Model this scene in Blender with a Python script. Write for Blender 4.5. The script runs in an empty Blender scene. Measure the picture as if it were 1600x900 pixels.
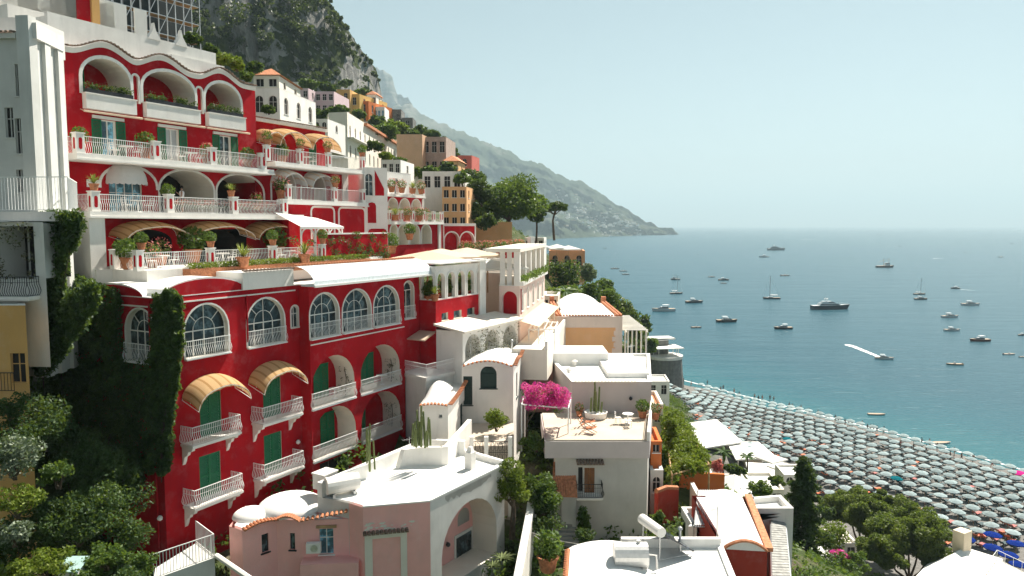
import bpy, math, random
import numpy as np
from math import sin, cos, pi, radians, atan2, hypot
from mathutils import Vector
from mathutils.geometry import tessellate_polygon
R = random.Random(11)
NR = np.random.default_rng(7)
SC = bpy.context.scene
COL = SC.collection
FPX, EYE = 1150.0, 48.0
PITCH = math.atan(98 / FPX)
CP, SP = cos(PITCH), sin(PITCH)

# ---------- where a direction of the view meets the place ----------
def rdir(px, py):
    v = (450 - py) / FPX
    return ((px - 800) / FPX, CP + v * SP, -SP + v * CP)
def P(px, py, d):
    r = rdir(px, py); t = d / r[1]
    return (r[0] * t, d, EYE + r[2] * t)
def Z(px, py, z):
    r = rdir(px, py); t = (z - EYE) / r[2]
    return (r[0] * t, r[1] * t, z)
def XY(px, py, d): return P(px, py, d)[:2]

def proj(x, y, z):
    dz = z - EYE; f = y * CP - dz * SP; v = y * SP + dz * CP
    return 800 + FPX * x / f, 450 - FPX * v / f

class Wall:
    def __init__(s, x, y, az):
        s.x, s.y = x, y; a = radians(az); s.az = az
        s.e = (sin(a), cos(a)); s.n = (cos(a), -sin(a))
    def pt(s, u, z, out=0.0):
        return (s.x + s.e[0] * u + s.n[0] * out, s.y + s.e[1] * u + s.n[1] * out, z)
    def uv(s, px, py, out=0.0):
        r = rdir(px, py)
        den = r[0] * s.n[0] + r[1] * s.n[1]
        t = (s.x * s.n[0] + s.y * s.n[1] + out) / den
        X, Y = r[0] * t, r[1] * t
        return ((X - s.x) * s.e[0] + (Y - s.y) * s.e[1], EYE + r[2] * t)
    def off(s, out, du=0):
        p = s.pt(du, 0, out); return Wall(p[0], p[1], s.az)
def wall_px(px, py, d, az):
    x, y = XY(px, py, d); return Wall(x, y, az)

# ---------- materials ----------
MATS = {}
def _new(name):
    m = bpy.data.materials.new(name); m.use_nodes = True
    nt = m.node_tree; nt.nodes.clear()
    o = nt.nodes.new('ShaderNodeOutputMaterial')
    return m, nt, o
def N(nt, t, **kw):
    n = nt.nodes.new(t)
    for k, v in kw.items(): setattr(n, k, v)
    return n
def bsdf(nt, o, rough=.8, metal=0, spec=.3):
    b = N(nt, 'ShaderNodeBsdfPrincipled')
    b.inputs['Roughness'].default_value = rough; b.inputs['Metallic'].default_value = metal
    b.inputs['Specular IOR Level'].default_value = spec
    nt.links.new(b.outputs[0], o.inputs['Surface']); return b
def ramp(nt, fac, stops):
    r = N(nt, 'ShaderNodeValToRGB'); e = r.color_ramp.elements
    while len(e) < len(stops): e.new(0.5)
    for q, (p, c) in zip(e, stops):
        q.position = p; q.color = (*c, 1)
    nt.links.new(fac, r.inputs[0]); return r.outputs[0]
def noise(nt, vec, scale, detail=4, rough=.55):
    n = N(nt, 'ShaderNodeTexNoise'); n.inputs['Scale'].default_value = scale
    n.inputs['Detail'].default_value = detail; n.inputs['Roughness'].default_value = rough
    if vec: nt.links.new(vec, n.inputs['Vector'])
    return n.outputs[0]
def mixc(nt, fac, a, b, mode='MIX'):
    m = N(nt, 'ShaderNodeMix', data_type='RGBA', blend_type=mode)
    for k, i in ((fac, 0), (a, 6), (b, 7)):
        if isinstance(k, (int, float)): m.inputs[i].default_value = k
        elif isinstance(k, tuple): m.inputs[i].default_value = (*k, 1)
        else: nt.links.new(k, m.inputs[i])
    return m.outputs[2]
def mulc(c, f): return tuple(max(0, min(1, x * f)) for x in c)
def bump(nt, b, h, strength=.2, dist=.02):
    u = N(nt, 'ShaderNodeBump'); u.inputs['Strength'].default_value = strength; u.inputs['Distance'].default_value = dist
    nt.links.new(h, u.inputs['Height']); nt.links.new(u.outputs[0], b.inputs['Normal'])
def plaster(name, c, stain=.25, dirt=(.25, .22, .19), rough=.9, amt=.35, sc=1.0):
    if name in MATS: return MATS[name]
    m, nt, o = _new(name); b = bsdf(nt, o, rough, 0, .15)
    tc = N(nt, 'ShaderNodeTexCoord').outputs['Object']
    mp = N(nt, 'ShaderNodeMapping'); mp.inputs['Scale'].default_value = (1, 1, .16); nt.links.new(tc, mp.inputs[0])
    n1 = noise(nt, tc, .5 * sc, 5); n2 = noise(nt, mp.outputs[0], 1.7 * sc, 5, .65); n3 = noise(nt, tc, 22, 3)
    base = ramp(nt, n1, [(.3, mulc(c, 1 - stain)), (.7, mulc(c, 1 + stain * .45))])
    f = ramp(nt, n2, [(.50, (0, 0, 0)), (.78, (amt, amt, amt))])
    col = mixc(nt, f, base, tuple(x * .55 + y * .45 for x, y in zip(dirt, c)))
    n4 = noise(nt, tc, 1.1 * sc, 7, .7); lum = sum(c) / 3; fade = tuple(min(.9, x * .8 + lum * .2 + .06) for x in c)
    col = mixc(nt, ramp(nt, n4, [(.52, (0, 0, 0)), (.72, (.5, .5, .5))]), col, fade)
    nt.links.new(col, b.inputs['Base Color']); bump(nt, b, n3, .25, .015)
    MATS[name] = m; return m
def simple(name, c, rough=.6, metal=0, var=.12, spec=.3, sc=6):
    if name in MATS: return MATS[name]
    m, nt, o = _new(name); b = bsdf(nt, o, rough, metal, spec)
    tc = N(nt, 'ShaderNodeTexCoord').outputs['Object']
    nt.links.new(ramp(nt, noise(nt, tc, sc, 3), [(.3, mulc(c, 1 - var)), (.7, mulc(c, 1 + var))]), b.inputs['Base Color'])
    MATS[name] = m; return m
def cloth(name, c, trans=.35, var=.08):
    if name in MATS: return MATS[name]
    m, nt, o = _new(name)
    d = N(nt, 'ShaderNodeBsdfDiffuse'); t = N(nt, 'ShaderNodeBsdfTranslucent'); x = N(nt, 'ShaderNodeMixShader')
    oi = N(nt, 'ShaderNodeObjectInfo').outputs['Random']
    col = ramp(nt, oi, [(0, mulc(c, 1 - var)), (1, mulc(c, 1 + var))])
    nt.links.new(col, d.inputs[0]); nt.links.new(col, t.inputs[0]); x.inputs[0].default_value = trans
    nt.links.new(d.outputs[0], x.inputs[1]); nt.links.new(t.outputs[0], x.inputs[2]); nt.links.new(x.outputs[0], o.inputs['Surface'])
    MATS[name] = m; return m
def leafmat(name, stops, trans=.3, sc=.35):
    if name in MATS: return MATS[name]
    m, nt, o = _new(name)
    d = N(nt, 'ShaderNodeBsdfPrincipled'); d.inputs['Roughness'].default_value = .55; d.inputs['Specular IOR Level'].default_value = .25
    t = N(nt, 'ShaderNodeBsdfTranslucent'); x = N(nt, 'ShaderNodeMixShader')
    g = N(nt, 'ShaderNodeNewGeometry').outputs['Random Per Island']
    tc = N(nt, 'ShaderNodeTexCoord').outputs['Object']
    a = N(nt, 'ShaderNodeMath', operation='MULTIPLY_ADD'); nt.links.new(noise(nt, tc, sc, 3), a.inputs[0]); a.inputs[1].default_value = 1.3; a.inputs[2].default_value = -.4
    b = N(nt, 'ShaderNodeMath', operation='MULTIPLY_ADD'); nt.links.new(g, b.inputs[0]); b.inputs[1].default_value = .55; nt.links.new(a.outputs[0], b.inputs[2])
    k = len(stops)
    col = ramp(nt, b.outputs[0], [(i / (k - 1), c) for i, c in enumerate(stops)])
    nt.links.new(col, d.inputs['Base Color']); nt.links.new(mixc(nt, .5, col, (.25, .35, .03)), t.inputs[0]); x.inputs[0].default_value = trans
    nt.links.new(d.outputs[0], x.inputs[1]); nt.links.new(t.outputs[0], x.inputs[2]); nt.links.new(x.outputs[0], o.inputs['Surface'])
    MATS[name] = m; return m
def glassmat(name, c=(.012, .018, .02), rough=.06):
    if name in MATS: return MATS[name]
    m, nt, o = _new(name); b = bsdf(nt, o, rough, 0, .5)
    tc = N(nt, 'ShaderNodeTexCoord').outputs['Object']
    nt.links.new(ramp(nt, noise(nt, tc, 1.3, 3), [(.38, c), (.52, mulc(c, 2.5)), (.6, mulc(c, 9)), (.66, mulc(c, 2))]), b.inputs['Base Color'])
    MATS[name] = m; return m

RED = plaster('red plaster', (.44, .007, .014), .24, (.16, .012, .03), amt=.6)
REDL = plaster('red plaster faded', (.40, .045, .028), .15, (.22, .05, .04), amt=.3)
WHITE = plaster('white plaster', (.80, .775, .73), .09, (.36, .35, .33), amt=.42)
ROOFW = plaster('white roof paint', (.80, .79, .76), .07, (.45, .43, .40), amt=.4)
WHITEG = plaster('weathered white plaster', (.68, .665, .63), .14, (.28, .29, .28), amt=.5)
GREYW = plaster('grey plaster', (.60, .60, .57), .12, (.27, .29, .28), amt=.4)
CREAM = plaster('cream plaster', (.78, .66, .50), .07, (.45, .38, .3), amt=.25)
CREAML = plaster('pale cream plaster', (.78, .73, .64), .06, (.45, .42, .36), amt=.25)
PINK = plaster('pink plaster', (.88, .47, .43), .1, (.60, .42, .37), amt=.4, sc=1.6)
PEACH = plaster('peach plaster', (.76, .44, .22), .08, (.5, .35, .25), amt=.25)
OCHRE = plaster('ochre plaster', (.62, .36, .13), .1, (.4, .27, .16), amt=.35)
ORANGE = plaster('orange plaster', (.60, .17, .05), .1, (.35, .16, .1), amt=.3)
LILAC = plaster('lilac plaster', (.60, .46, .48), .08, (.4, .32, .33), amt=.3)
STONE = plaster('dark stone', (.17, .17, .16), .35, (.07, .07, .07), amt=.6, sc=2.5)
BARE = plaster('bare mortar', (.40, .38, .35), .2, (.25, .24, .22), amt=.4, sc=2)
TILEF = plaster('terrace tile', (.55, .47, .38), .12, (.35, .3, .25), amt=.3)
TERRA = simple('terracotta', (.42, .17, .085), .8, 0, .3, .2, 9)
TERRAR = simple('terracotta roof tile', (.50, .21, .11), .85, 0, .35, .2, 5)
TILED = simple('dark coping tile', (.20, .145, .11), .9, 0, .45, .1, 4)
GREEN = simple('green shutter paint', (.012, .15, .06), .5, 0, .12)
GREEND = simple('dark green shutter paint', (.012, .035, .032), .5, 0, .15)
IRON = simple('white iron', (.80, .80, .78), .5, 0, .05)
BIRON = simple('dark iron', (.03, .032, .035), .5, .3, .2)
GALV = simple('galvanised metal', (.55, .56, .56), .4, .7, .15)
WOOD = simple('brown wood', (.24, .10, .035), .6, 0, .25, .3, 3)
WOODL = simple('pale wood', (.42, .27, .14), .7, 0, .25, .3, 3)
BLUEW = simple('blue shutter paint', (.10, .28, .42), .5)
GLASS = glassmat('window glass'); GLASSB = glassmat('blue window glass', (.03, .07, .09), .08)
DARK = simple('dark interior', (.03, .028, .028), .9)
CURT = cloth('white curtain', (.62, .64, .64), .3)
AWTAN = cloth('tan awning cloth', (.60, .40, .21), .3); AWTAN2 = cloth('brown awning stripe', (.42, .25, .11), .3)
AWCR = cloth('cream awning cloth', (.78, .64, .50), .3); AWWH = cloth('white awning cloth', (.80, .79, .76), .25)
REDCL = cloth('red cloth', (.5, .02, .03), .2)
LEAF = leafmat('leaf mid green', [(.03, .065, .015), (.065, .125, .026), (.15, .20, .045)], .35)
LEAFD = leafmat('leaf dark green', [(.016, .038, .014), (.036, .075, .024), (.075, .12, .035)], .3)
LEAFY = leafmat('leaf yellow green', [(.05, .09, .012), (.13, .18, .02), (.24, .27, .04)], .35)
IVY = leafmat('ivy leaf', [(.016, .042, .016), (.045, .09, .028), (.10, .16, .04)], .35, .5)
PINEL = leafmat('pine needles', [(.045, .08, .016), (.10, .14, .028), (.18, .20, .05)], .35, .5)
SILV = leafmat('silver leaf', [(.06, .09, .06), (.15, .19, .13), (.30, .34, .24)], .2)
BOUG = leafmat('magenta blossom', [(.60, .002, .28), (.85, .008, .46), (.90, .06, .55)], .4)
ROSE = leafmat('rose blossom', [(.5, .06, .09), (.7, .16, .18), (.75, .4, .38)], .3)
DRY = leafmat('dry creeper', [(.06, .05, .04), (.14, .12, .08), (.10, .13, .05)], .2)
CACT = simple('cactus green', (.14, .17, .06), .7, 0, .3, .3, 5)
BARK = simple('bark', (.10, .075, .055), .95, 0, .35, .1, 5)

# ---------- objects ----------
LOC = {}
def clean(o, label=None, cat=None, group=None, kind=None):
    if label: o['label'] = label
    if cat: o['category'] = cat
    if group: o['group'] = group
    if kind: o['kind'] = kind
    return o
def thing(name, label, cat, loc, group=None):
    o = bpy.data.objects.new(name, None); COL.objects.link(o); o.location = loc; o.empty_display_size = .3
    LOC[o.name] = Vector(loc); return clean(o, label, cat, group)
def link_mesh(name, me, mats, parent=None, loc=None, smooth=False):
    me.validate(clean_customdata=False)
    for m in (mats if isinstance(mats, (list, tuple)) else [mats]): me.materials.append(m)
    if smooth: me.polygons.foreach_set('use_smooth', [True] * len(me.polygons))
    o = bpy.data.objects.new(name, me); COL.objects.link(o)
    if parent: o.parent = parent; LOC[o.name] = LOC[parent.name]
    else: o.location = loc or (0, 0, 0); LOC[o.name] = Vector(loc or (0, 0, 0))
    return o
class MB:
    def __init__(s): s.v = []; s.f = []; s.m = []
    def add(s, v, f, mi=0):
        k = len(s.v); s.v += [tuple(p) for p in v]; s.f += [tuple(i + k for i in q) for q in f]; s.m += [mi] * len(f); return s
    def poly(s, pts, mi=0): return s.add(pts, [tuple(range(len(pts)))], mi)
    def box(s, c, sx, sy, sz, az=90, mi=0, taper=1.0):
        a = radians(az); e = (sin(a), cos(a)); n = (cos(a), -sin(a)); v = []
        for dz, t in ((-.5, 1), (.5, taper)):
            for du, dv in ((-.5, -.5), (.5, -.5), (.5, .5), (-.5, .5)):
                v.append((c[0] + e[0] * du * sx * t - n[0] * dv * sy * t, c[1] + e[1] * du * sx * t - n[1] * dv * sy * t, c[2] + dz * sz))
        return s.add(v, [(0, 3, 2, 1), (4, 5, 6, 7), (0, 1, 5, 4), (1, 2, 6, 5), (2, 3, 7, 6), (3, 0, 4, 7)], mi)
    def wbox(s, w, u0, u1, z0, z1, o0, o1, mi=0):
        v = [w.pt(u, z, o) for z in (z0, z1) for u, o in ((u0, o1), (u1, o1), (u1, o0), (u0, o0))]
        return s.add(v, [(0, 3, 2, 1), (4, 5, 6, 7), (0, 1, 5, 4), (1, 2, 6, 5), (2, 3, 7, 6), (3, 0, 4, 7)], mi)
    def prism(s, foot, z0, z1, mi=0, bottom=True, top=True):
        n = len(foot); v = [(p[0], p[1], z0) for p in foot] + [(p[0], p[1], z1) for p in foot]
        f = [(i, (i + 1) % n, (i + 1) % n + n, i + n) for i in range(n)]
        if top: f += [tuple(n + q for q in t) for t in tess2(foot)]
        if bottom: f += [tuple(reversed(t)) for t in tess2(foot)]
        return s.add(v, f, mi)
    def wprism(s, w, poly, o0, o1, mi=0):
        n = len(poly); v = [w.pt(u, z, o1) for u, z in poly] + [w.pt(u, z, o0) for u, z in poly]
        t = tess2(poly)
        f = [tuple(q) for q in t] + [tuple(n + i for i in reversed(q)) for q in t] + [(i, i + n, (i + 1) % n + n, (i + 1) % n) for i in range(n)]
        return s.add(v, f, mi)
    def tube(s, path, r, n=5, mi=0, r1=None, cap=True, up=None):
        P_ = [Vector(p) for p in path]; k = len(s.v); L = len(P_)
        for i, p in enumerate(P_):
            d = (P_[min(i + 1, L - 1)] - P_[max(i - 1, 0)])
            d = d.normalized() if d.length > 1e-9 else Vector((0, 0, 1))
            a = d.cross(Vector(up) if up else (Vector((0, 0, 1)) if abs(d.z) < .9 else Vector((1, 0, 0)))); a.normalize(); b = d.cross(a)
            rr = r if r1 is None else r + (r1 - r) * i / (L - 1)
            for j in range(n):
                t = 2 * pi * j / n + pi / n; q = p + a * (rr * cos(t)) + b * (rr * sin(t)); s.v.append(tuple(q))
        for i in range(L - 1):
            for j in range(n): s.f.append((k + i * n + j, k + i * n + (j + 1) % n, k + (i + 1) * n + (j + 1) % n, k + (i + 1) * n + j)); s.m.append(mi)
        if cap: s.f += [tuple(k + j for j in reversed(range(n))), tuple(k + (L - 1) * n + j for j in range(n))]; s.m += [mi, mi]
        return s
    def lathe(s, prof, c, n=14, mi=0, sx=1, sy=1):
        k = len(s.v)
        for r, z in prof:
            for j in range(n): s.v.append((c[0] + r * cos(2 * pi * j / n) * sx, c[1] + r * sin(2 * pi * j / n) * sy, c[2] + z))
        for i in range(len(prof) - 1):
            for j in range(n): s.f.append((k + i * n + j, k + i * n + (j + 1) % n, k + (i + 1) * n + (j + 1) % n, k + (i + 1) * n + j)); s.m.append(mi)
        s.f += [tuple(k + j for j in reversed(range(n))), tuple(k + (len(prof) - 1) * n + j for j in range(n))]; s.m += [mi, mi]
        return s
    def grid(s, fn, nu, nv, mi=0, flip=False, mfn=None):
        k = len(s.v)
        for i in range(nu + 1):
            for j in range(nv + 1): s.v.append(tuple(fn(i / nu, j / nv)))
        for i in range(nu):
            for j in range(nv):
                a = k + i * (nv + 1) + j; q = (a, a + nv + 1, a + nv + 2, a + 1)
                s.f.append(tuple(reversed(q)) if flip else q); s.m.append(mfn(i, j) if mfn else mi)
        return s
    def build(s, name, mats, parent=None, loc=None, smooth=False):
        if not s.v: return None
        o = LOC[parent.name] if parent else Vector(loc or (0, 0, 0))
        V = np.array(s.v, dtype=float) - np.array(o)
        me = bpy.data.meshes.new(name); me.from_pydata(V.tolist(), [], s.f)
        ob = link_mesh(name, me, mats, parent, loc, smooth)
        if any(s.m) and len(me.polygons) == len(s.m): me.polygons.foreach_set('material_index', s.m)
        return ob
def tess2(poly, holes=()):
    loops = [[Vector((p[0], p[1], 0)) for p in poly]] + [[Vector((p[0], p[1], 0)) for p in h] for h in holes]
    allp = [p for l in loops for p in l]; out = []
    for t in tessellate_polygon(loops):
        a, b, c = (allp[i] for i in t)
        out.append(tuple(t) if (b - a).cross(c - a).z >= 0 else tuple(reversed(t)))
    return out
def quads(name, C, A, B, mats, parent=None, loc=(0, 0, 0)):
    """many small diamond-shaped leaves: centres C, half axes A and B"""
    C = np.asarray(C); n = len(C); o = np.array(LOC[parent.name] if parent else Vector(loc))
    V = np.stack([C - A, C + B * .9 - A * .1, C + A, C - B * .9 - A * .1], 1).reshape(-1, 3) - o
    me = bpy.data.meshes.new(name); me.vertices.add(4 * n); me.vertices.foreach_set('co', V.ravel())
    me.loops.add(4 * n); me.loops.foreach_set('vertex_index', np.arange(4 * n, dtype=np.int32))
    me.polygons.add(n); me.polygons.foreach_set('loop_start', np.arange(0, 4 * n, 4, dtype=np.int32))
    me.update(calc_edges=True)
    return link_mesh(name, me, mats, parent, loc)
def leaves(name, C, size, mats, parent=None, loc=(0, 0, 0), aspect=.55, flat=0.0, droop=0.0):
    C = np.asarray(C, dtype=float); n = len(C)
    A = NR.normal(size=(n, 3)); A[:, 2] = A[:, 2] * (1 - flat) - droop
    A /= np.linalg.norm(A, axis=1, keepdims=True) + 1e-9
    Q = NR.normal(size=(n, 3)); B = np.cross(A, Q); B /= np.linalg.norm(B, axis=1, keepdims=True) + 1e-9
    s = size * NR.uniform(.6, 1.35, (n, 1))
    return quads(name, C, A * s, B * s * aspect, mats, parent, loc)
def ball(n, r=1.0, hollow=.35):
    d = NR.normal(size=(n, 3)); d /= np.linalg.norm(d, axis=1, keepdims=True)
    return d * (r * (hollow + (1 - hollow) * NR.random((n, 1)) ** .5))
def clumps(c, rad, k, per, cr, low=-.5):
    """leaf points gathered in k uneven clumps through an ellipsoid's volume"""
    out = []; cc = []
    while len(cc) < k:
        p = NR.normal(size=3); p /= np.linalg.norm(p); p *= NR.uniform(.35, 1.0)
        if p[2] < low: continue
        q = np.array(c) + p * np.array(rad); cc.append(q); r = cr * NR.uniform(.6, 1.35)
        out.append(q + ball(int(per * (r / cr) ** 2), r) * np.array((1, 1, .75)))
    return np.concatenate(out), cc
def tree(name, label, x, y, z0, h, rad, k, per, cr, leaf, mat, trunk_r=.2, group=None, cz=.65, low=-.5, lean=0, cat='tree', flat=.2):
    t = thing(name, label, cat, (x, y, z0), group)
    c = (x + lean, y, z0 + h * cz); pts, cc = clumps(c, rad, k, per, cr, low)
    leaves('crown', pts, leaf, mat, t, flat=flat)
    m = MB(); top = Vector((c[0], c[1], c[2]))
    m.tube([(x, y, z0 - .5), (x + lean * .3 + .1, y + .1, z0 + (c[2] - z0) * .45), tuple(top)], trunk_r, 7, r1=trunk_r * .4)
    for q in cc[:: max(1, len(cc) // 14)]:
        b = Vector((x + lean * .5, y, z0 + (c[2] - z0) * R.uniform(.5, .9))); q = Vector(q)
        m.tube([b, b.lerp(q, .5) + Vector((0, 0, -.1 * rad[2])), q], trunk_r * .38, 5, r1=trunk_r * .1)
    m.build('trunk', BARK, t); return t
def bush(name, label, c, rad, k, per, cr, leaf, mat, group=None, cat='bush'):
    t = thing(name, label, cat, (c[0], c[1], c[2] - rad[2]), group)
    pts, cc = clumps(c, rad, k, per, cr, -.9); leaves('foliage', pts, leaf, mat, t, flat=.2)
    m = MB()
    for q in cc[:8]: m.tube([(c[0] + R.uniform(-.1, .1), c[1], c[2] - rad[2] - .2), tuple(q)], .035, 4, r1=.012)
    m.build('stem', BARK, t); return t
def copy_tree(o, parent=None):
    c = o.copy(); COL.objects.link(c); c.parent = parent
    for k in ('label',):
        if k in c: del c[k]
    for ch in o.children: copy_tree(ch, c)
    return c
# ================= camera, light, air =================
cam = bpy.data.cameras.new('camera'); cam.sensor_width = 36; cam.lens = FPX / 1600 * 36
cam.clip_end = 80000; cam.clip_start = .3
co = bpy.data.objects.new('camera', cam); COL.objects.link(co); co.location = (0, 0, EYE); co.rotation_euler = (pi / 2 - PITCH, 0, 0)
SC.camera = co
SAZ, SEL = 38.0, 52.0
W = bpy.data.worlds.new('World'); SC.world = W; W.use_nodes = True
nt = W.node_tree; nt.nodes.clear()
sk = N(nt, 'ShaderNodeTexSky', sky_type='NISHITA'); sk.sun_disc = False
sk.sun_elevation = radians(SEL); sk.sun_rotation = radians(SAZ); sk.air_density = 1.0; sk.dust_density = .35; sk.ozone_density = 1.0; sk.altitude = 50
bg = N(nt, 'ShaderNodeBackground'); bg.inputs[1].default_value = .082
wo = N(nt, 'ShaderNodeOutputWorld'); hs = N(nt, 'ShaderNodeHueSaturation'); hs.inputs['Saturation'].default_value = .58; hs.inputs['Value'].default_value = .31; hs.inputs['Hue'].default_value = .455; nt.links.new(sk.outputs[0], hs.inputs['Color']); nt.links.new(hs.outputs[0], bg.inputs[0]); nt.links.new(bg.outputs[0], wo.inputs[0])
sl = bpy.data.lights.new('sun', 'SUN'); sl.energy = 3.1; sl.angle = radians(.6); sl.color = (1, .93, .82)
so = bpy.data.objects.new('sun', sl); COL.objects.link(so)
sd = Vector((sin(radians(SAZ)) * cos(radians(SEL)), cos(radians(SAZ)) * cos(radians(SEL)), sin(radians(SEL))))
so.rotation_euler = sd.to_track_quat('Z', 'Y').to_euler(); so.location = (0, 0, 400)
vs = SC.view_settings; vs.view_transform = 'Standard'; vs.look = 'None'; vs.exposure = 1.95; vs.gamma = 1
cy = SC.cycles; cy.use_denoising = True; cy.max_bounces = 7; cy.diffuse_bounces = 6; cy.glossy_bounces = 3; cy.transmission_bounces = 3
cy.volume_bounces = 0; cy.transparent_max_bounces = 6; cy.use_adaptive_sampling = True; cy.adaptive_threshold = .02; cy.caustics_reflective = False; cy.caustics_refractive = False
cy.sample_clamp_indirect = 6

HAZE_D = 1.4e-4
hz = MB(); hz.prism([(-16000, -300), (30000, -300), (30000, 31000), (-16000, 31000)], -12, 1075)
m, nt, o = _new('haze'); pv = N(nt, 'ShaderNodeVolumePrincipled'); pv.inputs['Color'].default_value = (.60, .80, .90, 1)
pv.inputs['Density'].default_value = HAZE_D; pv.inputs['Anisotropy'].default_value = .1
nt.links.new(pv.outputs[0], o.inputs['Volume'])
ho = hz.build('haze', m, loc=(0, 0, -12)); ho['kind'] = 'stuff'

# ================= sea =================
m, nt, o = _new('sea water'); b = bsdf(nt, o, .27, 0, .32)
g = N(nt, 'ShaderNodeNewGeometry').outputs['Position']
SHORE = [(45, 240), (51, 227), (62, 208), (77.7, 182), (88, 165), (99, 142), (108, 120), (118, 95), (128, 60)]
# distance from the beach line: shallow water over pale pebbles is lighter and greener
dp = N(nt, 'ShaderNodeVectorMath', operation='DOT_PRODUCT'); nt.links.new(g, dp.inputs[0]); dp.inputs[1].default_value = (.862, .507, 0)
sh = N(nt, 'ShaderNodeMapRange'); nt.links.new(dp.outputs['Value'], sh.inputs[0]); sh.inputs[1].default_value = 157; sh.inputs[2].default_value = 235
n0 = noise(nt, g, .02, 4)
ad = N(nt, 'ShaderNodeMath', operation='MULTIPLY_ADD'); nt.links.new(n0, ad.inputs[0]); ad.inputs[1].default_value = .5; nt.links.new(sh.outputs[0], ad.inputs[2])
deep = ramp(nt, ad.outputs[0], [(.2, (.012, .105, .120)), (.55, (.004, .070, .096)), (1.0, (.003, .055, .082))])
nt.links.new(deep, b.inputs['Base Color'])
b.inputs['IOR'].default_value = 1.33; b.inputs['Specular Tint'].default_value = (.66, .92, 1.0, 1)
mp = N(nt, 'ShaderNodeMapping'); mp.inputs['Scale'].default_value = (.16, .42, 1); mp.inputs['Rotation'].default_value = (0, 0, radians(14)); nt.links.new(g, mp.inputs[0])
mp2 = N(nt, 'ShaderNodeMapping'); mp2.inputs['Scale'].default_value = (.012, .045, 1); mp2.inputs['Rotation'].default_value = (0, 0, radians(-10)); nt.links.new(g, mp2.inputs[0])
h1 = noise(nt, mp.outputs[0], 1.0, 4, .6); h2 = noise(nt, mp2.outputs[0], 1.0, 4, .6)
hh = N(nt, 'ShaderNodeMath', operation='MULTIPLY_ADD'); nt.links.new(h2, hh.inputs[0]); hh.inputs[1].default_value = 5.0; nt.links.new(h1, hh.inputs[2])
bump(nt, b, hh.outputs[0], .45, .8)
sea = MB(); sea.poly([(-14000, -60, 0), (28000, -60, 0), (28000, 30000, 0), (-14000, 30000, 0)])
clean(sea.build('sea', m), kind='structure')

# ================= terrain of the slope =================
CPTS = [(-70, 5, 40), (-40, 5, 34), (-30, 20, 30.5), (-25, 30, 29.5), (-22, 38, 29), (-40, 35, 33), (-13, 42, 28), (-8, 36, 26), (0, 12, 25), (0, 28, 25), (6, 46, 26), (10, 42, 25.5), (14, 36, 25),
 (20, 30, 22), (22, 48, 23), (25, 60, 20), (18, 60, 25), (30, 52, 19), (38, 70, 10), (48, 62, 7.5), (60, 70, 5), (78, 55, 4), (60, 40, 8), (110, 30, 2), (12, 72, 27), (22, 75, 20), (28, 85, 13), (40, 95, 4.5),
 (4, 80, 31), (13, 90, 27), (22, 100, 15), (30, 110, 7), (-2, 60, 30), (-6, 56, 31), (-4, 70, 33), (-9, 62, 36),
 (2, 100, 34), (5, 120, 34), (10, 140, 32.5), (19, 165, 29), (29, 185, 14), (36, 192, 5), (32, 150, 9), (30, 128, 6.5), (43, 203, 3),
 (-10, 80, 43.5), (-14, 70, 43.8), (-20, 60, 44), (-26, 52, 43), (-30, 60, 46), (-40, 60, 47), (-60, 60, 54), (-70, 90, 60), (-12, 100, 45), (0, 130, 42.5), (-5, 150, 48), (10, 180, 40), (0, 200, 44),
 (-30, 120, 52), (-30, 150, 57), (-24, 190, 59), (-48, 225, 71), (-70, 210, 72), (-100, 200, 80), (-60, 270, 84), (-35, 260, 80), (-25, 240, 62), (-12, 220, 52), (-110, 120, 66), (-100, 40, 62), (-85, 270, 90), (5, 230, 40), (8, 260, 30), (20, 255, 12), (-10, 330, 40)]
for i in range(len(SHORE)):
    x, y = SHORE[i]; nx, ny = .87, .49
    CPTS += [(x, y, 0.0), (x + nx * 14, y + ny * 14, -2.2), (x + nx * 60, y + ny * 60, -8), (x - nx * 14, y - ny * 14, 1.3)]
    if i > 2: CPTS += [(x - nx * 40, y - ny * 40, 2.6)]
CPTS += [(33, 262, -4), (25, 300, -8), (5, 330, -3), (0, 400, -8), (60, 300, -9), (-60, 420, 10), (-40, 480, -6)]
cp = np.array(CPTS, float)
def _phi(d2): return np.sqrt(d2 + 60.0)
_D = ((cp[:, None, :2] - cp[None, :, :2]) ** 2).sum(-1)
_A = np.zeros((len(cp) + 3,) * 2); NCP = len(cp)
_A[:NCP, :NCP] = _phi(_D) - np.eye(NCP) * 1.2; _A[:NCP, NCP:NCP + 2] = cp[:, :2]; _A[:NCP, NCP + 2] = 1; _A[NCP:, :NCP] = _A[:NCP, NCP:].T
_w = np.linalg.solve(_A, np.concatenate([cp[:, 2], np.zeros(3)]))
def ground(x, y):
    x = np.atleast_1d(np.asarray(x, float)); y = np.atleast_1d(np.asarray(y, float))
    d = (x[:, None] - cp[None, :, 0]) ** 2 + (y[:, None] - cp[None, :, 1]) ** 2
    return _phi(d) @ _w[:NCP] + x * _w[NCP] + y * _w[NCP + 1] + _w[NCP + 2]
def gz(x, y): return float(ground(x, y)[0])
# foam line where small waves reach the pebbles
fm = plaster('sea foam', (.72, .76, .76), .05, amt=0)

# ================= cliff above the town =================
from mathutils import noise as mn
def fbm(p, o=5, l=2.1, g_=.5): 
    s = 0; a = 1
    for _ in range(o): s += a * mn.noise(p); p = p * l; a *= g_
    return s
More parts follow.
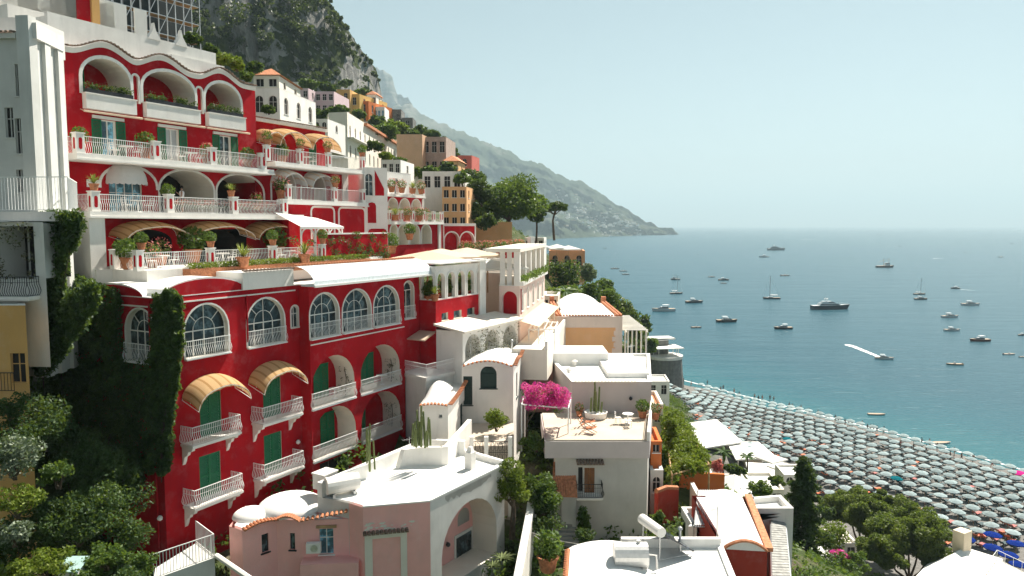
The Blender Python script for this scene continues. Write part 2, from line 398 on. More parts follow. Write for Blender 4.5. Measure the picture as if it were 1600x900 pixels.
# top silhouette of the near cliff: px -> py
SIL = [(180, -420), (330, -330), (400, -200), (450, -90), (500, -15), (520, 10), (540, 40), (556, 66), (575, 92), (588, 108), (592, 128), (600, 165), (606, 192)]
def silh(px):
    for (a, ya), (b_, yb) in zip(SIL, SIL[1:]):
        if a <= px <= b_: return ya + (yb - ya) * (px - a) / (b_ - a)
    return SIL[-1][1] if px > 600 else SIL[0][1]
NU, NV = 240, 120
cv = []
for i in range(NU + 1):
    t = i / NU; px = 150 + (606 - 150) * t
    d0 = 250 + 60 * t ** 1.5 + 45 * max(0, t - .86) / .14
    ytop = silh(px)
    for j in range(NV + 1):
        s = j / NV
        py = 235 + (ytop - 235) * s
        p = Vector(P(px, py, d0 + 10 * s * (1 + .8 * s)))
        q = Vector((p.x * .035, p.y * .035, p.z * .014))
        rid = abs(fbm(q, 4)); f2 = fbm(Vector((p.x * .16, p.y * .16, p.z * .05)), 4)
        k = 9 * rid + 3.2 * f2 + 1.0 * mn.noise(p * .55) + 5 * max(0, mn.noise(Vector((p.x * .01, 3, p.z * .045))))
        edge = min(1, (1 - s) * 8, (1 - t) * 30 + .1)
        cv.append((p.x - .5 * k * edge, p.y - k * edge, p.z + .6 * f2 * edge))
# the back of the ridge
nf = NV + 1
cf = [(i * nf + j, (i + 1) * nf + j, (i + 1) * nf + j + 1, i * nf + j + 1) for i in range(NU) for j in range(NV)]
k0 = len(cv)
for i in range(NU + 1):
    v = cv[i * nf + NV]; cv.append((v[0] - 60, v[1] + 160, v[2] - 70 + 25 * mn.noise(Vector((i * .1, 0, 0)))))
cf += [(i * nf + NV, (i + 1) * nf + NV, k0 + i + 1, k0 + i) for i in range(NU)]
k1 = len(cv)
for j in range(NV + 1):
    v = cv[NU * nf + j]; cv.append((v[0] - 60, v[1] + 160, v[2] - 60 * j / NV))
cf += [(NU * nf + j, k1 + j, k1 + j + 1, NU * nf + j + 1) for j in range(NV)]
me = bpy.data.meshes.new('cliff'); me.from_pydata(cv, [], cf)
m, nt, o = _new('cliff rock'); b = bsdf(nt, o, .95, 0, .1)
g = N(nt, 'ShaderNodeNewGeometry'); gp = g.outputs['Position']
mp = N(nt, 'ShaderNodeMapping'); mp.inputs['Scale'].default_value = (1, 1, .3); nt.links.new(gp, mp.inputs[0])
rock = ramp(nt, noise(nt, mp.outputs[0], .22, 9, .72), [(.30, (.055, .055, .055)), (.44, (.18, .177, .17)), (.58, (.33, .32, .30)), (.8, (.44, .37, .29))])
gr = ramp(nt, noise(nt, gp, .28, 6, .7), [(.35, (.018, .03, .012)), (.7, (.07, .09, .025))])
sn = N(nt, 'ShaderNodeSeparateXYZ'); nt.links.new(g.outputs['Normal'], sn.inputs[0])
nf_ = N(nt, 'ShaderNodeMath', operation='MULTIPLY_ADD'); nt.links.new(noise(nt, gp, .06, 7, .7), nf_.inputs[0]); nf_.inputs[1].default_value = 1.6; nt.links.new(sn.outputs[2], nf_.inputs[2])
gm = ramp(nt, nf_.outputs[0], [(.95, (0, 0, 0)), (1.15, (1, 1, 1))])
nt.links.new(mixc(nt, gm, rock, gr), b.inputs['Base Color']); bump(nt, b, noise(nt, mp.outputs[0], .5, 9, .75), .9, 1.6)
clo = link_mesh('cliff', me, m, smooth=True); clean(clo, kind='structure')
# shrubs that cling to the ledges of the cliff
pts = []
cvA = np.array(cv[:k0])
def veg_at(px, py, rad, n, flat=.6):
    j = int(round((235 - py) / max(1, 235 - silh(px)) * NV)); i = int(round((px - 150) / 456 * NU))
    j = min(max(j, 0), NV); i = min(max(i, 0), NU); c = np.array(cv[i * nf + j])
    for _ in range(max(2, int(n * .75))):
        q = c + NR.normal(size=3) * np.array((rad, rad * .4, rad * flat)) + np.array((0, -1, 0)); a_, b_ = proj(*q)
        if a_ < 594 and b_ > silh(a_) - 5: pts.append(q + ball(70, rad * .42 * NR.uniform(.6, 1.3)))
for px, py, rad, n in [(330, 60, 5, 8), (345, 35, 5, 8), (370, 30, 6, 8), (405, 25, 6, 10), (420, 45, 6, 10), (440, 30, 6, 9), (455, 50, 5, 8), (440, 75, 4, 5), (470, 18, 6, 9), (485, 40, 5, 7), (505, 15, 4, 6), (515, 28, 4, 8), (525, 48, 4, 8), (535, 60, 4, 7),
    (545, 72, 3, 6), (555, 80, 3, 6), (568, 95, 3, 5), (580, 105, 3, 6), (586, 118, 2.5, 6), (548, 58, 3, 5), (500, 60, 4, 5), (480, 125, 4, 8), (500, 118, 4, 8), (520, 122, 4, 7), (465, 130, 4, 8), (490, 100, 4, 5), (420, 60, 4, 4), (390, 70, 4, 4), (560, 130, 3, 3), (575, 150, 3, 3), (590, 170, 2.5, 4), (598, 182, 2, 4), (535, 110, 3, 3), (440, 8, 6, 8), (410, 5, 5, 7), (360, 8, 5, 8), (470, 140, 3.5, 8), (510, 70, 3, 3), (300, 20, 6, 9), (310, 60, 6, 8), (280, 40, 6, 8)]:
    veg_at(px, py, rad, n)
for _ in range(60):
    px = R.uniform(320, 600); veg_at(px, R.uniform(silh(px), 190), R.uniform(.8, 2.2), 2)
for px in np.arange(470, 600, 4.0): veg_at(px, silh(px) + 1, 1.6, 2, .8)
so_ = leaves('cliff_scrub', np.concatenate(pts), .62, leafmat('cliff scrub', [(.016, .028, .012), (.04, .062, .02), (.10, .12, .04)], .2, .08)); so_['kind'] = 'stuff'

# ================= mountains across the bay =================
def ridge(name, prof, foot, dridge, nu, nv, amp, mat, back=1800):
    """a mountain side between its ridge line (px, py at distance) and its foot on the sea"""
    V = []; 
    def ip(tab, px):
        if px <= tab[0][0]: return tab[0][1]
        for (a, ya), (b_, yb) in zip(tab, tab[1:]):
            if a <= px <= b_: return ya + (yb - ya) * (px - a) / (b_ - a)
        return tab[-1][1]
    x0, x1 = prof[0][0], prof[-1][0]
    for i in range(nu + 1):
        px = x0 + (x1 - x0) * i / nu
        r_ = Vector(P(px, ip(prof, px), dridge(px))); f_ = Vector(P(px, 360, foot(px))); f_.z = -6
        for j in range(nv + 1):
            s = j / nv; p = f_.lerp(r_, s); p.z = f_.z + (r_.z - f_.z) * (s ** 1.15)
            q = Vector((p.x * .0016, p.y * .0016, p.z * .0006))
            k = (fbm(q * 1.6, 6) - .35 * abs(fbm(q * 4 + Vector((9, 2, 4)), 4))) * amp * min(1, s * 5) * min(1, (1 - s) * 3 + .06)
            k2 = fbm(q * 18, 3) * amp * .05
            V.append((p.x - .1 * k, p.y - k, p.z + k2 + .12 * k))
    n1 = nv + 1
    Fc = [(i * n1 + j, (i + 1) * n1 + j, (i + 1) * n1 + j + 1, i * n1 + j + 1) for i in range(nu) for j in range(nv)]
    kb = len(V)
    for i in range(nu + 1): v = V[i * n1 + nv]; V.append((v[0] - 200, v[1] + back, -6))
    Fc += [(i * n1 + nv, (i + 1) * n1 + nv, kb + i + 1, kb + i) for i in range(nu)]
    me = bpy.data.meshes.new(name); me.from_pydata(V, [], Fc)
    ob = link_mesh(name, me, mat, smooth=True); clean(ob, kind='structure'); return V, n1
m, nt, o = _new('mountain'); b = bsdf(nt, o, .95, 0, .05)
g = N(nt, 'ShaderNodeNewGeometry').outputs['Position']; sx = N(nt, 'ShaderNodeSeparateXYZ'); nt.links.new(g, sx.inputs[0])
c1 = ramp(nt, noise(nt, g, .006, 9, .7), [(.35, (.02, .032, .018)), (.55, (.045, .06, .032)), (.68, (.13, .125, .11)), (.8, (.26, .25, .23))])
mp = N(nt, 'ShaderNodeMapping'); mp.inputs['Scale'].default_value = (.2, .2, 1); nt.links.new(g, mp.inputs[0])
c2 = ramp(nt, noise(nt, mp.outputs[0], .02, 8, .7), [(.4, (.05, .055, .04)), (.6, (.28, .26, .23))])
hm = N(nt, 'ShaderNodeMapRange'); nt.links.new(sx.outputs[2], hm.inputs[0]); hm.inputs[1].default_value = 500; hm.inputs[2].default_value = 700; hm.inputs[4].default_value = .7
nt.links.new(mixc(nt, hm.outputs[0], c1, c2), b.inputs['Base Color'])
HP = [(560, 150), (600, 172), (640, 160), (655, 175), (668, 183), (690, 192), (720, 205), (750, 219), (775, 229), (800, 238), (815, 250), (830, 252), (850, 258), (870, 272), (885, 280), (905, 283), (918, 290), (935, 301), (960, 316), (985, 331), (1010, 346), (1030, 354), (1045, 359), (1052, 358), (1058, 362), (1062, 367)]
headV, headN = ridge('headland_mountain', HP, lambda px: 2500 + 1250 * max(0, min(1, (px - 860) / 200)) ** .9, lambda px: 4100 - 330 * max(0, (px - 900) / 160), 260, 60, 270, m)
PK = [(540, 90), (575, 100), (592, 107), (605, 112), (612, 118), (617, 135), (620, 142), (632, 150), (640, 158), (648, 170), (660, 186), (700, 215)]
ridge('far_peak', PK, lambda px: 4000, lambda px: 4650, 90, 50, 500, m)
# the white village on the headland: one small house each
vm = [simple('village white wall', (.66, .64, .60), .9), simple('village cream wall', (.55, .46, .36), .9)]
hm_ = MB(); hm_.box((0, 0, 4), 15, 12, 8); hm_.box((3, 0, 9.5), 8, 10, 3); v0 = hm_.build('hillside_house', vm[0])
h2_ = MB(); h2_.box((0, 0, 3), 22, 10, 6); v1 = h2_.build('hillside_house', vm[1])
hv = np.array(headV[: 261 * headN]).reshape(261, headN, 3); cnt = 0
while cnt < 190:
    i = R.randint(int((868 - 560) / 502 * 260), int((1000 - 560) / 502 * 260)); px = 560 + 502 * i / 260
    s = R.gauss(.42, .13) if R.random() < .85 else R.uniform(.1, .75)
    j = int(s * (headN - 1))
    if not 2 < j < headN - 8: continue
    p = hv[i, j]
    o2 = v0 if cnt == 0 else v1 if cnt == 1 else (v0 if R.random() < .7 else v1).copy()
    if cnt > 1: COL.objects.link(o2)
    o2.location = (p[0] + R.uniform(-6, 6), p[1] - 2, p[2] - 1); o2.rotation_euler = (0, 0, R.uniform(0, 3)); s_ = R.uniform(.55, 1.15); o2.scale = (s_, s_, s_)
    clean(o2, 'tiny pale house of the village scattered over the hazy headland across the bay', 'house', 'village houses on the headland'); cnt += 1
# ================= building kit =================
def arch(u0, u1, z0, zt, n=14, rise=None):
    c = (u0 + u1) / 2; r = (u1 - u0) / 2
    if rise is None: rise = min(r, (zt - z0) * .6)
    return [(u0, z0), (u1, z0)] + [(c + r * cos(pi * i / n), zt - rise + rise * sin(pi * i / n)) for i in range(n + 1)]
def rect(u0, u1, z0, z1): return [(u0, z0), (u1, z0), (u1, z1), (u0, z1)]
def inset(foot, t):
    n = len(foot); out = []
    for i in range(n):
        a, b, c = foot[i - 1], foot[i], foot[(i + 1) % n]
        d1 = (b[0] - a[0], b[1] - a[1]); d2 = (c[0] - b[0], c[1] - b[1]); l1 = hypot(*d1); l2 = hypot(*d2)
        n1 = (-d1[1] / l1, d1[0] / l1); n2 = (-d2[1] / l2, d2[0] / l2)
        k = 1 + n1[0] * n2[0] + n1[1] * n2[1]; k = max(k, .35)
        out.append((b[0] + (n1[0] + n2[0]) / k * t, b[1] + (n1[1] + n2[1]) / k * t))
    return out
def ring(m, w, poly, wd, o0, o1, mi=0, base=False):
    """flat moulding of width wd that follows an opening's outline (not along its base)"""
    c = (sum(p[0] for p in poly) / len(poly), sum(p[1] for p in poly) / len(poly)); pts = poly[1:] + poly[:1]
    if base: pts = pts + [pts[0]]
    inn = pts; out = []
    for i, p in enumerate(pts):
        a = pts[max(0, i - 1)]; b = pts[min(len(pts) - 1, i + 1)]
        if i == 0 and not base: a = p; b = (p[0], p[1] + 1)
        if i == len(pts) - 1 and not base: a = (p[0], p[1] + 1); b = p
        d = (b[0] - a[0], b[1] - a[1]); l = hypot(*d) or 1; q = (d[1] / l, -d[0] / l)
        out.append((p[0] + q[0] * wd, p[1] + q[1] * wd))
    for i in range(len(pts) - 1):
        q = [inn[i], out[i], out[i + 1], inn[i + 1]]
        v = [w.pt(u, z, o1) for u, z in q] + [w.pt(u, z, o0) for u, z in q]
        m.add(v, [(0, 1, 2, 3), (1, 5, 6, 2), (0, 3, 7, 4)], mi)
BELLY = [(0, .04), (.075, .14), (.115, .27), (.08, .42), (.015, .58), (0, .75), (0, .98)]
STRAIGHT = [(0, .04), (0, .98)]
def railing(m, pts, z, h=1.0, belly=True, sp=.125, r=.013, out=None, closed=False):
    """balusters between a bottom and a top bar along plan points; they swell to the right-hand side of the line"""
    prof = BELLY if belly else STRAIGHT
    L = list(pts)
    for (ax, ay), (bx, by) in zip(L, L[1:]):
        l = hypot(bx - ax, by - ay)
        if l < .05: continue
        e = ((bx - ax) / l, (by - ay) / l); nn = (e[1], -e[0]); k = max(1, int(l / sp))
        for i in range(k + 1):
            t = min(l - .01, max(.01, l * i / k)); x, y = ax + e[0] * t, ay + e[1] * t
            m.tube([(x + nn[0] * o, y + nn[1] * o, z + q * h) for o, q in prof], r, 4, cap=False, up=(nn[0], nn[1], .01))
        m.tube([(ax, ay, z + h), (bx, by, z + h)], .028, 4); m.tube([(ax, ay, z + .04 * h), (bx, by, z + .04 * h)], .02, 4)
        if belly:
            m.tube([(ax, ay, z + .72 * h), (bx, by, z + .72 * h)], .014, 4)
CARVE = []
class Bld:
    def __init__(s, name, label, cat, foot, z0, z1, mats, group=None, root=None):
        c = (sum(p[0] for p in foot) / len(foot), sum(p[1] for p in foot) / len(foot))
        s.t = root or thing(name, label, cat, (c[0], c[1], z0), group); s.foot = foot; s.z0, s.z1 = z0, z1; s.mats = mats if isinstance(mats, list) else [mats]
        CARVE.append((list(foot), z0)); s.w = []; s.L = []; s.h = {}; s.top = {}
        n = len(foot)
        for i in range(n):
            a, b = foot[i], foot[(i + 1) % n]
            s.w.append(Wall(a[0], a[1], math.degrees(atan2(b[0] - a[0], b[1] - a[1])))); s.L.append(hypot(b[0] - a[0], b[1] - a[1])); s.h[i] = []
    def r(s, i, pl, pr, yb, yt, out=0):
        w = s.w[i]; ym = (yb + yt) / 2; pm = (pl + pr) / 2
        u0, u1 = sorted((w.uv(pl, ym, out)[0], w.uv(pr, ym, out)[0]))
        return max(.06, u0), min(s.L[i] - .06, u1), w.uv(pm, yb, out)[1], w.uv(pm, yt, out)[1]
    def hole(s, i, poly, depth=.3, mi=0): s.h[i].append((poly, depth, mi))
    def finish(s, roof=ROOFW, parapet=.4, pt=.25, skip=(), roofname='roof', parmat=None, wallmats=None):
        m = MB()
        for i, w in enumerate(s.w):
            if i in skip: continue
            L = s.L[i]; outer = [(0, s.z0), (L, s.z0), (L, s.z1), (0, s.z1)]
            if i in s.top: outer = [(0, s.z0), (L, s.z0)] + s.top[i]
            hs = [h[0] for h in s.h[i]]; allp = outer + [p for h in hs for p in h]
            mi0 = (wallmats or {}).get(i, 0)
            m.add([w.pt(u, z) for u, z in allp], tess2(outer, hs), mi0)
            for poly, dep, mi in s.h[i]:
                n = len(poly)
                for k in range(n):
                    a, b = poly[k], poly[(k + 1) % n]
                    m.add([w.pt(*a), w.pt(*b), w.pt(*b, -dep), w.pt(*a, -dep)], [(0, 3, 2, 1)], mi)
        s.wall = m.build('wall', s.mats, s.t)
        if roof:
            inn = inset(s.foot, pt); n = len(inn); k = MB(); zr = s.z1 - parapet
            k.prism(inn, zr - .2, zr)
            s.roof = k.build(roofname, roof, s.t)
            if parapet > .02:
                k = MB()
                ou = inset(s.foot, -.012)
                for i in range(n):
                    a, b, c, d = ou[i], ou[(i + 1) % n], inn[(i + 1) % n], inn[i]
                    k.add([(*a, s.z1 + .03), (*b, s.z1 + .03), (*c, s.z1 + .03), (*d, s.z1 + .03), (*d, zr - .05), (*c, zr - .05), (*a, s.z1 - .02), (*b, s.z1 - .02)],
                          [(0, 1, 2, 3), (3, 2, 5, 4), (6, 7, 1, 0)])
                k.build('parapet', parmat or roof, s.t)
        return s
# ---- openings (each registers a hole and builds the part behind it)
def pane(s, i, poly, dep, parent, mat=GLASS, name='pane'):
    m = MB(); w = s.w[i]; m.add([w.pt(u, z, -dep) for u, z in poly], tess2(poly)); return m.build(name, mat, parent)
def fan_window(s, i, u0, u1, z0, zt, dep=.28, rail=True, mat=GLASS, rise=None, fan=True, ringw=.1, ringmat=WHITE, rh=1.0):
    w = s.w[i]; po = arch(u0, u1, z0, zt, rise=rise); s.hole(i, po, dep, 1)
    m = MB(); ring(m, w, po, ringw, -.005, .035)
    c = (u0 + u1) / 2; r = (u1 - u0) / 2; rs = rise if rise is not None else min(r, (zt - z0) * .6); zs = zt - rs
    g0, g1 = -dep + .004, -dep + .05; b = .03
    m.wbox(w, c - b, c + b, z0, zs, g0, g1)
    m.wbox(w, u0, u1, zs - b, zs + b, g0, g1 + .004)
    if r > .8:
        for q in (-.5, .5): m.wbox(w, c + r * q - b * .7, c + r * q + b * .7, z0, zs - b, g0, g1 - .003)
    if fan:
        def bar(a, r0, r1):
            p0 = w.pt(c + r0 * r * cos(a), zs + r0 * rs * sin(a), g1 - .02); p1 = w.pt(c + r1 * r * cos(a), zs + r1 * rs * sin(a), g1 - .02); m.tube([p0, p1], b * .9, 4)
        for a in (pi / 4, pi / 2, 3 * pi / 4): bar(a, .5 if a != pi / 2 else 0, 1)
        m.tube([w.pt(c + .5 * r * cos(pi * k / 10), zs + .5 * rs * sin(pi * k / 10), g1 - .02) for k in range(11)], b * .8, 4)
    m.tube([w.pt(u, z, g1 - .03) for u, z in po], .045, 4)
    o = m.build('window', ringmat, s.t); pane(s, i, po, dep, o, mat)
    if rail:
        k = MB(); q = [w.pt(u0 - .02, 0, .03)[:2], w.pt(u0 - .02, 0, .16)[:2], w.pt(u1 + .02, 0, .16)[:2], w.pt(u1 + .02, 0, .03)[:2]]
        railing(k, q, z0, rh); k.wbox(w, u0 - .06, u1 + .06, z0 - .07, z0, .002, .22); k.build('railing', IRON, o)
    return o
def shutter_leaf(m, w, u0, u1, z0, z1, o):
    f = .07
    m.wbox(w, u0, u0 + f, z0, z1, o, o + .045); m.wbox(w, u1 - f, u1, z0, z1, o, o + .045)
    for z in (z0, (z0 + z1) / 2 - f / 2, z1 - f): m.wbox(w, u0 + f, u1 - f, z, z + f, o, o + .04)
    n = max(4, int((z1 - z0) / .09))
    for k in range(n):
        z = z0 + f + (z1 - z0 - 2 * f) * (k + .5) / n
        v = [w.pt(u0 + f, z - .035, o + .032), w.pt(u1 - f, z - .035, o + .032), w.pt(u1 - f, z + .035, o + .008), w.pt(u0 + f, z + .035, o + .008)]
        m.add(v, [(0, 1, 2, 3)])
def shut_window(s, i, u0, u1, z0, z1, mat=GREEN, opened=True, dep=.18, glass=GLASS, lintel=False, frame=WHITE, hw=None, leaf=True):
    """a window or balcony door; open shutters lie on the wall beside it, closed ones fill it"""
    w = s.w[i]; s.hole(i, rect(u0, u1, z0, z1), dep, 1); m = MB(); g0, g1 = -dep + .004, -dep + .05
    for a, b in ((u0, u0 + .06), (u1 - .06, u1), ((u0 + u1) / 2 - .04, (u0 + u1) / 2 + .04)): m.wbox(w, a, b, z0, z1 - .06, g0, g1)
    m.wbox(w, u0, u1, z1 - .06, z1, g0, g1 + .003); m.wbox(w, u0 - .06, u1 + .06, z0 - .06, z0, -.02, .06)
    if lintel: m.wbox(w, u0 - (.55 if opened else .1), u1 + (.55 if opened else .1), z1 + .04, z1 + .22, .002, .1)
    o = m.build('window', frame, s.t); pane(s, i, rect(u0, u1, z0, z1), dep, o, glass)
    if leaf:
        h = hw or (u1 - u0) / 2
        for a, b, q in (((u0 - h, u0 - .01, .02), (u1 + .01, u1 + h, .02)) if opened else ((u0, (u0 + u1) / 2 - .005, -.08), ((u0 + u1) / 2 + .005, u1, -.08))):
            k = MB(); shutter_leaf(k, w, a, b, z0 + .01, z1 - .01, q); k.build('shutter', mat, o)
    return o
def plain_window(s, i, u0, u1, z0, z1, arched=False, frame=WHITE, glass=GLASS, dep=.16, sill=True, bars=1, name='window', ringw=0, rise=None):
    w = s.w[i]; po = arch(u0, u1, z0, z1, 10, rise) if arched else rect(u0, u1, z0, z1); s.hole(i, po, dep, 1 if len(s.mats) > 1 else 0); m = MB(); g0, g1 = -dep + .004, -dep + .045
    m.tube([w.pt(u, z, g1 - .02) for u, z in po + po[:1]], .035, 4)
    for k in range(bars):
        c = u0 + (u1 - u0) * (k + 1) / (bars + 1); m.wbox(w, c - .022, c + .022, z0, z1 - (0 if not arched else .08), g0, g1)
    if z1 - z0 > 1.2 and bars: m.wbox(w, u0, u1, z0 + (z1 - z0) * .62, z0 + (z1 - z0) * .62 + .04, g0, g1 + .003)
    if sill: m.wbox(w, u0 - .08, u1 + .08, z0 - .07, z0, -.02, .07)
    if ringw: ring(m, w, po, ringw, -.004, .03)
    o = m.build(name, frame, s.t); pane(s, i, po, dep, o, glass); return o
def loggia(s, i, u0, u1, z0, zt, dep=1.6, rise=None, door=None, doormat=GREEN, backmat=None, ringw=0, rail=True, floor=None, revealmi=1, rh=1.0, railout=.1, name='loggia', belly=True):
    w = s.w[i]; po = arch(u0, u1, z0, zt, rise=rise); s.hole(i, po, dep, revealmi); m = MB()
    pb = [(u0 - .3, z0), (u1 + .3, z0), (u1 + .3, zt + .2), (u0 - .3, zt + .2)]
    m.add([w.pt(u, z, -dep + .003) for u, z in pb], [(0, 1, 2, 3)])
    o = m.build(name, backmat or s.mats[0], s.t)
    if ringw:
        k = MB(); ring(k, w, po, ringw, -.004, .05); k.build('moulding', WHITE, o)
    if door:
        k = MB(); a, b, h = door
        mid = (a + b) / 2
        k.wbox(w, a - .05, b + .05, z0 + h, z0 + h + .06, -dep + .006, -dep + .07)
        shutter_leaf(k, w, a, mid - .005, z0 + .04, z0 + h, -dep + .02); shutter_leaf(k, w, mid + .005, b, z0 + .04, z0 + h, -dep + .02); k.build('door', doormat, o)
    if rail:
        k = MB(); q = [w.pt(u0 - .02, 0, .02)[:2], w.pt(u0 - .02, 0, railout)[:2], w.pt(u1 + .02, 0, railout)[:2], w.pt(u1 + .02, 0, .02)[:2]]
        railing(k, q, z0 + .02, rh, belly); k.wbox(w, u0 - .05, u1 + .05, z0 - .12, z0 + .0, .002, railout + .06); k.build('railing', IRON, o)
    return o
def awning(parent, w, u0, u1, zs, rise, proj, drop, mats=(AWTAN, AWTAN2), frame=IRON, stripes=9, skirt=.14, o0=.02, name='awning'):
    m = MB(); c = (u0 + u1) / 2; r = (u1 - u0) / 2
    def fn(a, b):
        t = pi * a; o = o0 + proj * b
        return w.pt(c - r * cos(t), zs + rise * sin(t) - drop * b * b - .02 * sin(t * 6) * b, o)
    st = 4
    m.grid(fn, stripes * st, 5, mfn=lambda i, j: 1 if i % st == 0 else 0, flip=False)
    def sk(a, b):
        t = pi * a; k = 1 - skirt * b / max(rise, .01)
        return w.pt(c - r * cos(t) * (1 - b * .02), zs + rise * sin(t) - drop - .02 * sin(t * 6) - skirt * b * (1 - .3 * abs(sin(a * stripes * pi))), o0 + proj + .015 * b)
    m.grid(sk, stripes * st, 1, mfn=lambda i, j: 1 if i % st == 0 else 0)
    o = m.build(name, list(mats), parent, smooth=False)
    f = MB()
    for b in (0.02, .5, 1.0):
        f.tube([Vector(fn(k / 12, b)) + Vector((0, 0, -.035)) for k in range(13)], .02, 4)
    for a in (0, 1): f.tube([Vector(fn(a, 0)) + Vector((0, 0, -.04)), Vector(fn(a, 1)) + Vector((0, 0, -.04))], .02, 4)
    f.build('awning_frame', frame, o); return o
def balcony(s, i, u0, u1, z, proj, corb=True, rail_h=1.0):
    w = s.w[i]; m = MB(); m.wbox(w, u0, u1, z - .13, z, .003, proj); m.wbox(w, u0 + .05, u1 - .05, z - .2, z - .13, .003, proj - .08)
    o = m.build('balcony', WHITE, s.t)
    k = MB(); e = .04; railing(k, [w.pt(u0 + e, 0, .02)[:2], w.pt(u0 + e, 0, proj - e)[:2], w.pt(u1 - e, 0, proj - e)[:2], w.pt(u1 - e, 0, .02)[:2]], z + .01, rail_h, r=.015); k.build('railing', IRON, o)
    if corb:
        for u in (u0 + .08, u1 - .32):
            k = MB(); prof = [(.003, -.2), (proj * .85, -.2), (proj * .8, -.34), (proj * .5, -.42), (proj * .42, -.62), (proj * .2, -.74), (proj * .12, -1.0), (.003, -1.22)]
            n = len(prof)
            v = [w.pt(u + d, z + q - .003, o_) for d in (0, .2) for o_, q in prof]
            k.add(v, [tuple(range(n))[::-1], tuple(range(n, 2 * n))] + [(a, (a + 1) % n, (a + 1) % n + n, a + n) for a in range(n)]); k.build('corbel', WHITE, o)
    return o
def tiles(m, path, out=(0, 0), sp=.27, r=.1, ln=.3, mi=0):
    """a row of half-round roof tiles along a line, pointing to `out`"""
    for (a, b) in zip(path, path[1:]):
        a, b = Vector(a), Vector(b); l = (b - a).length; k = max(1, int(l / sp)); d = (b - a) / k; dn = d.normalized()
        for i in range(k):
            c = a + d * (i + .5); o = Vector((out[0], out[1], -.12)); v = []
            for t in (0, 1):
                for q in range(5):
                    an = pi * q / 4; v.append(c + o * (ln * (t - .35)) + dn * (r * cos(an)) + Vector((0, 0, r * sin(an) - .02)))
            m.add(v, [(q, q + 5, q + 6, q + 1) for q in range(4)] + [(0, 1, 2, 3, 4), (9, 8, 7, 6, 5)], mi)
def post(parent, x, y, z, h=1.12, sx=.55, az=28, sy=.4, face=RED, name='post', oval=True):
    m = MB(); m.box((x, y, z + h / 2), sx, sy, h, az); m.box((x, y, z + h + .03), sx + .08, sy + .08, .06, az); o = m.build(name, WHITE, parent)
    if oval:
        k = MB()
        for q, hw in ((az, sx / 2), (az + 90, sy / 2)):
            w = Wall(x, y, q); half = sy / 2 if q == az else sx / 2; ww = min(.12, hw * .45)
            po = [(ww * cos(t), h * .5 + (h * .3 - ww) * (1 if sin(t) > 0 else -1) + ww * sin(t)) for t in [2 * pi * j / 12 + .01 for j in range(12)]]
            k.wprism(w, [(u, z + v) for u, v in po], half - .01, half + .006)
        k.build('panel', face, o)
    return o
CLASSIC = None
def ground_floor(name, pts, z, th, mat, parent):
    m = MB(); m.prism(pts, z - th, z); return m.build(name, mat, parent)
# ================= lower red wing of the hotel =================
HW = [RED, CREAML]
WL = wall_px(249, 560, 38.7, 28.5)
uB, uC, uD = 10.2, 20.33, 23.0
ft = [WL.pt(0, 0)[:2], WL.pt(uB, 0)[:2], WL.pt(uB, 0, .9)[:2], WL.pt(uC, 0, .9)[:2], WL.pt(uC, 0, .4)[:2], WL.pt(uD, 0, .4)[:2], WL.pt(uD, 0, -9)[:2], WL.pt(0, 0, -9)[:2]]
Lb = Bld('hotel_wing', 'lower red hotel wing with fanlight windows, arched loggias and white balconies', 'hotel', ft, 28.6, 44.15, HW)
ZW, ZB, ZC = 40.62, 36.0, 32.48
fan_window(Lb, 0, *Lb.r(0, 288, 356, 555, 474)[:2], ZW, 43.55)
fan_window(Lb, 0, *Lb.r(0, 386, 444, 540, 465)[:2], ZW, 43.5)
plain_window(Lb, 0, *Lb.r(0, 455, 468, 511, 478), arched=True, ringw=.1, sill=True)
for pl, pr in ((480, 529), (535, 579), (584, 623)):
    fan_window(Lb, 2, *Lb.r(2, pl, pr, 515, 450)[:2], ZW, 43.5)
fan_window(Lb, 4, *Lb.r(4, 630, 646, 500, 440)[:2], ZW + .1, 43.6, fan=False)
# doors under awnings with balconies
for (pl, pr), aw, (b0, b1), zb in (((311, 347), 1, (281, 372), ZB), ((410, 441), 1, (393, 468), ZB), ((303, 347), 0, (281, 372), ZC), ((402, 447), 0, (393, 468), ZC)):
    u0, u1, _, _ = Lb.r(0, pl, pr, 690, 610); c = (u0 + u1) / 2
    shut_window(Lb, 0, c - .72, c + .72, zb + .02, zb + 2.45, opened=False)
    q0 = Lb.r(0, b0, b1, 690, 650)[0]; q1 = q0 + 3.35
    balcony(Lb, 0, q0, q1, zb, 1.0)
    if aw: awning(Lb.t, Lb.w[0], c - 1.85, c + 1.75, zb + 2.45, 1.1, 1.35, .5)
# arched loggias of the projecting bay
for (pl, pr), (d0, d1), zb in (((487, 554), (489, 512), ZB), ((564, 625), (563, 583), ZB), ((487, 555), (498, 520), ZC), ((564, 625), (556, 569), ZC)):
    u0, u1, _, _ = Lb.r(2, pl, pr, 640, 580)
    dw = Lb.w[2]; e0 = dw.uv(d0, 585, -1.7)[0]; e1 = dw.uv(d1, 585, -1.7)[0]
    loggia(Lb, 2, u0, u1, zb, zb + 3.25, dep=1.7, door=(max(u0 + .1, e0), e1, 2.35))
plain_window(Lb, 2, *Lb.r(2, 500, 545, 760, 716), frame=STONE, glass=DARK, sill=False, bars=2)
# end wall with the arched window beside the ivy
w7 = Lb.w[7]; L7 = Lb.L[7]
u0, u1, z0, zt = Lb.r(7, 197, 243, 553, 478); fan_window(Lb, 7, u0, u1, ZW, 43.5, rh=1.0)
Lb.finish(roof=ROOFW, parapet=.05)
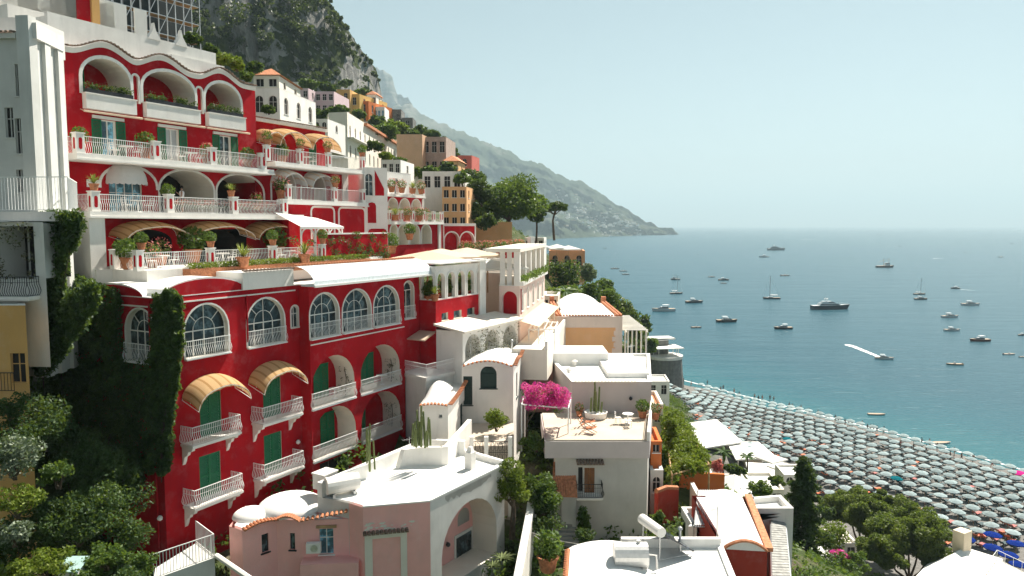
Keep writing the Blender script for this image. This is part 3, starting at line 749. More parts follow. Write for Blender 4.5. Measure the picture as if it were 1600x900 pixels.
# roof mouldings, barrel vaults and gutters
m = MB(); m.wbox(Lb.w[0], 0.02, uB - .3, 43.78, 43.86, .003, .06); m.wbox(w7, 1, L7 - .02, 43.62, 43.7, .003, .06); m.wbox(Lb.w[2], 0.05, Lb.L[2] - .05, 40.2, 40.28, .003, .05); m.build('cornice', WHITE, Lb.t)
def vault(parent, w, u0, u1, z, rise, d0, d1, name='vault', mat=ROOFW, front=RED, n=14):
    c = (u0 + u1) / 2; r = (u1 - u0) / 2; k = MB()
    arc = [(c + r * cos(pi * i / n), z + rise * sin(pi * i / n)) for i in range(n + 1)]
    k.wprism(w, arc, d0, d1); o = k.build(name, mat, parent)
    q = MB(); ar2 = [(c + (r - .0) * cos(pi * i / n), z + (rise - .1) * sin(pi * i / n)) for i in range(n + 1)]
    q.wprism(w, ar2, d1 - .02, d1 + .015); q.build('gable', front, o); return o
vault(Lb.t, Lb.w[0], .3, 5.9, 44.14, .95, -2.0, -.02)
vault(Lb.t, Lb.w[7], L7 - 6.2, L7 - 1.2, 44.14, .7, -2.5, -.02)
# the white parapet box and its little tiled ridge in front of the terrace
k = MB(); k.wbox(Lb.w[0], 5.6, 9.7, 44.16, 45.2, -2.6, .12); k.build('parapet_box', WHITE, Lb.t)
k = MB(); tiles(k, [Lb.w[0].pt(5.6, 45.28, .1), Lb.w[0].pt(9.7, 45.28, .1)], Lb.w[0].n); k.build('coping', TILED, Lb.t)
def gut(a, b):
    w = Lb.w[2]; o = a * pi / 2
    return w.pt(-.25 + (Lb.L[2] + 2.9) * b, 44.2 + 1.15 * sin(o), -1.0 + 1.75 * cos(o))
k = MB(); k.grid(gut, 8, 24); k.wbox(Lb.w[2], -.25, Lb.L[2] + 2.65, 44.08, 44.2, -.4, .76); k.build('curved_eave', simple('pale blue eave paint', (.62, .68, .70), .6), Lb.t, smooth=False)
k = MB(); k.wbox(Lb.w[2], -.3, Lb.L[2] + 2.7, 44.04, 44.18, .765, .86); k.build('gutter', WHITE, Lb.t)
k = MB(); tiles(k, [Lb.w[2].pt(-.2, 45.42, -1.0), Lb.w[2].pt(Lb.L[2] + 2.6, 45.42, -1.0)], Lb.w[2].n); k.build('coping', TERRA, Lb.t)
k = MB(); k.tube([Lb.w[7].pt(L7 - .55, 29, .09), Lb.w[7].pt(L7 - .55, 44.0, .09)], .06, 7); k.tube([Lb.w[0].pt(5.9, 41.0, .07), Lb.w[0].pt(5.9, 43.8, .07)], .05, 6); k.build('downpipe', RED, Lb.t)
# ================= terrace over the lower wing =================
T0 = 45.45
k = MB(); a0 = WL.pt(-.2, 0, -2.4)[:2]
WU = wall_px(140, 200, 45, 28)
TR0 = WU.pt(-.9, 0, 6)[:2]; TR1 = WU.pt(13.3, 0, 6)[:2]
WR0 = Wall(TR0[0], TR0[1], 28)
TL = (TR0[0] - .879 * 3.1, TR0[1] + .477 * 3.1)
def up(w, px, py=300, out=0): return w.uv(px, py, out)[0]
# ================= upper red block =================
u0U, u1U = -1.6, 13.0
ft = [WU.pt(u0U, 0)[:2], WU.pt(u1U, 0)[:2], WU.pt(u1U, 0, -10)[:2], WU.pt(u0U, 0, -10)[:2]]
Ub = Bld('hotel_block', 'tall upper red hotel block with wavy tiled roofline, white arches and stacked terraces', 'hotel', ft, 44.0, 58.35, [RED, CREAML, DARK])
w = Ub.w[0]
hump = [(1.2, 2.3), (5.15, 2.3), (9.85, 2.1)]
def wavy(u): return 58.35 + sum(.72 * cos(min(1, abs(u - c) / h) * pi / 2) ** 2 for c, h in hump)
LU = Ub.L[0]
prof = [(LU - LU * i / 60, wavy(LU - LU * i / 60 + u0U)) for i in range(61)]
Ub.top[0] = prof
Z3, Z2, Z1 = 55.84, 52.13, 48.8
sh = -u0U
for (pl, pr) in ((129, 204), (223, 304), (320, 375)):
    a, b = up(WU, pl, 140) + sh, up(WU, pr, 150) + sh
    loggia(Ub, 0, a, b, Z3, 58.13, dep=2.2, ringw=.2, rail=False, door=(a + .5, a + 1.5, 1.9) if pl < 300 else None, rise=1.25)
    k = MB(); k.wbox(w, a - .05, b + .12, 54.95, Z3 - .01, .003, .4); k.wbox(w, a - .1, b + .17, Z3 - .01, Z3 + .05, .003, .45); k.build('balconette', WHITE, Ub.t)
    k = MB(); k.tube([w.pt(a - .2, 54.78, .35), w.pt(b + .5, 54.78, .35)], .07, 6); k.tube([w.pt(a - .2, 54.9, .02), w.pt(a - .2, 54.78, .35)], .03, 4); k.tube([w.pt(b + .5, 54.9, .02), w.pt(b + .5, 54.78, .35)], .03, 4); k.build('rolled_awning', AWCR, Ub.t)
for pl, pr in ((208, 216), (307, 315)):
    a, b = up(WU, pl, 140) + sh, up(WU, pr, 140) + sh; po = arch(a, b, Z3 - .1, 57.5); Ub.hole(0, po, .12, 1)
    k = MB(); k.add([w.pt(u, z, -.12) for u, z in po], tess2(po)); ring(k, w, po, .12, -.004, .04, 1); k.build('niche', [RED, WHITE], Ub.t)
for pl, pr, g in ((158, 181, GLASSB), (258, 279, CURT), (342, 360, GLASS)):
    a, b = up(WU, pl, 200) + sh, up(WU, pr, 210) + sh
    shut_window(Ub, 0, a, b, Z2 + .02, Z2 + 2.3, glass=g, lintel=True, hw=.62)
# second terrace storey: one glazed bay under a dome awning and two deep arches
a, b = up(WU, 170, 290) + sh, up(WU, 221, 290) + sh
plain_window(Ub, 0, a, b, Z1 + .02, 50.75, bars=3, sill=False, glass=GLASSB)
c = (a + b) / 2; r = (b - a) / 2 + .2; k = MB()
def dome(q, t):
    an = pi * q; el = t * pi / 2; rr = r * cos(el)
    return w.pt(c - rr * cos(an), 50.75 + 1.25 * sin(el), .02 + 1.1 * cos(el) * sin(an))
k.grid(dome, 20, 8); 
def val(q, t): an = pi * q; return w.pt(c - r * 1.01 * cos(an), 50.75 - (.16 + .07 * abs(sin(q * 12 * pi))) * t, .02 + 1.12 * sin(an))
k.grid(val, 48, 1); k.build('dome_awning', AWWH, Ub.t)
a, b = up(WU, 157, 280) + sh, up(WU, 243, 280) + sh
k = MB(); ring(k, w, arch(a, b, 50.3, 51.7, rise=1.2), .16, .003, .06); k.wbox(w, a - .9, a, 50.3, 50.75, .003, .07); k.build('moulding', WHITE, Ub.t)
for pl, pr in ((250, 333), (339, 411)):
    a, b = up(WU, pl, 300) + sh, up(WU, pr, 300) + sh
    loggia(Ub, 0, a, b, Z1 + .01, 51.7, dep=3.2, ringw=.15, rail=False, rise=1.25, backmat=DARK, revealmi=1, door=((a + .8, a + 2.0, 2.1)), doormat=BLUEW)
# ground terrace storey: dark garden rooms under tan awnings
for pl, pr in ((178, 268), (286, 368), (385, 440)):
    a, b = up(WU, pl, 370) + sh, up(WU, pr, 370) + sh
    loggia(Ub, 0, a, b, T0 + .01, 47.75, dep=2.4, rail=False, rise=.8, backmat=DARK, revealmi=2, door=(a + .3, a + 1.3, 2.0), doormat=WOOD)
    awning(Ub.t, w, a - .35, b + .35, 47.35, .95, 1.7, .35, stripes=10)
Ub.finish(roof=ROOFW, parapet=.0)
k = MB(); k.wprism(w, [(0, 44), (.22, 44), (.22, 58.1)] + [(0, 58.3)], .003, .04)
top2 = [(u, z + .16) for u, z in prof]
n = len(prof); k.add([w.pt(u, z - .28, .03) for u, z in prof] + [w.pt(u, z + .02, .12) for u, z in prof] + [w.pt(u, z + .02, -.4) for u, z in prof], [(i, i + 1, i + 1 + n, i + n) for i in range(n - 1)] + [(i + n, i + 1 + n, i + 1 + 2 * n, i + 2 * n) for i in range(n - 1)]); k.build('cornice', WHITE, Ub.t)
k = MB(); tiles(k, [w.pt(u, z + .1, .1) for u, z in prof], w.n, sp=.24); k.build('coping', TILED, Ub.t)
k = MB()
def pap(z1, a, b, d0, d1): k.wbox(w, a, b, 58.3, z1, d0, d1)
pap(60.5, .2, 12.2, -1.6, -1.3); pap(60.3, .2, .5, -8, -1.6); pap(60.1, 11.9, 12.2, -8, -1.6); pap(59.6, 8.2, 12.6, -1.25, -.9); pap(61.4, 0, 3, -7.9, -5)
for u in (7.2, 9.3): k.wprism(w, [(u - .5, 60.4), (u + .5, 60.4), (u + .12, 61.0), (u, 61.5), (u - .12, 61.0)], -1.55, -1.25)
k.build('roof_parapet', WHITEG, Ub.t)
def slabedge(b, w, u0, u1, z, out, name='terrace', mat=WHITE, th=.32):
    k = MB(); k.wbox(w, u0, u1, z - th, z, .004, out); k.wbox(w, u0 - .04, u1 + .04, z - th - .06, z - th + .05, .004, out + .06); return k.build(name, mat, b.t)
def railrow(b, w, us, z, out, left=None, h=1.0, pw=.5, belly=True, sp=.125, posts=True, oval=True, right=False):
    """balustrade between square white posts at the given positions along a wall"""
    for u in us:
        if posts:
            q = w.pt(u, 0, out); post(b.t, q[0], q[1], z, 1.12 * h, pw, w.az, pw * .8, oval=oval)
    k = MB()
    for a, c in zip(us, us[1:]): railing(k, [w.pt(a + pw / 2, 0, out)[:2], w.pt(c - pw / 2, 0, out)[:2]], z, h, belly, sp)
    if left is not None: railing(k, [w.pt(us[0], 0, left)[:2], w.pt(us[0], 0, out - pw / 2)[:2]], z, h, belly, sp)
    if right: railing(k, [w.pt(us[-1], 0, out - pw / 2)[:2], w.pt(us[-1], 0, 0)[:2]], z, h, belly, sp)
    k.build('railing', IRON, b.t)
slabedge(Ub, w, -.35, LU, Z2, 1.75); railrow(Ub, w, [up(WU, p, 235, 1.5) + sh for p in (123, 243, 331, 409)], Z2, 1.5, left=.1)
slabedge(Ub, w, -.2, LU + 2.2, Z1, 2.5); railrow(Ub, w, [up(WU, p, 320, 2.2) + sh for p in (147, 264, 365, 443)], Z1, 2.2, left=.1)
k = MB(); k.wbox(w, -.2, .75, 44.2, Z1 - .33, .02, 2.35); k.build('pier', WHITE, Ub.t)
# garden terrace deck over the lower wing
deck = [TL, TR0, TR1, WU.pt(21, 0, 5.5)[:2], WU.pt(22, 0, -1)[:2], WU.pt(-1.5, 0, -1)[:2], WU.pt(-1.6, 0, 2.5)[:2]]
m = MB(); m.prism([(p[0], p[1]) for p in deck], T0 - 1.25, T0 - .002); tt = thing('roof_terrace', 'long white roof terrace with bulging white railings above the arched red wing', 'terrace', (TR0[0], TR0[1], T0))
m.build('deck', WHITE, tt)
class _B: pass
TB = _B(); TB.t = tt
LR = hypot(TR1[0] - TR0[0], TR1[1] - TR0[1])
pu = [up(WR0, p, 410) for p in (218, 331, 428, 505)]
railrow(TB, WR0, pu, T0, -.1, pw=.45)
wl = Wall(TL[0], TL[1], 118.5)
for uu in (0.1,): 
    q = wl.pt(uu, 0, -.1); post(tt, q[0], q[1], T0, 1.1, .4, 118.5, .4)
k = MB(); railing(k, [wl.pt(.35, 0, -.1)[:2], wl.pt(2.75, 0, -.1)[:2]], T0); k.build('railing', IRON, tt)
k = MB(); k.wbox(WR0, 2.3, LR + 4.6, 44.9, 45.42, .05, .75); k.build('planter', TERRA, tt)
pts = np.array([WR0.pt(R.uniform(2.4, LR + 4.5), 45.45 + R.uniform(0, .32), R.uniform(.08, .8)) for _ in range(4200)])
o = leaves('hedge', pts, .075, LEAFY, tt)
# ================= second red block further along =================
WV = WU
uV = up(WV, 570, 350, 1.9); print("uV", uV)
def bl(a, b, o0, o1): return [WV.pt(a, 0, o1)[:2], WV.pt(b, 0, o1)[:2], WV.pt(b, 0, o0)[:2], WV.pt(a, 0, o0)[:2]]
tv = thing('hotel_block', 'middle red hotel block with tan barrel awnings above and white barrel awnings below', 'hotel', WV.pt(17, 45, 0))
V0 = Bld('', '', '', bl(13.0, 21.2, -9, -.6), 52.5, 56.1, HW, root=tv)
T2v, T1v = 52.75, 49.94
for p in ((428, 450), (478, 498), (396, 408)):
    a, b = V0.r(0, *p, 235, 205)[:2]; c = (a + b) / 2
    if p[0] > 400: shut_window(V0, 0, c - .45, c + .45, T2v + .02, T2v + 2.1, opened=False, glass=GLASSB)
    if p[0] > 400 : awning(tv, V0.w[0], c - 1.75, c + 1.65, 54.5, 1.15, 1.7, .35, stripes=8)
awning(tv, V0.w[0], .1, 2.0, 54.4, 1.0, 1.6, .3, stripes=6)
V0.finish(parapet=.0)
k = MB(); k.wbox(V0.w[0], -.1, V0.L[0] + .15, 55.95, 56.2, .003, .2); k.build('cornice', WHITE, tv); k = MB(); tiles(k, [V0.w[0].pt(0, 56.26, .1), V0.w[0].pt(V0.L[0], 56.26, .1)], WV.n); k.build('coping', TILED, tv)
V1 = Bld('', '', '', bl(13.0, uV, -9, 0), 49.7, T2v, HW, root=tv)
for p in ((424, 460), (471, 507)):
    a, b = V1.r(0, *p, 300, 262)[:2]
    loggia(V1, 0, a, b, T1v, T1v + 2.4, dep=1.2, rail=False, door=(a + .2, a + .95, 2.0), ringw=.15)
    awning(tv, V1.w[0], a - .1, b + .1, T1v + 1.35, 1.1, 1.3, .3, mats=(AWWH, AWCR), stripes=6, name='awning')
V1.finish(parapet=.0)
slabedge(V1, V1.w[0], 0, V1.L[0], T2v, 1.9, th=.28)
railrow(V1, V1.w[0], [up(WV, p, 250, 1.7) - 13 for p in (417, 469, 513, 566)], T2v, 1.7, pw=.42, belly=False, sp=.16)
k = MB(); k.wbox(V1.w[0], V1.L[0] - .7, V1.L[0] + .02, T1v, T2v - .3, .004, .12); k.build('pilaster', WHITE, tv)
V2 = Bld('', '', '', bl(14.2, uV, -9, 1.9), 44.5, T1v, HW, root=tv)
a, b = V2.r(0, 530, 569, 355, 322)[:2]
def panel(b_, i, a, c, z0, z1, rad=.3):
    w_ = b_.w[i]; k = MB(); po = [(a, z0), (c, z0)] + [(c - rad + rad * cos(t), z1 - rad + rad * sin(t)) for t in (0, .5, 1, pi / 2)] + [(a + rad - rad * sin(t), z1 - rad + rad * cos(t)) for t in (0, .5, 1, pi / 2)]
    ring(k, w_, po, .16, .003, .05); k.build('moulding', WHITE, b_.t)
panel(V2, 0, a, b, 46.9, 49.4)
a, b = V2.r(0, 487, 521, 355, 322)[:2]; panel(V2, 0, a, b, 46.9, 49.4)
V2.finish(parapet=.0)
slabedge(V2, V2.w[0], -1.2, V2.L[0] + .1, T1v, .35, th=.28)
railrow(V2, V2.w[0], [up(WV, p, 305, 2.15) - 14.2 for p in (452, 524, 568)], T1v, .15, pw=.42, belly=False, sp=.15)
# white garden pavilion with a sloping canopy
pv_ = thing('pavilion', 'small white open pavilion with a sloping canvas roof against the red wall', 'pavilion', WV.pt(17, T0, 3.6))
a, b = up(WV, 457, 350, 4) , up(WV, 522, 350, 4); k = MB()
k.add([WV.pt(a, 49.0, 2.1), WV.pt(b, 48.6, 2.1), WV.pt(b + .1, 47.9, 4.9), WV.pt(a - .1, 47.9, 4.9), WV.pt(b + .1, 47.72, 4.9), WV.pt(a - .1, 47.72, 4.9)], [(0, 3, 2, 1), (3, 5, 4, 2)]); k.build('canopy', AWWH, pv_)
k = MB()
for i in range(4): q = WV.pt(a + (b - a) * i / 3, 0, 4.8); k.tube([(q[0], q[1], T0), (q[0], q[1], 47.85)], .06, 6)
k.build('column', WHITE, pv_)
for j in range(3): 
    k = MB(); po = arch(a + (b - a) * (j + .08) / 3, a + (b - a) * (j + .92) / 3, T0, 47.75); ring(k, WV, po, .08, 4.72, 4.8); k.build('arch', WHITE, pv_)
# low red wall with climbing plants
wx = thing('garden_wall', 'low red garden wall overgrown with dark creeper', 'wall', WV.pt(22, T0, 5)); a, b = up(WV, 508, 385, 5.2), up(WV, 606, 385, 5.2)
k = MB(); k.wbox(WV, a, b, T0 - 1.2, 47.3, 4.8, 5.2); k.build('wall', RED, wx); k = MB(); k.wbox(WV, a - .05, b + .05, 47.3, 47.4, 4.75, 5.25); k.build('coping', WHITE, wx)
pts = []
for _ in range(46):
    u = R.uniform(a - 3.5, b); z = 45.4 + (R.random() ** 1.5) * 1.9; pts.append(np.array(WV.pt(u, z, 5.35)) + ball(55, .36))
leaves('creeper', np.concatenate(pts), .085, LEAFD, wx)
# narrow white and red return at the end of the block
q = WV.pt(uV, 0, 1.9); W2 = Wall(q[0], q[1], 64); L2 = W2.uv(606, 350)[0]; print("L2", L2)
Wb = Bld('hotel_pavilion', 'narrow red and white corner pavilion with one arched window', 'building', [q[:2], W2.pt(L2, 0)[:2], W2.pt(L2, 0, -7)[:2], W2.pt(0, 0, -7)[:2]], 44.5, 53.0, [WHITE, WHITE])
def wu(p, y=300): return max(.1, min(L2 - .1, W2.uv(p, y)[0]))
plain_window(Wb, 0, wu(571), wu(583), 50.6, 52.5, arched=True, ringw=.12)
Wb.finish(parapet=.2)
k = MB()
for a, b, z0, z1 in ((wu(574), wu(587), 48.2, 50.0), (wu(574), wu(604), 45.0, 47.7)):
    k.wprism(W2, [(a, z0), (b, z0), (b, z1 - .3), (b - .1, z1 - .08), (b - .3, z1), (a + .3, z1), (a + .1, z1 - .08), (a, z1 - .3)], .003, .03)
k.wprism(W2, [(wu(586), 50.6), (wu(600), 50.6), (wu(600), 51.2), (wu(586), 52.8)], .003, .03)
k.build('panel', RED, Wb.t)
# ================= far red pavilions with white arcades =================
WX = wall_px(605, 350, 77, 28)
tx = thing('hotel_wing', 'far red hotel wing with rows of small white arches and flower terraces', 'hotel', WX.pt(5, 44.5))
def xb(a, b, o0, o1): return [WX.pt(a, 0, o1)[:2], WX.pt(b, 0, o1)[:2], WX.pt(b, 0, o0)[:2], WX.pt(a, 0, o0)[:2]]
LX = up(WX, 690)
X1 = Bld('', '', '', xb(0, LX, -8, 0), 43.5, 48.3, HW, root=tx)
for pl, pr in ((610, 620), (622, 637), (640, 655), (658, 673)):
    a, b = X1.r(0, pl, pr, 375, 345)[:2]; loggia(X1, 0, a, b, 45.9, 48.0, dep=1.1, rail=False, ringw=.15, backmat=CREAML)
X1.finish(parapet=0)
k = MB(); k.wbox(X1.w[0], LX - .9, LX - .4, 43.5, 48.3, .003, .15); k.build('pilaster', WHITE, tx)
slabedge(X1, X1.w[0], 0, LX, 48.4, .3, th=.25); railrow(X1, X1.w[0], [LX * t for t in (.02, .22, .42, .62, .82, .98)], 48.4, .1, pw=.4, belly=False, sp=.2)
X2 = Bld('', '', '', xb(-1, LX - 1.4, -8, -1.6), 48.2, 51.3, HW, root=tx)
for pl, pr in ((596, 604), (606, 621), (624, 640), (643, 657), (660, 667)):
    a, b = X2.r(0, pl, pr, 325, 306)[:2]; loggia(X2, 0, a, b, 48.9, 50.9, dep=1.0, rail=False, ringw=.12, backmat=CREAML)
X2.finish(parapet=0)
slabedge(X2, X2.w[0], 0, X2.L[0], 51.4, .3, th=.25); railrow(X2, X2.w[0], [X2.L[0] * t for t in (.02, .26, .5, .74, .98)], 51.4, .1, pw=.4, belly=False, sp=.2, oval=True)
X3 = Bld('', '', '', xb(1, LX - .5, -9, -4), 51.0, 54.0, [WHITE, WHITE], root=tx)
for a in (1.2, 3.4, 5.6): plain_window(X3, 0, a, a + 1.0, 51.5, 53.4, arched=True)
X3.finish(parapet=.4)
# red double-arched pavilion
x0, x1 = XY(692, 370, 94), XY(743, 370, 97); wy = Wall(x0[0], x0[1], math.degrees(atan2(x1[0] - x0[0], x1[1] - x0[1]))); LY = hypot(x1[0] - x0[0], x1[1] - x0[1])
Yb = Bld('arched_pavilion', 'small red pavilion with two white framed arches side by side', 'building', [x0, x1, wy.pt(LY, 0, -6)[:2], wy.pt(0, 0, -6)[:2]], 43.5, 48.2, [RED, WHITE])
for a, b in ((.25, LY / 2 - .1), (LY / 2 + .1, LY - .25)): loggia(Yb, 0, a, b, 44.4, 47.1, dep=.5, rail=False, ringw=.16)
Yb.finish(parapet=.1, parmat=WHITE)
k = MB(); k.wbox(wy, 0, LY, 47.9, 48.25, .003, .12); k.wbox(wy, 0, .16, 43.5, 47.9, .003, .1); k.wbox(wy, LY - .16, LY, 43.5, 47.9, .003, .1); k.build('moulding', WHITE, Yb.t)
# ================= restaurant wing: red wall, white arcade, parasols =================
D0 = WL.pt(uD, 0, .4)
WMf = Wall(D0[0], D0[1], 118.5); LMf = WMf.uv(681, 500)[0]
q = WMf.pt(LMf, 0); WM = Wall(q[0], q[1], 28.5); LM = WM.uv(757, 480)[0]
tm = thing('restaurant_wing', 'red restaurant wing with a white roof arcade and narrow slit windows', 'restaurant', WM.pt(3, 34, -2))
ftm = [D0[:2], q[:2], WM.pt(LM, 0)[:2], WM.pt(LM, 0, -8)[:2], WMf.pt(0, 0, -9)[:2]]
Mb = Bld('', '', '', ftm, 33.0, 42.0, [RED, CREAML], root=tm)
for pl, pr, yb, yt in ((690, 700, 503, 495), (709, 721, 494, 485), (730, 741, 486, 478), (748, 754, 479, 472)):
    a, b = Mb.r(1, pl, pr, yb, yt)[:2]; plain_window(Mb, 1, a, b, 40.35, 40.95, bars=0, frame=CREAML, dep=.2)
a, b = Mb.r(0, 640, 652, 570, 530)[:2]; shut_window(Mb, 0, a, b, 36.7, 38.9, mat=WOOD, opened=False)
Mb.finish(roof=TILEF, parapet=.35, parmat=RED)
# white arcade on the roof edge
Ma = Bld('', '', '', [p for p in inset(ftm, .03)], 42.03, 44.6, [WHITE, WHITE], root=tm)
for i, k_ in ((0, 1), (1, 5)):
    L_ = Ma.L[i]
    for j in range(k_):
        a, b = L_ * (j + .14) / k_, L_ * (j + .86) / k_; Ma.hole(i, arch(a, b, 42.15, 44.2), .3, 0)
Ma.finish(roof=None, skip=(2, 3, 4))
k = MB()
for i in (0, 1):
    for j in range(1 if i == 0 else 5):
        L_ = Ma.L[i]; n_ = 1 if i == 0 else 5; ring(k, Ma.w[i], arch(L_ * (j + .14) / n_, L_ * (j + .86) / n_, 42.15, 44.2), .12, .003, .05)
    k.wbox(Ma.w[i], -.05, Ma.L[i] + .05, 44.6, 44.75, -.4, .08)
k.build('arch_moulding', WHITE, tm)
k = MB(); k.box((*WM.pt(LM - .5, 0, -.3)[:2], 42.6), 1.0, .9, 5.0, 28.5); k.build('pillar', WHITE, tm)
k = MB(); k.wbox(WM, .3, LM + .5, 44.9, 45.0, -3.6, .25); k.build('canopy', AWWH, tm)
# cream porch under the red wall
tp = thing('porch', 'cream roofed porch with white arches and dry creepers below the red wall', 'porch', WM.pt(4, 34, 1.2))
LP = LM + 1.6
Pb = Bld('', '', '', [WM.pt(0, 0, 2.5)[:2], WM.pt(LP, 0, 2.5)[:2], WM.pt(LP, 0, .02)[:2], WM.pt(0, 0, .02)[:2]], 33.5, 39.75, [WHITE, WHITE], root=tp)
for j in range(3):
    a, b = LP * (j + .12) / 3, LP * (j + .9) / 3; loggia(Pb, 0, a, b, 37.2, 39.35, dep=1.5, rail=False, backmat=WHITEG, ringw=0)
Pb.finish(roof=None)
k = MB(); k.add([WM.pt(-.35, 40.25, .02), WM.pt(LP + .3, 40.25, .02), WM.pt(LP + .3, 39.8, 2.9), WM.pt(-.35, 39.8, 2.9)] + [WM.pt(-.35, 40.1, .02), WM.pt(LP + .3, 40.1, .02), WM.pt(LP + .3, 39.65, 2.9), WM.pt(-.35, 39.65, 2.9)], [(3, 2, 1, 0), (4, 5, 6, 7), (3, 7, 6, 2), (0, 4, 7, 3), (1, 2, 6, 5)]); k.build('canopy', CREAML, tp)
pts = []
for _ in range(70):
    u = R.uniform(.6, LP - .4); pts.append(np.array(WM.pt(u, R.uniform(37.3, 39.4), 2.6)) + ball(16, .4))
leaves('creeper', np.concatenate(pts), .07, DRY, tp)
# small white balcony in the corner beside the red wing
qb = WMf.pt(0.1, 0, .02); k = MB(); k.prism([WMf.pt(.05, 0, .02)[:2], WMf.pt(.05, 0, 2.6)[:2], WMf.pt(3.0, 0, 3.4)[:2], WMf.pt(3.4, 0, .02)[:2]][::-1][::-1], 36.35, 36.6)
tb = thing('terrace', 'small white corner terrace with a railing in front of a wooden door', 'terrace', WMf.pt(1.5, 36.6, 1.5)); k.build('slab', WHITE, tb)
k = MB(); railing(k, [WMf.pt(.1, 0, 2.5)[:2], WMf.pt(2.95, 0, 3.3)[:2], WMf.pt(3.3, 0, .1)[:2]][::-1][::-1], 36.6, 1.0); k.build('railing', IRON, tb)
k = MB(); k.prism([WMf.pt(.1, 0, .02)[:2], WMf.pt(.1, 0, 2.4)[:2], WMf.pt(2.8, 0, 3.2)[:2], WMf.pt(3.2, 0, .02)[:2]], 31.5, 36.34); k.build('wall', WHITE, tb)
k = MB(); k.add([WMf.pt(-.2, 39.6, .02), WMf.pt(LMf, 39.6, .02), WMf.pt(LMf + .1, 39.15, 1.7), WMf.pt(-.2, 39.15, 1.7)] + [WMf.pt(-.2, 39.5, .02), WMf.pt(LMf, 39.5, .02), WMf.pt(LMf + .1, 39.05, 1.7), WMf.pt(-.2, 39.05, 1.7)], [(3, 2, 1, 0), (4, 5, 6, 7), (2, 3, 7, 6)]); k.build('awning', AWCR, tb)
# long pale wing with a colonnade
x0 = XY(780, 480, 66); x1 = XY(812, 480, 65.5); WN = Wall(x1[0], x1[1], 10); LN = WN.uv(851, 445)[0]
Nb = Bld('terrace_wing', 'long pale pink wing with a white colonnade and planted sill above', 'building', [x0, x1, WN.pt(LN, 0)[:2], WN.pt(LN, 0, -7)[:2], (x0[0], x0[1] + LN)], 33.0, 42.6, [plaster('pale pink plaster', (.74, .58, .52), .08, (.5, .42, .38), amt=.3), WHITE])
for j in range(5): plain_window(Nb, 1, LN * (j + .25) / 5, LN * (j + .6) / 5, 40.2, 42.0, arched=True, ringw=.15, glass=GLASS)
loggia(Nb, 0, .25, Nb.L[0] - .25, 40.0, 42.1, dep=.5, rail=False, backmat=RED)
Nb.finish(roof=TILEF, parapet=.2, parmat=WHITE)
for j in range(6): p = WN.pt(.25 + (LN - .5) * j / 5, 0, -.25); k = MB(); k.box((p[0], p[1], 44.1), .55, .5, 3.0, 10); k.build('column', WHITE, Nb.t)
for j in range(3): p = (x0[0] + .3 + (x1[0] - x0[0] - .6) * j / 2, x0[1] + .25); k = MB(); k.box((p[0], p[1], 44.1), .45, .45, 3.0, 90); k.build('column', WHITE, Nb.t)
k = MB(); k.wbox(WN, -.3, LN + .3, 45.62, 45.95, -3.0, .1); k.build('roof_slab', CREAML, Nb.t)
k = MB(); k.wbox(WN, 0, LN, 42.6, 42.95, -.05, .35); k.build('planter', WHITE, Nb.t)
pts = np.concatenate([np.array(WN.pt(R.uniform(.3, LN - .3), 43.05 + R.uniform(0, .25), .2)) + ball(30, .4) for _ in range(60)])
leaves('flowers', pts, .1, LEAF, Nb.t)
# low terrace with tan awning below it
x2 = Wall(*WN.pt(0, 0, .6)[:2], 10); tn = thing('lower_terrace', 'narrow walled terrace with a tan canopy strip below the pale pink wing', 'terrace', x2.pt(6, 36, 1)); k = MB()
k.wbox(x2, -4, LN - 1, 35, 37.6, -.55, 2.4); k.build('wall', CREAML, tn); k = MB(); k.wbox(x2, -4, LN - 1, 37.6, 38.3, 2.2, 2.42); k.build('parapet', WHITE, tn)
k = MB(); k.add([x2.pt(-1, 39.6, -.5), x2.pt(LN - 2, 39.6, -.5), x2.pt(LN - 2, 39.1, 1.3), x2.pt(-1, 39.1, 1.3)], [(0, 3, 2, 1)]); k.build('canopy', AWCR, tn)
k = MB()
for j in range(5): p = x2.pt(-1 + (LN - 1.2) * j / 4, 0, 1.25); k.tube([(p[0], p[1], 37.6), (p[0], p[1], 39.1)], .05, 5)
k.build('post', IRON, tn)
# ================= white houses below =================
def vroof(parent, w, u0, u1, d0, z, rise, n=12, name='vaulted_roof', mat=ROOFW, d1=.02, two=False, front=1.0):
    """shallow vault over a rectangle behind wall w; `two` also domes it lengthwise"""
    k = MB()
    def fn(a, b): return w.pt(u0 + (u1 - u0) * a, z + rise * sin(pi * a) ** .8 * ((sin(pi * b) ** .6) if two else (front + (1 - front) * b)), d1 + (d0 - d1) * b)
    k.grid(fn, n, 10 if two else 2, flip=False)
    if not two:
        for b in (0, 1): k.add([fn(i / n, b) for i in range(n + 1)], [tuple(range(n + 1))])
    return k.build(name, mat, parent, smooth=two)
# house with the dark arched shutter
a0 = XY(722, 640, 55.5); a1 = XY(802, 640, 55.5); WA = Wall(a1[0], a1[1], 6.6); LA = 12.4
Ab = Bld('white_house', 'white house with one dark arched shutter and tiled eaves beside the pink blossom', 'house', [a0, a1, WA.pt(LA, 0)[:2], WA.pt(LA, 0, -(a1[0] - a0[0]))[:2]], 28.5, 37.25, [WHITE, WHITE])
a, b, z0, zt = Ab.r(0, 750.5, 776, 607, 572); o = plain_window(Ab, 0, a, b, z0, zt, arched=True, glass=GREEND, bars=1, frame=GREEND, dep=.12)
a, b, z0, zt = Ab.r(0, 724, 738, 633, 588); plain_window(Ab, 0, a, b, z0, zt, glass=GREEND, frame=GREEND, bars=1)
for t in (.16, .42, .68): plain_window(Ab, 1, LA * t, LA * (t + .07), 34.3, 36.3, glass=GREEND, frame=GREEND, bars=0)
Ab.finish(parapet=.0)
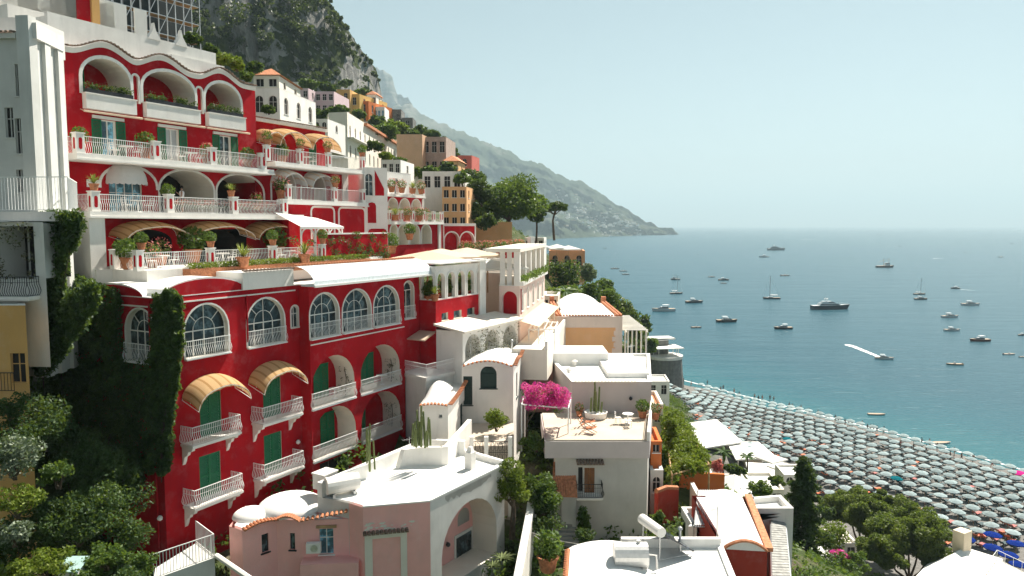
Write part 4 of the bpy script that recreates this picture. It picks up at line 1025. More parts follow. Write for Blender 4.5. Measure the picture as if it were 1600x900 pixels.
vroof(Ab.t, Ab.w[0], .1, Ab.L[0] - .1, -LA + .2, 37.26, .5, two=False)
k = MB(); L_ = Ab.L[0]
tiles(k, [Ab.w[0].pt(L_ * i / 12, 37.28 + .42 * sin(pi * i / 12), .1) for i in range(13)], Ab.w[0].n, .26); tiles(k, [Ab.w[1].pt(LA * i / 16, 37.3 + .22 * abs(sin(3 * pi * i / 16)), .1) for i in range(17)], Ab.w[1].n, .28)
k.build('eave_tiles', TERRA, Ab.t)
# smaller white house with a little dome
b0 = XY(655, 660, 50); b1 = XY(700, 660, 50); WB = Wall(b1[0], b1[1], 7.8); LB = 7.9
Bb = Bld('white_house', 'small white house with a low dome and a dark green door', 'house', [b0, b1, WB.pt(LB, 0)[:2], WB.pt(LB, 0, -2.6)[:2]], 28.5, 35.6, [WHITE, WHITE])
plain_window(Bb, 0, 1.35, 1.6, 34.7, 34.95, bars=0, sill=False)
plain_window(Bb, 1, LB * .52, LB * .78, 31.6, 34.6, glass=GREEND, frame=GREEND, bars=1, sill=False)
Bb.finish(parapet=0)
vroof(Bb.t, Bb.w[0], .15, Bb.L[0] - .15, -LB + 1.2, 35.61, .85, two=True, d1=-.3)
k = MB(); tiles(k, [Bb.w[0].pt(Bb.L[0] * i / 8, 35.62 + .12 * sin(pi * i / 8), .1) for i in range(9)], Bb.w[0].n, .26); tiles(k, [Bb.w[1].pt(LB * i / 12, 35.64 + .9 * (i / 12) ** 2, .1) for i in range(13)], Bb.w[1].n, .27); k.build('eave_tiles', TERRA, Bb.t)
# terrace walls around the small house
tw = thing('terrace_wall', 'curving white terrace wall in front of the small domed house', 'wall', (*XY(680, 700, 46.5), 28)); k = MB()
ln = [P(622, 720, 45.5), P(632, 700, 46), P(660, 700, 46.2), P(690, 700, 46.2), P(700, 695, 46.4), P(737, 660, 51.5)]
zt = [32.5, 33.7, 33.8, 33.8, 33.8, 34.2]
for (p, z), (q, z2) in zip(zip(ln, zt), list(zip(ln, zt))[1:]):
    d = Vector((q[0] - p[0], q[1] - p[1])).normalized(); nn = (-d.y * .3, d.x * .3)
    k.add([(p[0], p[1], 27), (q[0], q[1], 27), (q[0], q[1], z2), (p[0], p[1], z), (p[0] + nn[0], p[1] + nn[1], 27), (q[0] + nn[0], q[1] + nn[1], 27), (q[0] + nn[0], q[1] + nn[1], z2), (p[0] + nn[0], p[1] + nn[1], z)], [(0, 1, 2, 3), (5, 4, 7, 6), (3, 2, 6, 7), (0, 3, 7, 4), (1, 5, 6, 2)])
k.build('wall', WHITE, tw); k = MB(); k.prism([ln[1][:2], ln[3][:2], b1, b0], 27, 31.5); k.build('floor', TILEF, tw)
# terrace house with red chairs
WCx0, WCx1 = XY(868, 700, 50), XY(1012, 700, 50); WCr = Wall(WCx1[0], WCx1[1], 12); LC = 7.2
CW = plaster('bare grey cement', (.56, .54, .50), .1, (.36, .34, .31), amt=.5, sc=1.3)
Cb = Bld('terrace_house', 'pale cement house with a wooden balcony door and sunny roof terrace', 'house', [WCx0, WCx1, WCr.pt(LC, 0)[:2], (WCx0[0] + .3, WCx0[1] + LC)], 23.5, 31.95, [CW, CW])
a, b, z0, zt = Cb.r(0, 913, 929, 770, 731); shut_window(Cb, 0, a, b, z0, zt, mat=WOOD, opened=False)
plain_window(Cb, 0, *Cb.r(0, 903, 911, 768, 730), glass=DARK, bars=0)
o = balcony(Cb, 0, *Cb.r(0, 899, 940, 780, 760)[:2], z0 - .05, .9, corb=False, rail_h=.95)
o.children[0].data.materials[0] = BIRON
Cb.finish(roof=TILEF, parapet=.0)
k = MB()
tiles(k, [Cb.w[0].pt(a - .6, zt + .55, .35), Cb.w[0].pt(b + .6, zt + .55, .35)], Cb.w[0].n, .2, .1, .8); k.build('door_hood', TILED, Cb.t)
k = MB(); zf = 33.25
fw = [(WCx0[0] - .75, WCx0[1] - .3), (WCx1[0] + .08, WCx1[1] - .3), WCr.pt(LC + .1, 0, .15)[:2], (WCx0[0] - .75, WCx0[1] + LC)]
k.prism(fw, 31.95, zf - .12); LILG = plaster('lilac grey plaster', (.60, .53, .51), .08, (.42, .38, .36), amt=.35); k.build('fascia', LILG, Cb.t)
k = MB(); k.prism(inset(fw, .1), zf - .12, zf - .02); k.build('terrace_floor', TILEF, Cb.t)
k = MB(); wr_ = Wall(*fw[1], 12); k.wbox(wr_, 0, LC, zf - .1, zf + .55, -.2, .0); k.build('parapet', WHITE, Cb.t)
k = MB(); railing(k, [wr_.pt(.1, 0, -.1)[:2], wr_.pt(LC, 0, -.1)[:2]], zf + .55, .5, False, .2, .01); k.build('railing', IRON, Cb.t)
# lean-to roofs on the left of that house
sx0, sx1 = XY(866, 740, 49.6), XY(901, 740, 49.4); k = MB()
st = thing('lean_to_shed', 'small lean-to with a sloping orange tiled roof and grey wall', 'shed', (*XY(884, 760, 50), 27))
k.add([(sx0[0], sx0[1] + 1.4, 31.2), (sx1[0], sx1[1] + 1.4, 31.2), (sx1[0], sx1[1] - .9, 29.6), (sx0[0] - .2, sx0[1] - .9, 29.6)], [(0, 3, 2, 1)])
for i in range(10):
    t = (i + .5) / 10; x = sx0[0] + (sx1[0] - sx0[0]) * t; k.tube([(x, sx0[1] + 1.4, 31.24), (x - .1 * (1 - t), sx0[1] - .95, 29.64)], .075, 6)
k.build('roof', TERRAR, st); k = MB(); k.prism([(sx0[0] + .5, sx0[1] - .3), (sx1[0] - .05, sx1[1] - .3), (sx1[0] - .05, sx1[1] + 1.3), (sx0[0] + .5, sx0[1] + 1.3)], 25, 29.6); k.build('wall', GREYW, st)
# flight of steps beside it
k = MB(); s0 = XY(884, 815, 48.5)
for i in range(11): k.box((s0[0] - .1, s0[1] - 1.6 + i * .3, 25.3 + i * .17), 1.7, .3, 1.6, 90)
stp = thing('outdoor_steps', 'flight of dark stone steps climbing beside the cement house', 'steps', (s0[0], s0[1], 25)); k.build('steps', plaster('step stone', (.33, .33, .31), .2, amt=.4), stp)
k = MB(); k.tube([(s0[0] - .95, s0[1] - 1.6, 27.1), (s0[0] - .95, s0[1] + 1.5, 28.8)], .03, 5)
for i in range(4): k.tube([(s0[0] - .95, s0[1] - 1.6 + i, 26.1 + i * .57), (s0[0] - .95, s0[1] - 1.6 + i, 27.1 + i * .55)], .025, 5)
k.build('handrail', IRON, stp)
# flat white roofs behind the terrace
d0_, d1_ = XY(893, 650, 57.2), XY(1017, 650, 57.2)
rx = Wall(d1_[0], d1_[1], 10)
Db = Bld('flat_roofed_house', 'low house with a big flat white roof behind the terrace chairs', 'house', [d0_, d1_, rx.pt(13, 0)[:2], (d0_[0] - 1.5, d0_[1] + 13)], 30, 35.7, [LILG, LILG])
plain_window(Db, 1, 2.0, 3.0, 33.4, 35.0, bars=1)
Db.finish(parapet=.22, pt=.3)
k = MB(); k.box((d1_[0] - 1.4, d1_[1] + 7, 35.65), 3.4, 9, .5, 90); k.box((d0_[0] + 1.2, d0_[1] + 10.3, 36.0), 5.5, 4.2, 1.1, 90); k.build('roof_box', ROOFW, Db.t)
k = MB()
for px, py in ((898, 570), (889, 583)):
    q = Z(px, py, 35.6); k.lathe([(.16, 0), (.16, .25), (.3, .27), (.3, .33), (.02, .5)], q, 8)
k.build('roof_vent', WHITEG, Db.t)
k = MB(); tiles(k, [Db.w[0].pt(.2, 35.75, .12), Db.w[0].pt(Db.L[0] * .82, 35.75, .12)], Db.w[0].n, .25); k.build('eave_tiles', CREAML, Db.t)
# small white house end with a round window shade, left of the flat roofs
g0, g1 = XY(826, 560, 66), XY(866, 560, 66)
Gb = Bld('pergola_terrace', 'small pink walled terrace with a white frame pergola', 'terrace', [g0, g1, (g1[0] + .6, g1[1] + 6), (g0[0] + .6, g0[1] + 6)], 31, 36.6, [plaster('dusty pink plaster', (.62, .36, .30), .1, (.45, .36, .3), amt=.3)] * 2)
Gb.finish(parapet=.5)
k = MB()
for p in (g0, g1, (g1[0] + .6, g1[1] + 5), (g0[0] + .6, g0[1] + 5)): k.tube([(p[0], p[1], 36.6), (p[0], p[1], 38.6)], .07, 6)
q4 = [g0, g1, (g1[0] + .6, g1[1] + 5), (g0[0] + .6, g0[1] + 5)]
for i in range(4): a_, b_ = q4[i], q4[(i + 1) % 4]; k.tube([(*a_, 38.6), (*b_, 38.6)], .07, 6)
for i in range(6): t = i / 5; k.tube([(g0[0] + (g1[0] - g0[0]) * t, g0[1], 38.66), (g0[0] + (g1[0] - g0[0]) * t + .6, g0[1] + 5, 38.66)], .04, 4)
k.build('pergola_frame', WHITE, Gb.t)
# beige house with a vaulted roof and tiled verges
e0, e1 = XY(869, 530, 76), XY(972, 530, 76)
Eb = Bld('vaulted_house', 'beige house with a long white vaulted roof and orange tiled verges', 'house', [e0, e1, (e1[0] + .2, e1[1] + 14), (e0[0] + 1.4, e0[1] + 14)], 31, 38.55, [PEACH, CREAM])
Eb.finish(parapet=.0, wallmats={1: 1, 3: 1})
w = Eb.w[0]; LE = Eb.L[0]
vroof(Eb.t, w, .9, LE - .9, -14.0, 38.56, 1.15, two=False, front=.12)
k = MB(); k.wbox(w, 0, LE, 37.4, 38.55, .003, .12); k.wbox(w, LE - .7, LE, 31, 37.4, .003, .1)
for i in range(9): k.wbox(w, LE - .7 - (.35 if i % 2 else .18), LE - .7, 31.6 + i * .62, 32.1 + i * .62, .003, .08)
k.build('quoins', plaster('cream quoin', (.74, .62, .54), .06, amt=.2), Eb.t)
k = MB(); tiles(k, [w.pt(0, 38.68, .1), w.pt(LE, 38.68, .1)], w.n, .3, .12); k.build('eave_tiles', TERRA, Eb.t)
k = MB()
for u in (.1, .45, LE - .45, LE - .1): 
    for j in range(30): q = w.pt(u, 38.75, -.4 - j * .46); k.box((q[0], q[1], 38.68), .3, .42, .2, 90, taper=.8)
for u in (.0, LE - .55): k.wbox(w, u, u + .55, 38.5, 39.3, -14, -13.4)
k.build('verge_tiles', TERRAR, Eb.t)
k = MB(); k.wbox(w, 1.0, 1.7, 34.6, 35.4, .003, .03); k.build('vent', GREYW, Eb.t)
# slatted white pergola along its right side
tpz = thing('slatted_pergola', 'white slatted pergola stepping down beside the beige vaulted house', 'pergola', (e1[0] + 1.5, e1[1] + 6, 33)); k = MB()
for i in range(13): k.box((e1[0] + 1.5, e1[1] + 1 + i, 37.0), 2.7, .22, .12, 90)
for i in range(5):
    for dx in (.5, 2.7): k.tube([(e1[0] + dx, e1[1] + 1 + i * 3, 31), (e1[0] + dx, e1[1] + 1 + i * 3, 36.95)], .09, 6)
k.box((e1[0] + .5, e1[1] + 7, 36.88), .12, 13.5, .14, 90); k.box((e1[0] + 2.7, e1[1] + 7, 36.88), .12, 13.5, .14, 90)
k.build('frame', WHITE, tpz)
# ================= pink house in front of the red wing =================
zk = P(672, 784, 40)[2]
def zz(px, py, z=None): return Z(px, py, zk if z is None else z)[:2]
zl = zk - .9
fk = [zz(545, 786), zz(567, 793), zz(672, 784), zz(788, 727), zz(727, 709), zz(657, 706), zz(496, 776)]
Kb = Bld('pink_house', 'faded pink house with a white roof terrace and one big white arched porch', 'house', fk, 24.0, zk, [PINK, CREAML])
w1 = Kb.w[1]; LK = Kb.L[1]; w2 = Kb.w[2]; L2k = Kb.L[2]
# white side wall with the arched porch
a, b, z0, z1 = Kb.r(2, 690, 776, 900, 778)
zp = zk - 5.6
PINKIN = PINK
o = loggia(Kb, 2, a, b, zp, zk - 1.15, dep=1.9, rail=False, backmat=PINK)
lw = Wall(*w2.pt(0, 0, -1.9)[:2], w2.az)
def lu(px, py): return lw.uv(px, py)
ua, ub = lu(712, 850)[0], lu(735, 850)[0]; zA, zB = lu(723, 880)[1], lu(723, 835)[1]
k = MB(); k.wbox(lw, ua - .18, ub + .18, zA - .15, zB + .2, .006, .06); o2 = k.build('window', WHITE, Kb.t)
k = MB(); k.wbox(lw, ua, ub, zA, zB, .06, .075); k.build('pane', GLASS, o2)
k = MB()
for t in range(5): u = ua + (ub - ua) * t / 4; k.tube([lw.pt(u, zA, .11), lw.pt(u, zB, .11)], .012, 4)
k.wbox(lw, ua - .3, ub + .3, zA - .27, zA - .17, .004, .25); k.build('window_bars', BIRON, o2)
ua, ub = lu(751, 850)[0], lu(770, 850)[0]; k = MB(); k.wbox(lw, ua, ub, zp + .02, lu(760, 822)[1], .005, .05); k.build('door', simple('dark painted door', (.06, .035, .03), .5), Kb.t)
ua, ub = lu(715, 806)[0], lu(733, 806)[0]; k = MB(); po = arch(ua, ub, lu(724, 818)[1], lu(724, 794)[1]); k.wprism(lw, po, .004, .012); k.build('niche', BARE, Kb.t)
# front with plaster frame and tile hood
a, b, _, _ = Kb.r(1, 567, 636, 880, 835)
k = MB(); zt = w1.uv(600, 832)[1]; k.wbox(w1, a, a + .42, 24.5, zt, .003, .1); k.wbox(w1, b - .36, b, 24.5, zt, .003, .1); k.wbox(w1, a + .42, b - .36, zt - .28, zt, .003, .1); k.build('frame', CREAML, Kb.t)
k = MB(); tiles(k, [w1.pt(a - .1, zt + .1, .12), w1.pt(b + .1, zt + .1, .12)], w1.n, .22, .1, .42); k.build('hood_tiles', TILED, Kb.t)
Kb.finish(parapet=.0, wallmats={2: 1, 3: 1}) if False else None
Kb.mats = [PINK, CREAML, WHITEG]; Kb.finish(parapet=.0, wallmats={2: 2, 3: 2, 4: 2, 5: 2, 6: 2})
k = MB()
for i, h, t in ((5, .85, .35), (4, .95, .3), (3, .35, .25)):
    ww = Kb.w[i]; k.wbox(ww, .0, Kb.L[i], zk + .002, zk + h, -t, 0)
k.wbox(Kb.w[2], 0, L2k, zk + .002, zk + .1, -.3, .04); k.wbox(Kb.w[1], 0, LK, zk + .002, zk + .08, -.3, .03)
k.build('parapet', ROOFW, Kb.t)
# peeling patches of bare mortar under the edge of the white wall
k = MB(); po = []
for i in range(18): po.append((L2k * (.18 + .62 * i / 17), zk - .12))
for i in range(17, -1, -1): po.append((L2k * (.18 + .62 * i / 17), zk - .3 - .45 * abs(mn.noise(Vector((i * .5, 1, 0)))) - .5 * sin(pi * min(1, i / 16)) * (i / 17)))
k.wprism(w2, po, .0025, .006); k.build('bare_patch', BARE, Kb.t)
k = MB()
for _ in range(26):
    u = R.uniform(a, b + .3); z = zk - R.uniform(1.0, 1.55) + .1; s = R.uniform(.06, .22); n_ = 7
    k.wprism(w1, [(u + s * R.uniform(.5, 1.3) * cos(2 * pi * j / n_), z + s * .45 * R.uniform(.5, 1.2) * sin(2 * pi * j / n_)) for j in range(n_)], .0025, .006)
k.build('paint_flake', CREAML, Kb.t)
k = MB(); q = zz(735, 732); k.box((q[0], q[1], zk + .55), .55, .5, 1.1, 30); k.box((q[0], q[1], zk + 1.25), .42, .4, .34, 30, taper=.5); k.build('chimney', WHITE, Kb.t)
# left wing with tiled, curving eaves and two small domes
fl = [zz(358, 822, zl), zz(378, 829, zl), zz(432, 812, zl), zz(470, 813, zl), fk[0], fk[6], zz(384, 790, zl)]
fl[4] = (fk[0][0] - .02, fk[0][1]); fl[5] = (fk[6][0] - .02, fk[6][1])
Kl = Bld('pink_annex', 'low pink annex with two white roof domes and tiled curving eaves', 'house', fl, 24.0, zl, [PINK, PINK])
plain_window(Kl, 1, *Kl.r(1, 409, 420, 863, 834), bars=0, glass=GLASS, frame=DARK)
plain_window(Kl, 2, *Kl.r(2, 453, 461, 859, 833), bars=0, glass=GLASS, frame=DARK)
a, b, z0, z1 = Kl.r(3, 499, 521, 866, 826); plain_window(Kl, 3, a, b, z0, z1, bars=1, glass=GLASSB)
k = MB(); k.wbox(Kl.w[3], a - .15, b + .2, z1 + .08, z1 + .22, .003, .12); k.build('lintel', WOODL, Kl.t)
k = MB(); k.wbox(Kl.w[3], .1, Kl.L[3] + .6, 24, z0 - .1, .003, 1.0); k.build('balcony_wall', PINK, Kl.t)
Kl.finish(parapet=0)
k = MB()
for i, hmp in ((1, .18), (2, .25), (3, .45)):
    w_, L_ = Kl.w[i], Kl.L[i]; tiles(k, [w_.pt(L_ * j / 10, zl + .06 + hmp * (sin(pi * j / 10) if i < 3 else (j / 10)), .08) for j in range(11)], w_.n, .23, .095, .36)
k.build('eave_tiles', TERRA, Kl.t)
k = MB()
for px, py, rx, rr in ((455, 792, 1.9, .75), (392, 806, 1.0, .5)):
    q = zz(px, py, zl); k.lathe([(rx * cos(t * pi / 20), rr * sin(t * pi / 20) - .02) for t in range(0, 11)], (q[0], q[1], zl), 24)
k.build('dome', ROOFW, Kl.t, smooth=True)
ac = thing('air_conditioner', 'white air conditioner box on the pink balcony', 'air conditioner', P(490, 862, 39.2)); q = Kl.w[3].uv(489, 856, .5); k = MB()
k.wbox(Kl.w[3], q[0] - .36, q[0] + .42, q[1] - .28, q[1] + .28, .3, .62); k.build('case', WHITE, ac); k = MB(); k.wprism(Kl.w[3], [(q[0] + .08 + .2 * cos(t), q[1] + .2 * sin(t)) for t in [2 * pi * j / 14 for j in range(14)]], .622, .64); k.build('fan_grille', GALV, ac)
# water tank on the pink roof
tk = thing('water_tank', 'white cylindrical water tank lying on the pink house roof', 'water tank', (*zz(530, 772), zk)); q = zz(535, 772); k = MB()
d_ = Vector((sin(radians(60)), cos(radians(60)), 0)); c_ = Vector((q[0], q[1], zk + .62)); k.tube([c_ - d_ * .95, c_ - d_ * .9, c_ + d_ * .9, c_ + d_ * .95], .5, 16); k.build('tank', WHITE, tk); k = MB()
for s_ in (-.6, .6): p = c_ + d_ * s_; k.box((p.x, p.y, zk + .1), .15, .9, .22, 60)
k.build('cradle', GALV, tk)
bx = thing('roof_box', 'small white masonry box at the end of the pink roof tank', 'box', (*zz(510, 768), zk)); k = MB(); q = zz(513, 766); k.box((q[0] - .3, q[1] + .5, zk + .45), 1.1, .9, .9, 30); k.box((q[0] - .3, q[1] + .5, zk + .93), 1.2, 1.0, .07, 30); k.build('box', WHITE, bx)
# ================= white roofs at the bottom =================
zf1 = 30.6
ff = [(2.2, 30.5), (10.6, 30.5), zz(1128, 850, zf1), zz(965, 848, zf1), zz(888, 862, zf1)]
Fb = Bld('white_roofed_house', 'house with a bright white flat roof carrying solar panels, at the bottom edge', 'house', ff, 22, zf1, [CREAML, CREAML]); Fb.finish(parapet=.12, pt=.3)
k = MB(); p0, p1 = ff[4], ff[0]; k.tube([(p0[0], p0[1], zf1 + .1), (p1[0], p1[1], zf1 + .1)], .1, 6); tiles(k, [(p0[0], p0[1], zf1 + .12), (p1[0], p1[1], zf1 + .12)], (-.9, .2), .25, .09, .3); k.build('coping_tiles', TERRA, Fb.t)
k = MB(); k.grid(lambda a, b: (2.9 + 4.3 * a, 31 + 7.5 * b, zf1 - .12 + .55 * sin(pi * a) ** .7), 12, 2); k.build('vault', ROOFW, Fb.t)
k = MB(); k.wbox(Wall(*ff[3], 90), .1, hypot(ff[2][0] - ff[3][0], ff[2][1] - ff[3][1]) - .1, zf1 - .1, zf1 + .35, -.02, .22) if False else k.box(((ff[2][0] + ff[3][0]) / 2, (ff[2][1] + ff[3][1]) / 2 - .2, zf1 + .15), ff[2][0] - ff[3][0] - .3, .3, .5, 90); k.build('kerb', ROOFW, Fb.t)
sh_ = thing('solar_heater', 'solar water heater with a white tank above a tilted dark panel', 'solar heater', (*zz(1030, 875, zf1), zf1))
q = Z(1025, 862, zf1 + .2); c_ = Vector((q[0] - .2, q[1] + .3, zf1 + 1.5)); d_ = Vector((.35, -.94, 0)).normalized()
k = MB(); k.tube([c_ - d_ * 1.0, c_ - d_ * .97, c_ + d_ * .97, c_ + d_ * 1.0], .27, 16); k.build('tank', WHITE, sh_)
e_ = Vector((.94, .35, 0)).normalized(); A_ = c_ + e_ * .2 + Vector((0, 0, -.2)); B_ = c_ + e_ * 2.0 + Vector((0, 0, -1.35)); k = MB()
v = [A_ - d_ * 1.0, A_ + d_ * 1.0, B_ + d_ * 1.0, B_ - d_ * 1.0]; n_ = Vector((0, 0, .09)); k.add([p + n_ for p in v] + v, [(0, 1, 2, 3), (7, 6, 5, 4), (0, 4, 5, 1), (1, 5, 6, 2), (2, 6, 7, 3), (3, 7, 4, 0)]); k.build('panel', glassmat('solar glass', (.012, .016, .022), .12), sh_)
k = MB()
for s_ in (-.85, .85): p = c_ + d_ * s_; k.tube([p, (p.x, p.y, zf1 - .1)], .03, 5); p2 = B_ + d_ * s_; k.tube([p2, (p2.x, p2.y, zf1 - .1)], .03, 5); k.tube([(p.x, p.y, zf1), (p2.x, p2.y, zf1)], .025, 5)
k.build('stand', GALV, sh_)
t2 = thing('steel_tank', 'big horizontal pale metal water tank standing beside the solar heater', 'water tank', (*zz(985, 872, zf1), zf1)); q = Z(985, 868, zf1 + .7); k = MB()
c_ = Vector((q[0], q[1], zf1 + .75)); k.tube([c_ + Vector((x, 0, 0)) for x in (-.85, -.8, .8, .85)], .62, 20); k.build('tank', simple('pale tank metal', (.66, .65, .63), .35, .3, .08), t2)
k = MB(); 
for x in (-.5, .5): k.box((c_.x + x, c_.y, zf1 + .1), .12, 1.0, .25, 90)
k.build('cradle', GALV, t2); k = MB(); k.tube([c_ + Vector((.4, 0, .6)), c_ + Vector((.4, 0, .75))], .1, 8); k.tube([c_ + Vector((.9, 0, 0)), c_ + Vector((1.3, -.1, 0)), c_ + Vector((1.35, -.1, -.7))], .05, 6); k.build('pipe', WHITEG, t2)
# house with the dark red gable
zr_ = 30.4
r0, r1 = zz(1131, 858, zr_), zz(1199, 862, zr_)
Rb = Bld('red_gabled_house', 'house with a dark red curved gable wall and white vaulted roof', 'house', [r0, r1, (r1[0] + 1.4, r1[1] + 8.0), (r0[0] + .2, r0[1] + 8.0)], 20, zr_, [plaster('dark red plaster', (.30, .045, .03), .08, (.22, .07, .05), amt=.2)] * 2)
Rb.finish(parapet=0); w = Rb.w[0]; LR_ = Rb.L[0]
vroof(Rb.t, w, -.05, LR_, -8.0, zr_ + .01, .5)
k = MB(); 
for i in range(2): k.tube([w.pt(LR_ * j / 12, zr_ + .5 * sin(pi * j / 12) ** .8 + .04, .04 - .1 * i) for j in range(13)], .08, 6)
k.build('gable_tiles', TERRAR, Rb.t)
k = MB(); w3 = Rb.w[1]; k.wbox(w3, 0, Rb.L[1], zr_, zr_ + .22, -.1, .3); k.build('verge', TERRAR, Rb.t)
k = MB(); tiles(k, [w.pt(-.12, zr_ + .05 - .5 * j, .05) for j in range(12)], (-.5, -.4), .25, .09, .3); k.build('edge_tiles', TERRA, Rb.t)
# adjoining lower roof behind it
x0, x1, x2_, x3 = zz(1092, 850, 29.4), zz(1180, 850, 29.4), zz(1196, 778, 29.4), zz(1118, 782, 29.4)
Qb = Bld('white_roofed_house', 'house with a white roof and low back parapet behind the red gable', 'house', [(x0[0], x0[1] + 2.5), (r0[0] - .1, x0[1] + 2.5), (r0[0] - .1, r0[1] + 8.3), (x2_[0] + 1.2, r0[1] + 8.3), (x2_[0] + 1.2, x2_[1] + .5), (x3[0], x3[1])], 18, 29.4, [WHITE, WHITE]); Qb.finish(parapet=.35, pt=.25)
# corrugated canopy
cn = thing('sheet_canopy', 'flat canopy of pale corrugated sheets on thin posts', 'canopy', (*zz(1108, 800, 27), 24.5)); z_ = 29.9
c4 = [Z(1084, 821, z_), Z(1128, 821, z_), Z(1130, 766, z_ + .5), Z(1090, 766, z_ + .5)]; k = MB()
c4 = [Vector(p) for p in c4]; nn = 24
for i in range(nn):
    a_, b_ = c4[0].lerp(c4[1], i / nn), c4[0].lerp(c4[1], (i + 1) / nn); c_, d_ = c4[3].lerp(c4[2], (i + 1) / nn), c4[3].lerp(c4[2], i / nn); h = Vector((0, 0, .05 * (i % 2))); h2 = Vector((0, 0, .05 * ((i + 1) % 2)))
    k.add([a_ + h, b_ + h2, c_ + h2, d_ + h], [(0, 1, 2, 3)])
k.build('roof_sheet', simple('pale roof sheet', (.55, .55, .55), .5, .2, .1), cn); k = MB()
for p in c4: k.tube([p, (p.x, p.y, 24)], .05, 6)
for a_, b_ in ((0, 1), (3, 2)): k.tube([c4[a_] - Vector((0, 0, .08)), c4[b_] - Vector((0, 0, .08))], .05, 6)
k.build('post', GALV, cn)
# long slatted grey roof at the right
sl_ = thing('slatted_roof', 'long narrow grey slatted roof on a metal frame right of the red gable', 'roof', (*zz(1212, 850, 26), 20)); p0, p1, p2, p3 = Z(1208, 960, 28.6), Z(1240, 960, 28.4), Z(1224, 782, 28.4), Z(1204, 780, 28.6)
k = MB(); p0, p1, p2, p3 = map(Vector, (p0, p1, p2, p3)); nn = 46
for i in range(nn):
    a_, b_ = p0.lerp(p3, i / nn), p1.lerp(p2, i / nn); a2, b2 = p0.lerp(p3, (i + .82) / nn), p1.lerp(p2, (i + .82) / nn); u_ = Vector((0, 0, .05))
    k.add([a_ + u_, b_ + u_, b2 + u_, a2 + u_, a_, b_, b2, a2], [(0, 1, 2, 3), (7, 6, 5, 4), (0, 4, 5, 1), (2, 6, 7, 3), (1, 5, 6, 2), (3, 7, 4, 0)])
k.build('slats', simple('weathered grey boards', (.33, .33, .31), .8, 0, .3, .2, 3), sl_); k = MB()
for p, q in ((p0, p3), (p1, p2)): k.tube([p - Vector((0, 0, .08)), q - Vector((0, 0, .08))], .08, 6)
for t in (.1, .5, .9):
    for p, q in ((p0, p3), (p1, p2)): s_ = p.lerp(q, t); k.tube([s_, (s_.x, s_.y, 14)], .07, 6)
k.build('frame', GALV, sl_)
k = MB(); g_ = [p0.lerp(p3, .03) - Vector((-.15, 0, 0)), p1.lerp(p2, .03), p2.lerp(p1, .05), p3.lerp(p0, .03)]; k.prism([(p.x, p.y) for p in g_], 14, 28.2); k.build('wall', GREYW, sl_)
# red and orange garden walls between the houses
def gwall(name, label, pts, z1s, mat, th=.3, z0=10, cop=None):
    t = thing(name, label, 'wall', (*pts[0][:2], z0)); k = MB(); c = MB()
    for (p, za), (q, zb) in zip(list(zip(pts, z1s)), list(zip(pts, z1s))[1:]):
        d = Vector((q[0] - p[0], q[1] - p[1])).normalized(); n = (-d.y * th, d.x * th)
        k.add([(p[0], p[1], z0), (q[0], q[1], z0), (q[0], q[1], zb), (p[0], p[1], za), (p[0] + n[0], p[1] + n[1], z0), (q[0] + n[0], q[1] + n[1], z0), (q[0] + n[0], q[1] + n[1], zb), (p[0] + n[0], p[1] + n[1], za)], [(0, 1, 2, 3), (5, 4, 7, 6), (3, 2, 6, 7), (0, 3, 7, 4), (1, 5, 6, 2)])
        if cop: c.tube([(p[0] + n[0] / 2, p[1] + n[1] / 2, za + .04), (q[0] + n[0] / 2, q[1] + n[1] / 2, zb + .04)], th * .65, 6)
    k.build('wall', mat, t)
    if cop: c.build('coping', cop, t)
    return t
pw = [P(1062, 745, 60), P(1132, 757, 60)]; gwall('orange_wall', 'orange terrace wall below the leafy yellow pergola', pw, [pw[0][2] + .4, pw[0][2] + .2], ORANGE, z0=18)
pw = [P(1028, 790, 52), P(1042, 785, 53), P(1060, 792, 54)]; gwall('brick_red_wall', 'curved brick red wall with a pale coping beside the cement house', pw, [pw[0][2] + 1.0, pw[0][2] + .9, pw[0][2] + .5], REDL, z0=20, cop=TERRA)
pw = [P(1078, 835, 47), P(1098, 790, 52), P(1084, 770, 56)]; gwall('pale_wall', 'narrow pale stepped wall between the canopy and the brick red wall', pw, [27.8, 28.2, 28.0], CREAML, z0=20)
pw = [P(770, 960, 31), P(812, 870, 38), P(833, 790, 46), P(838, 770, 50)]; gwall('lane_wall', 'long weathered white wall following the lane beside the pink house', pw, [27.2, 28.6, 29.6, 30.0], WHITEG, z0=22, th=.45)
# ================= grey houses at the left edge =================
x0 = XY(57, 200, 38.5); wg = Wall(x0[0], x0[1], -7)
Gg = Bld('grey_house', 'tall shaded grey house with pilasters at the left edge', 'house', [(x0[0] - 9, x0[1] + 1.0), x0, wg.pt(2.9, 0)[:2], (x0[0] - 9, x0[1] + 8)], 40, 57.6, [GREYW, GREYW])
for px0, px1, yb, yt in ((24, 34, 150, 100), (24, 34, 240, 185), (8, 21, 215, 168), (26, 36, 300, 265)):
    plain_window(Gg, 0, *Gg.r(0, px0, px1, yb, yt), glass=DARK, frame=GREYW, bars=1)
Gg.finish(parapet=.1)
k = MB(); w = Gg.w[0]; L_ = Gg.L[0]; k.wbox(w, L_ - .65, L_ + .05, 40, 58.6, -.3, .25); k.wbox(Gg.w[1], .9, 1.5, 40, 57.5, .003, .2); k.wbox(Gg.w[1], 2.3, 2.88, 40, 57.5, .003, .2); k.wbox(w, 1.2, 2.2, 40, 57.5, .003, .2); k.build('pilaster', GREYW, Gg.t)
k = MB(); k.wbox(Gg.w[1], 0, 2.9, 57.5, 58.3, -.4, .25); k.wbox(w, 0, L_ - .7, 57.5, 57.75, -.1, .25); k.build('cornice', WHITEG, Gg.t)
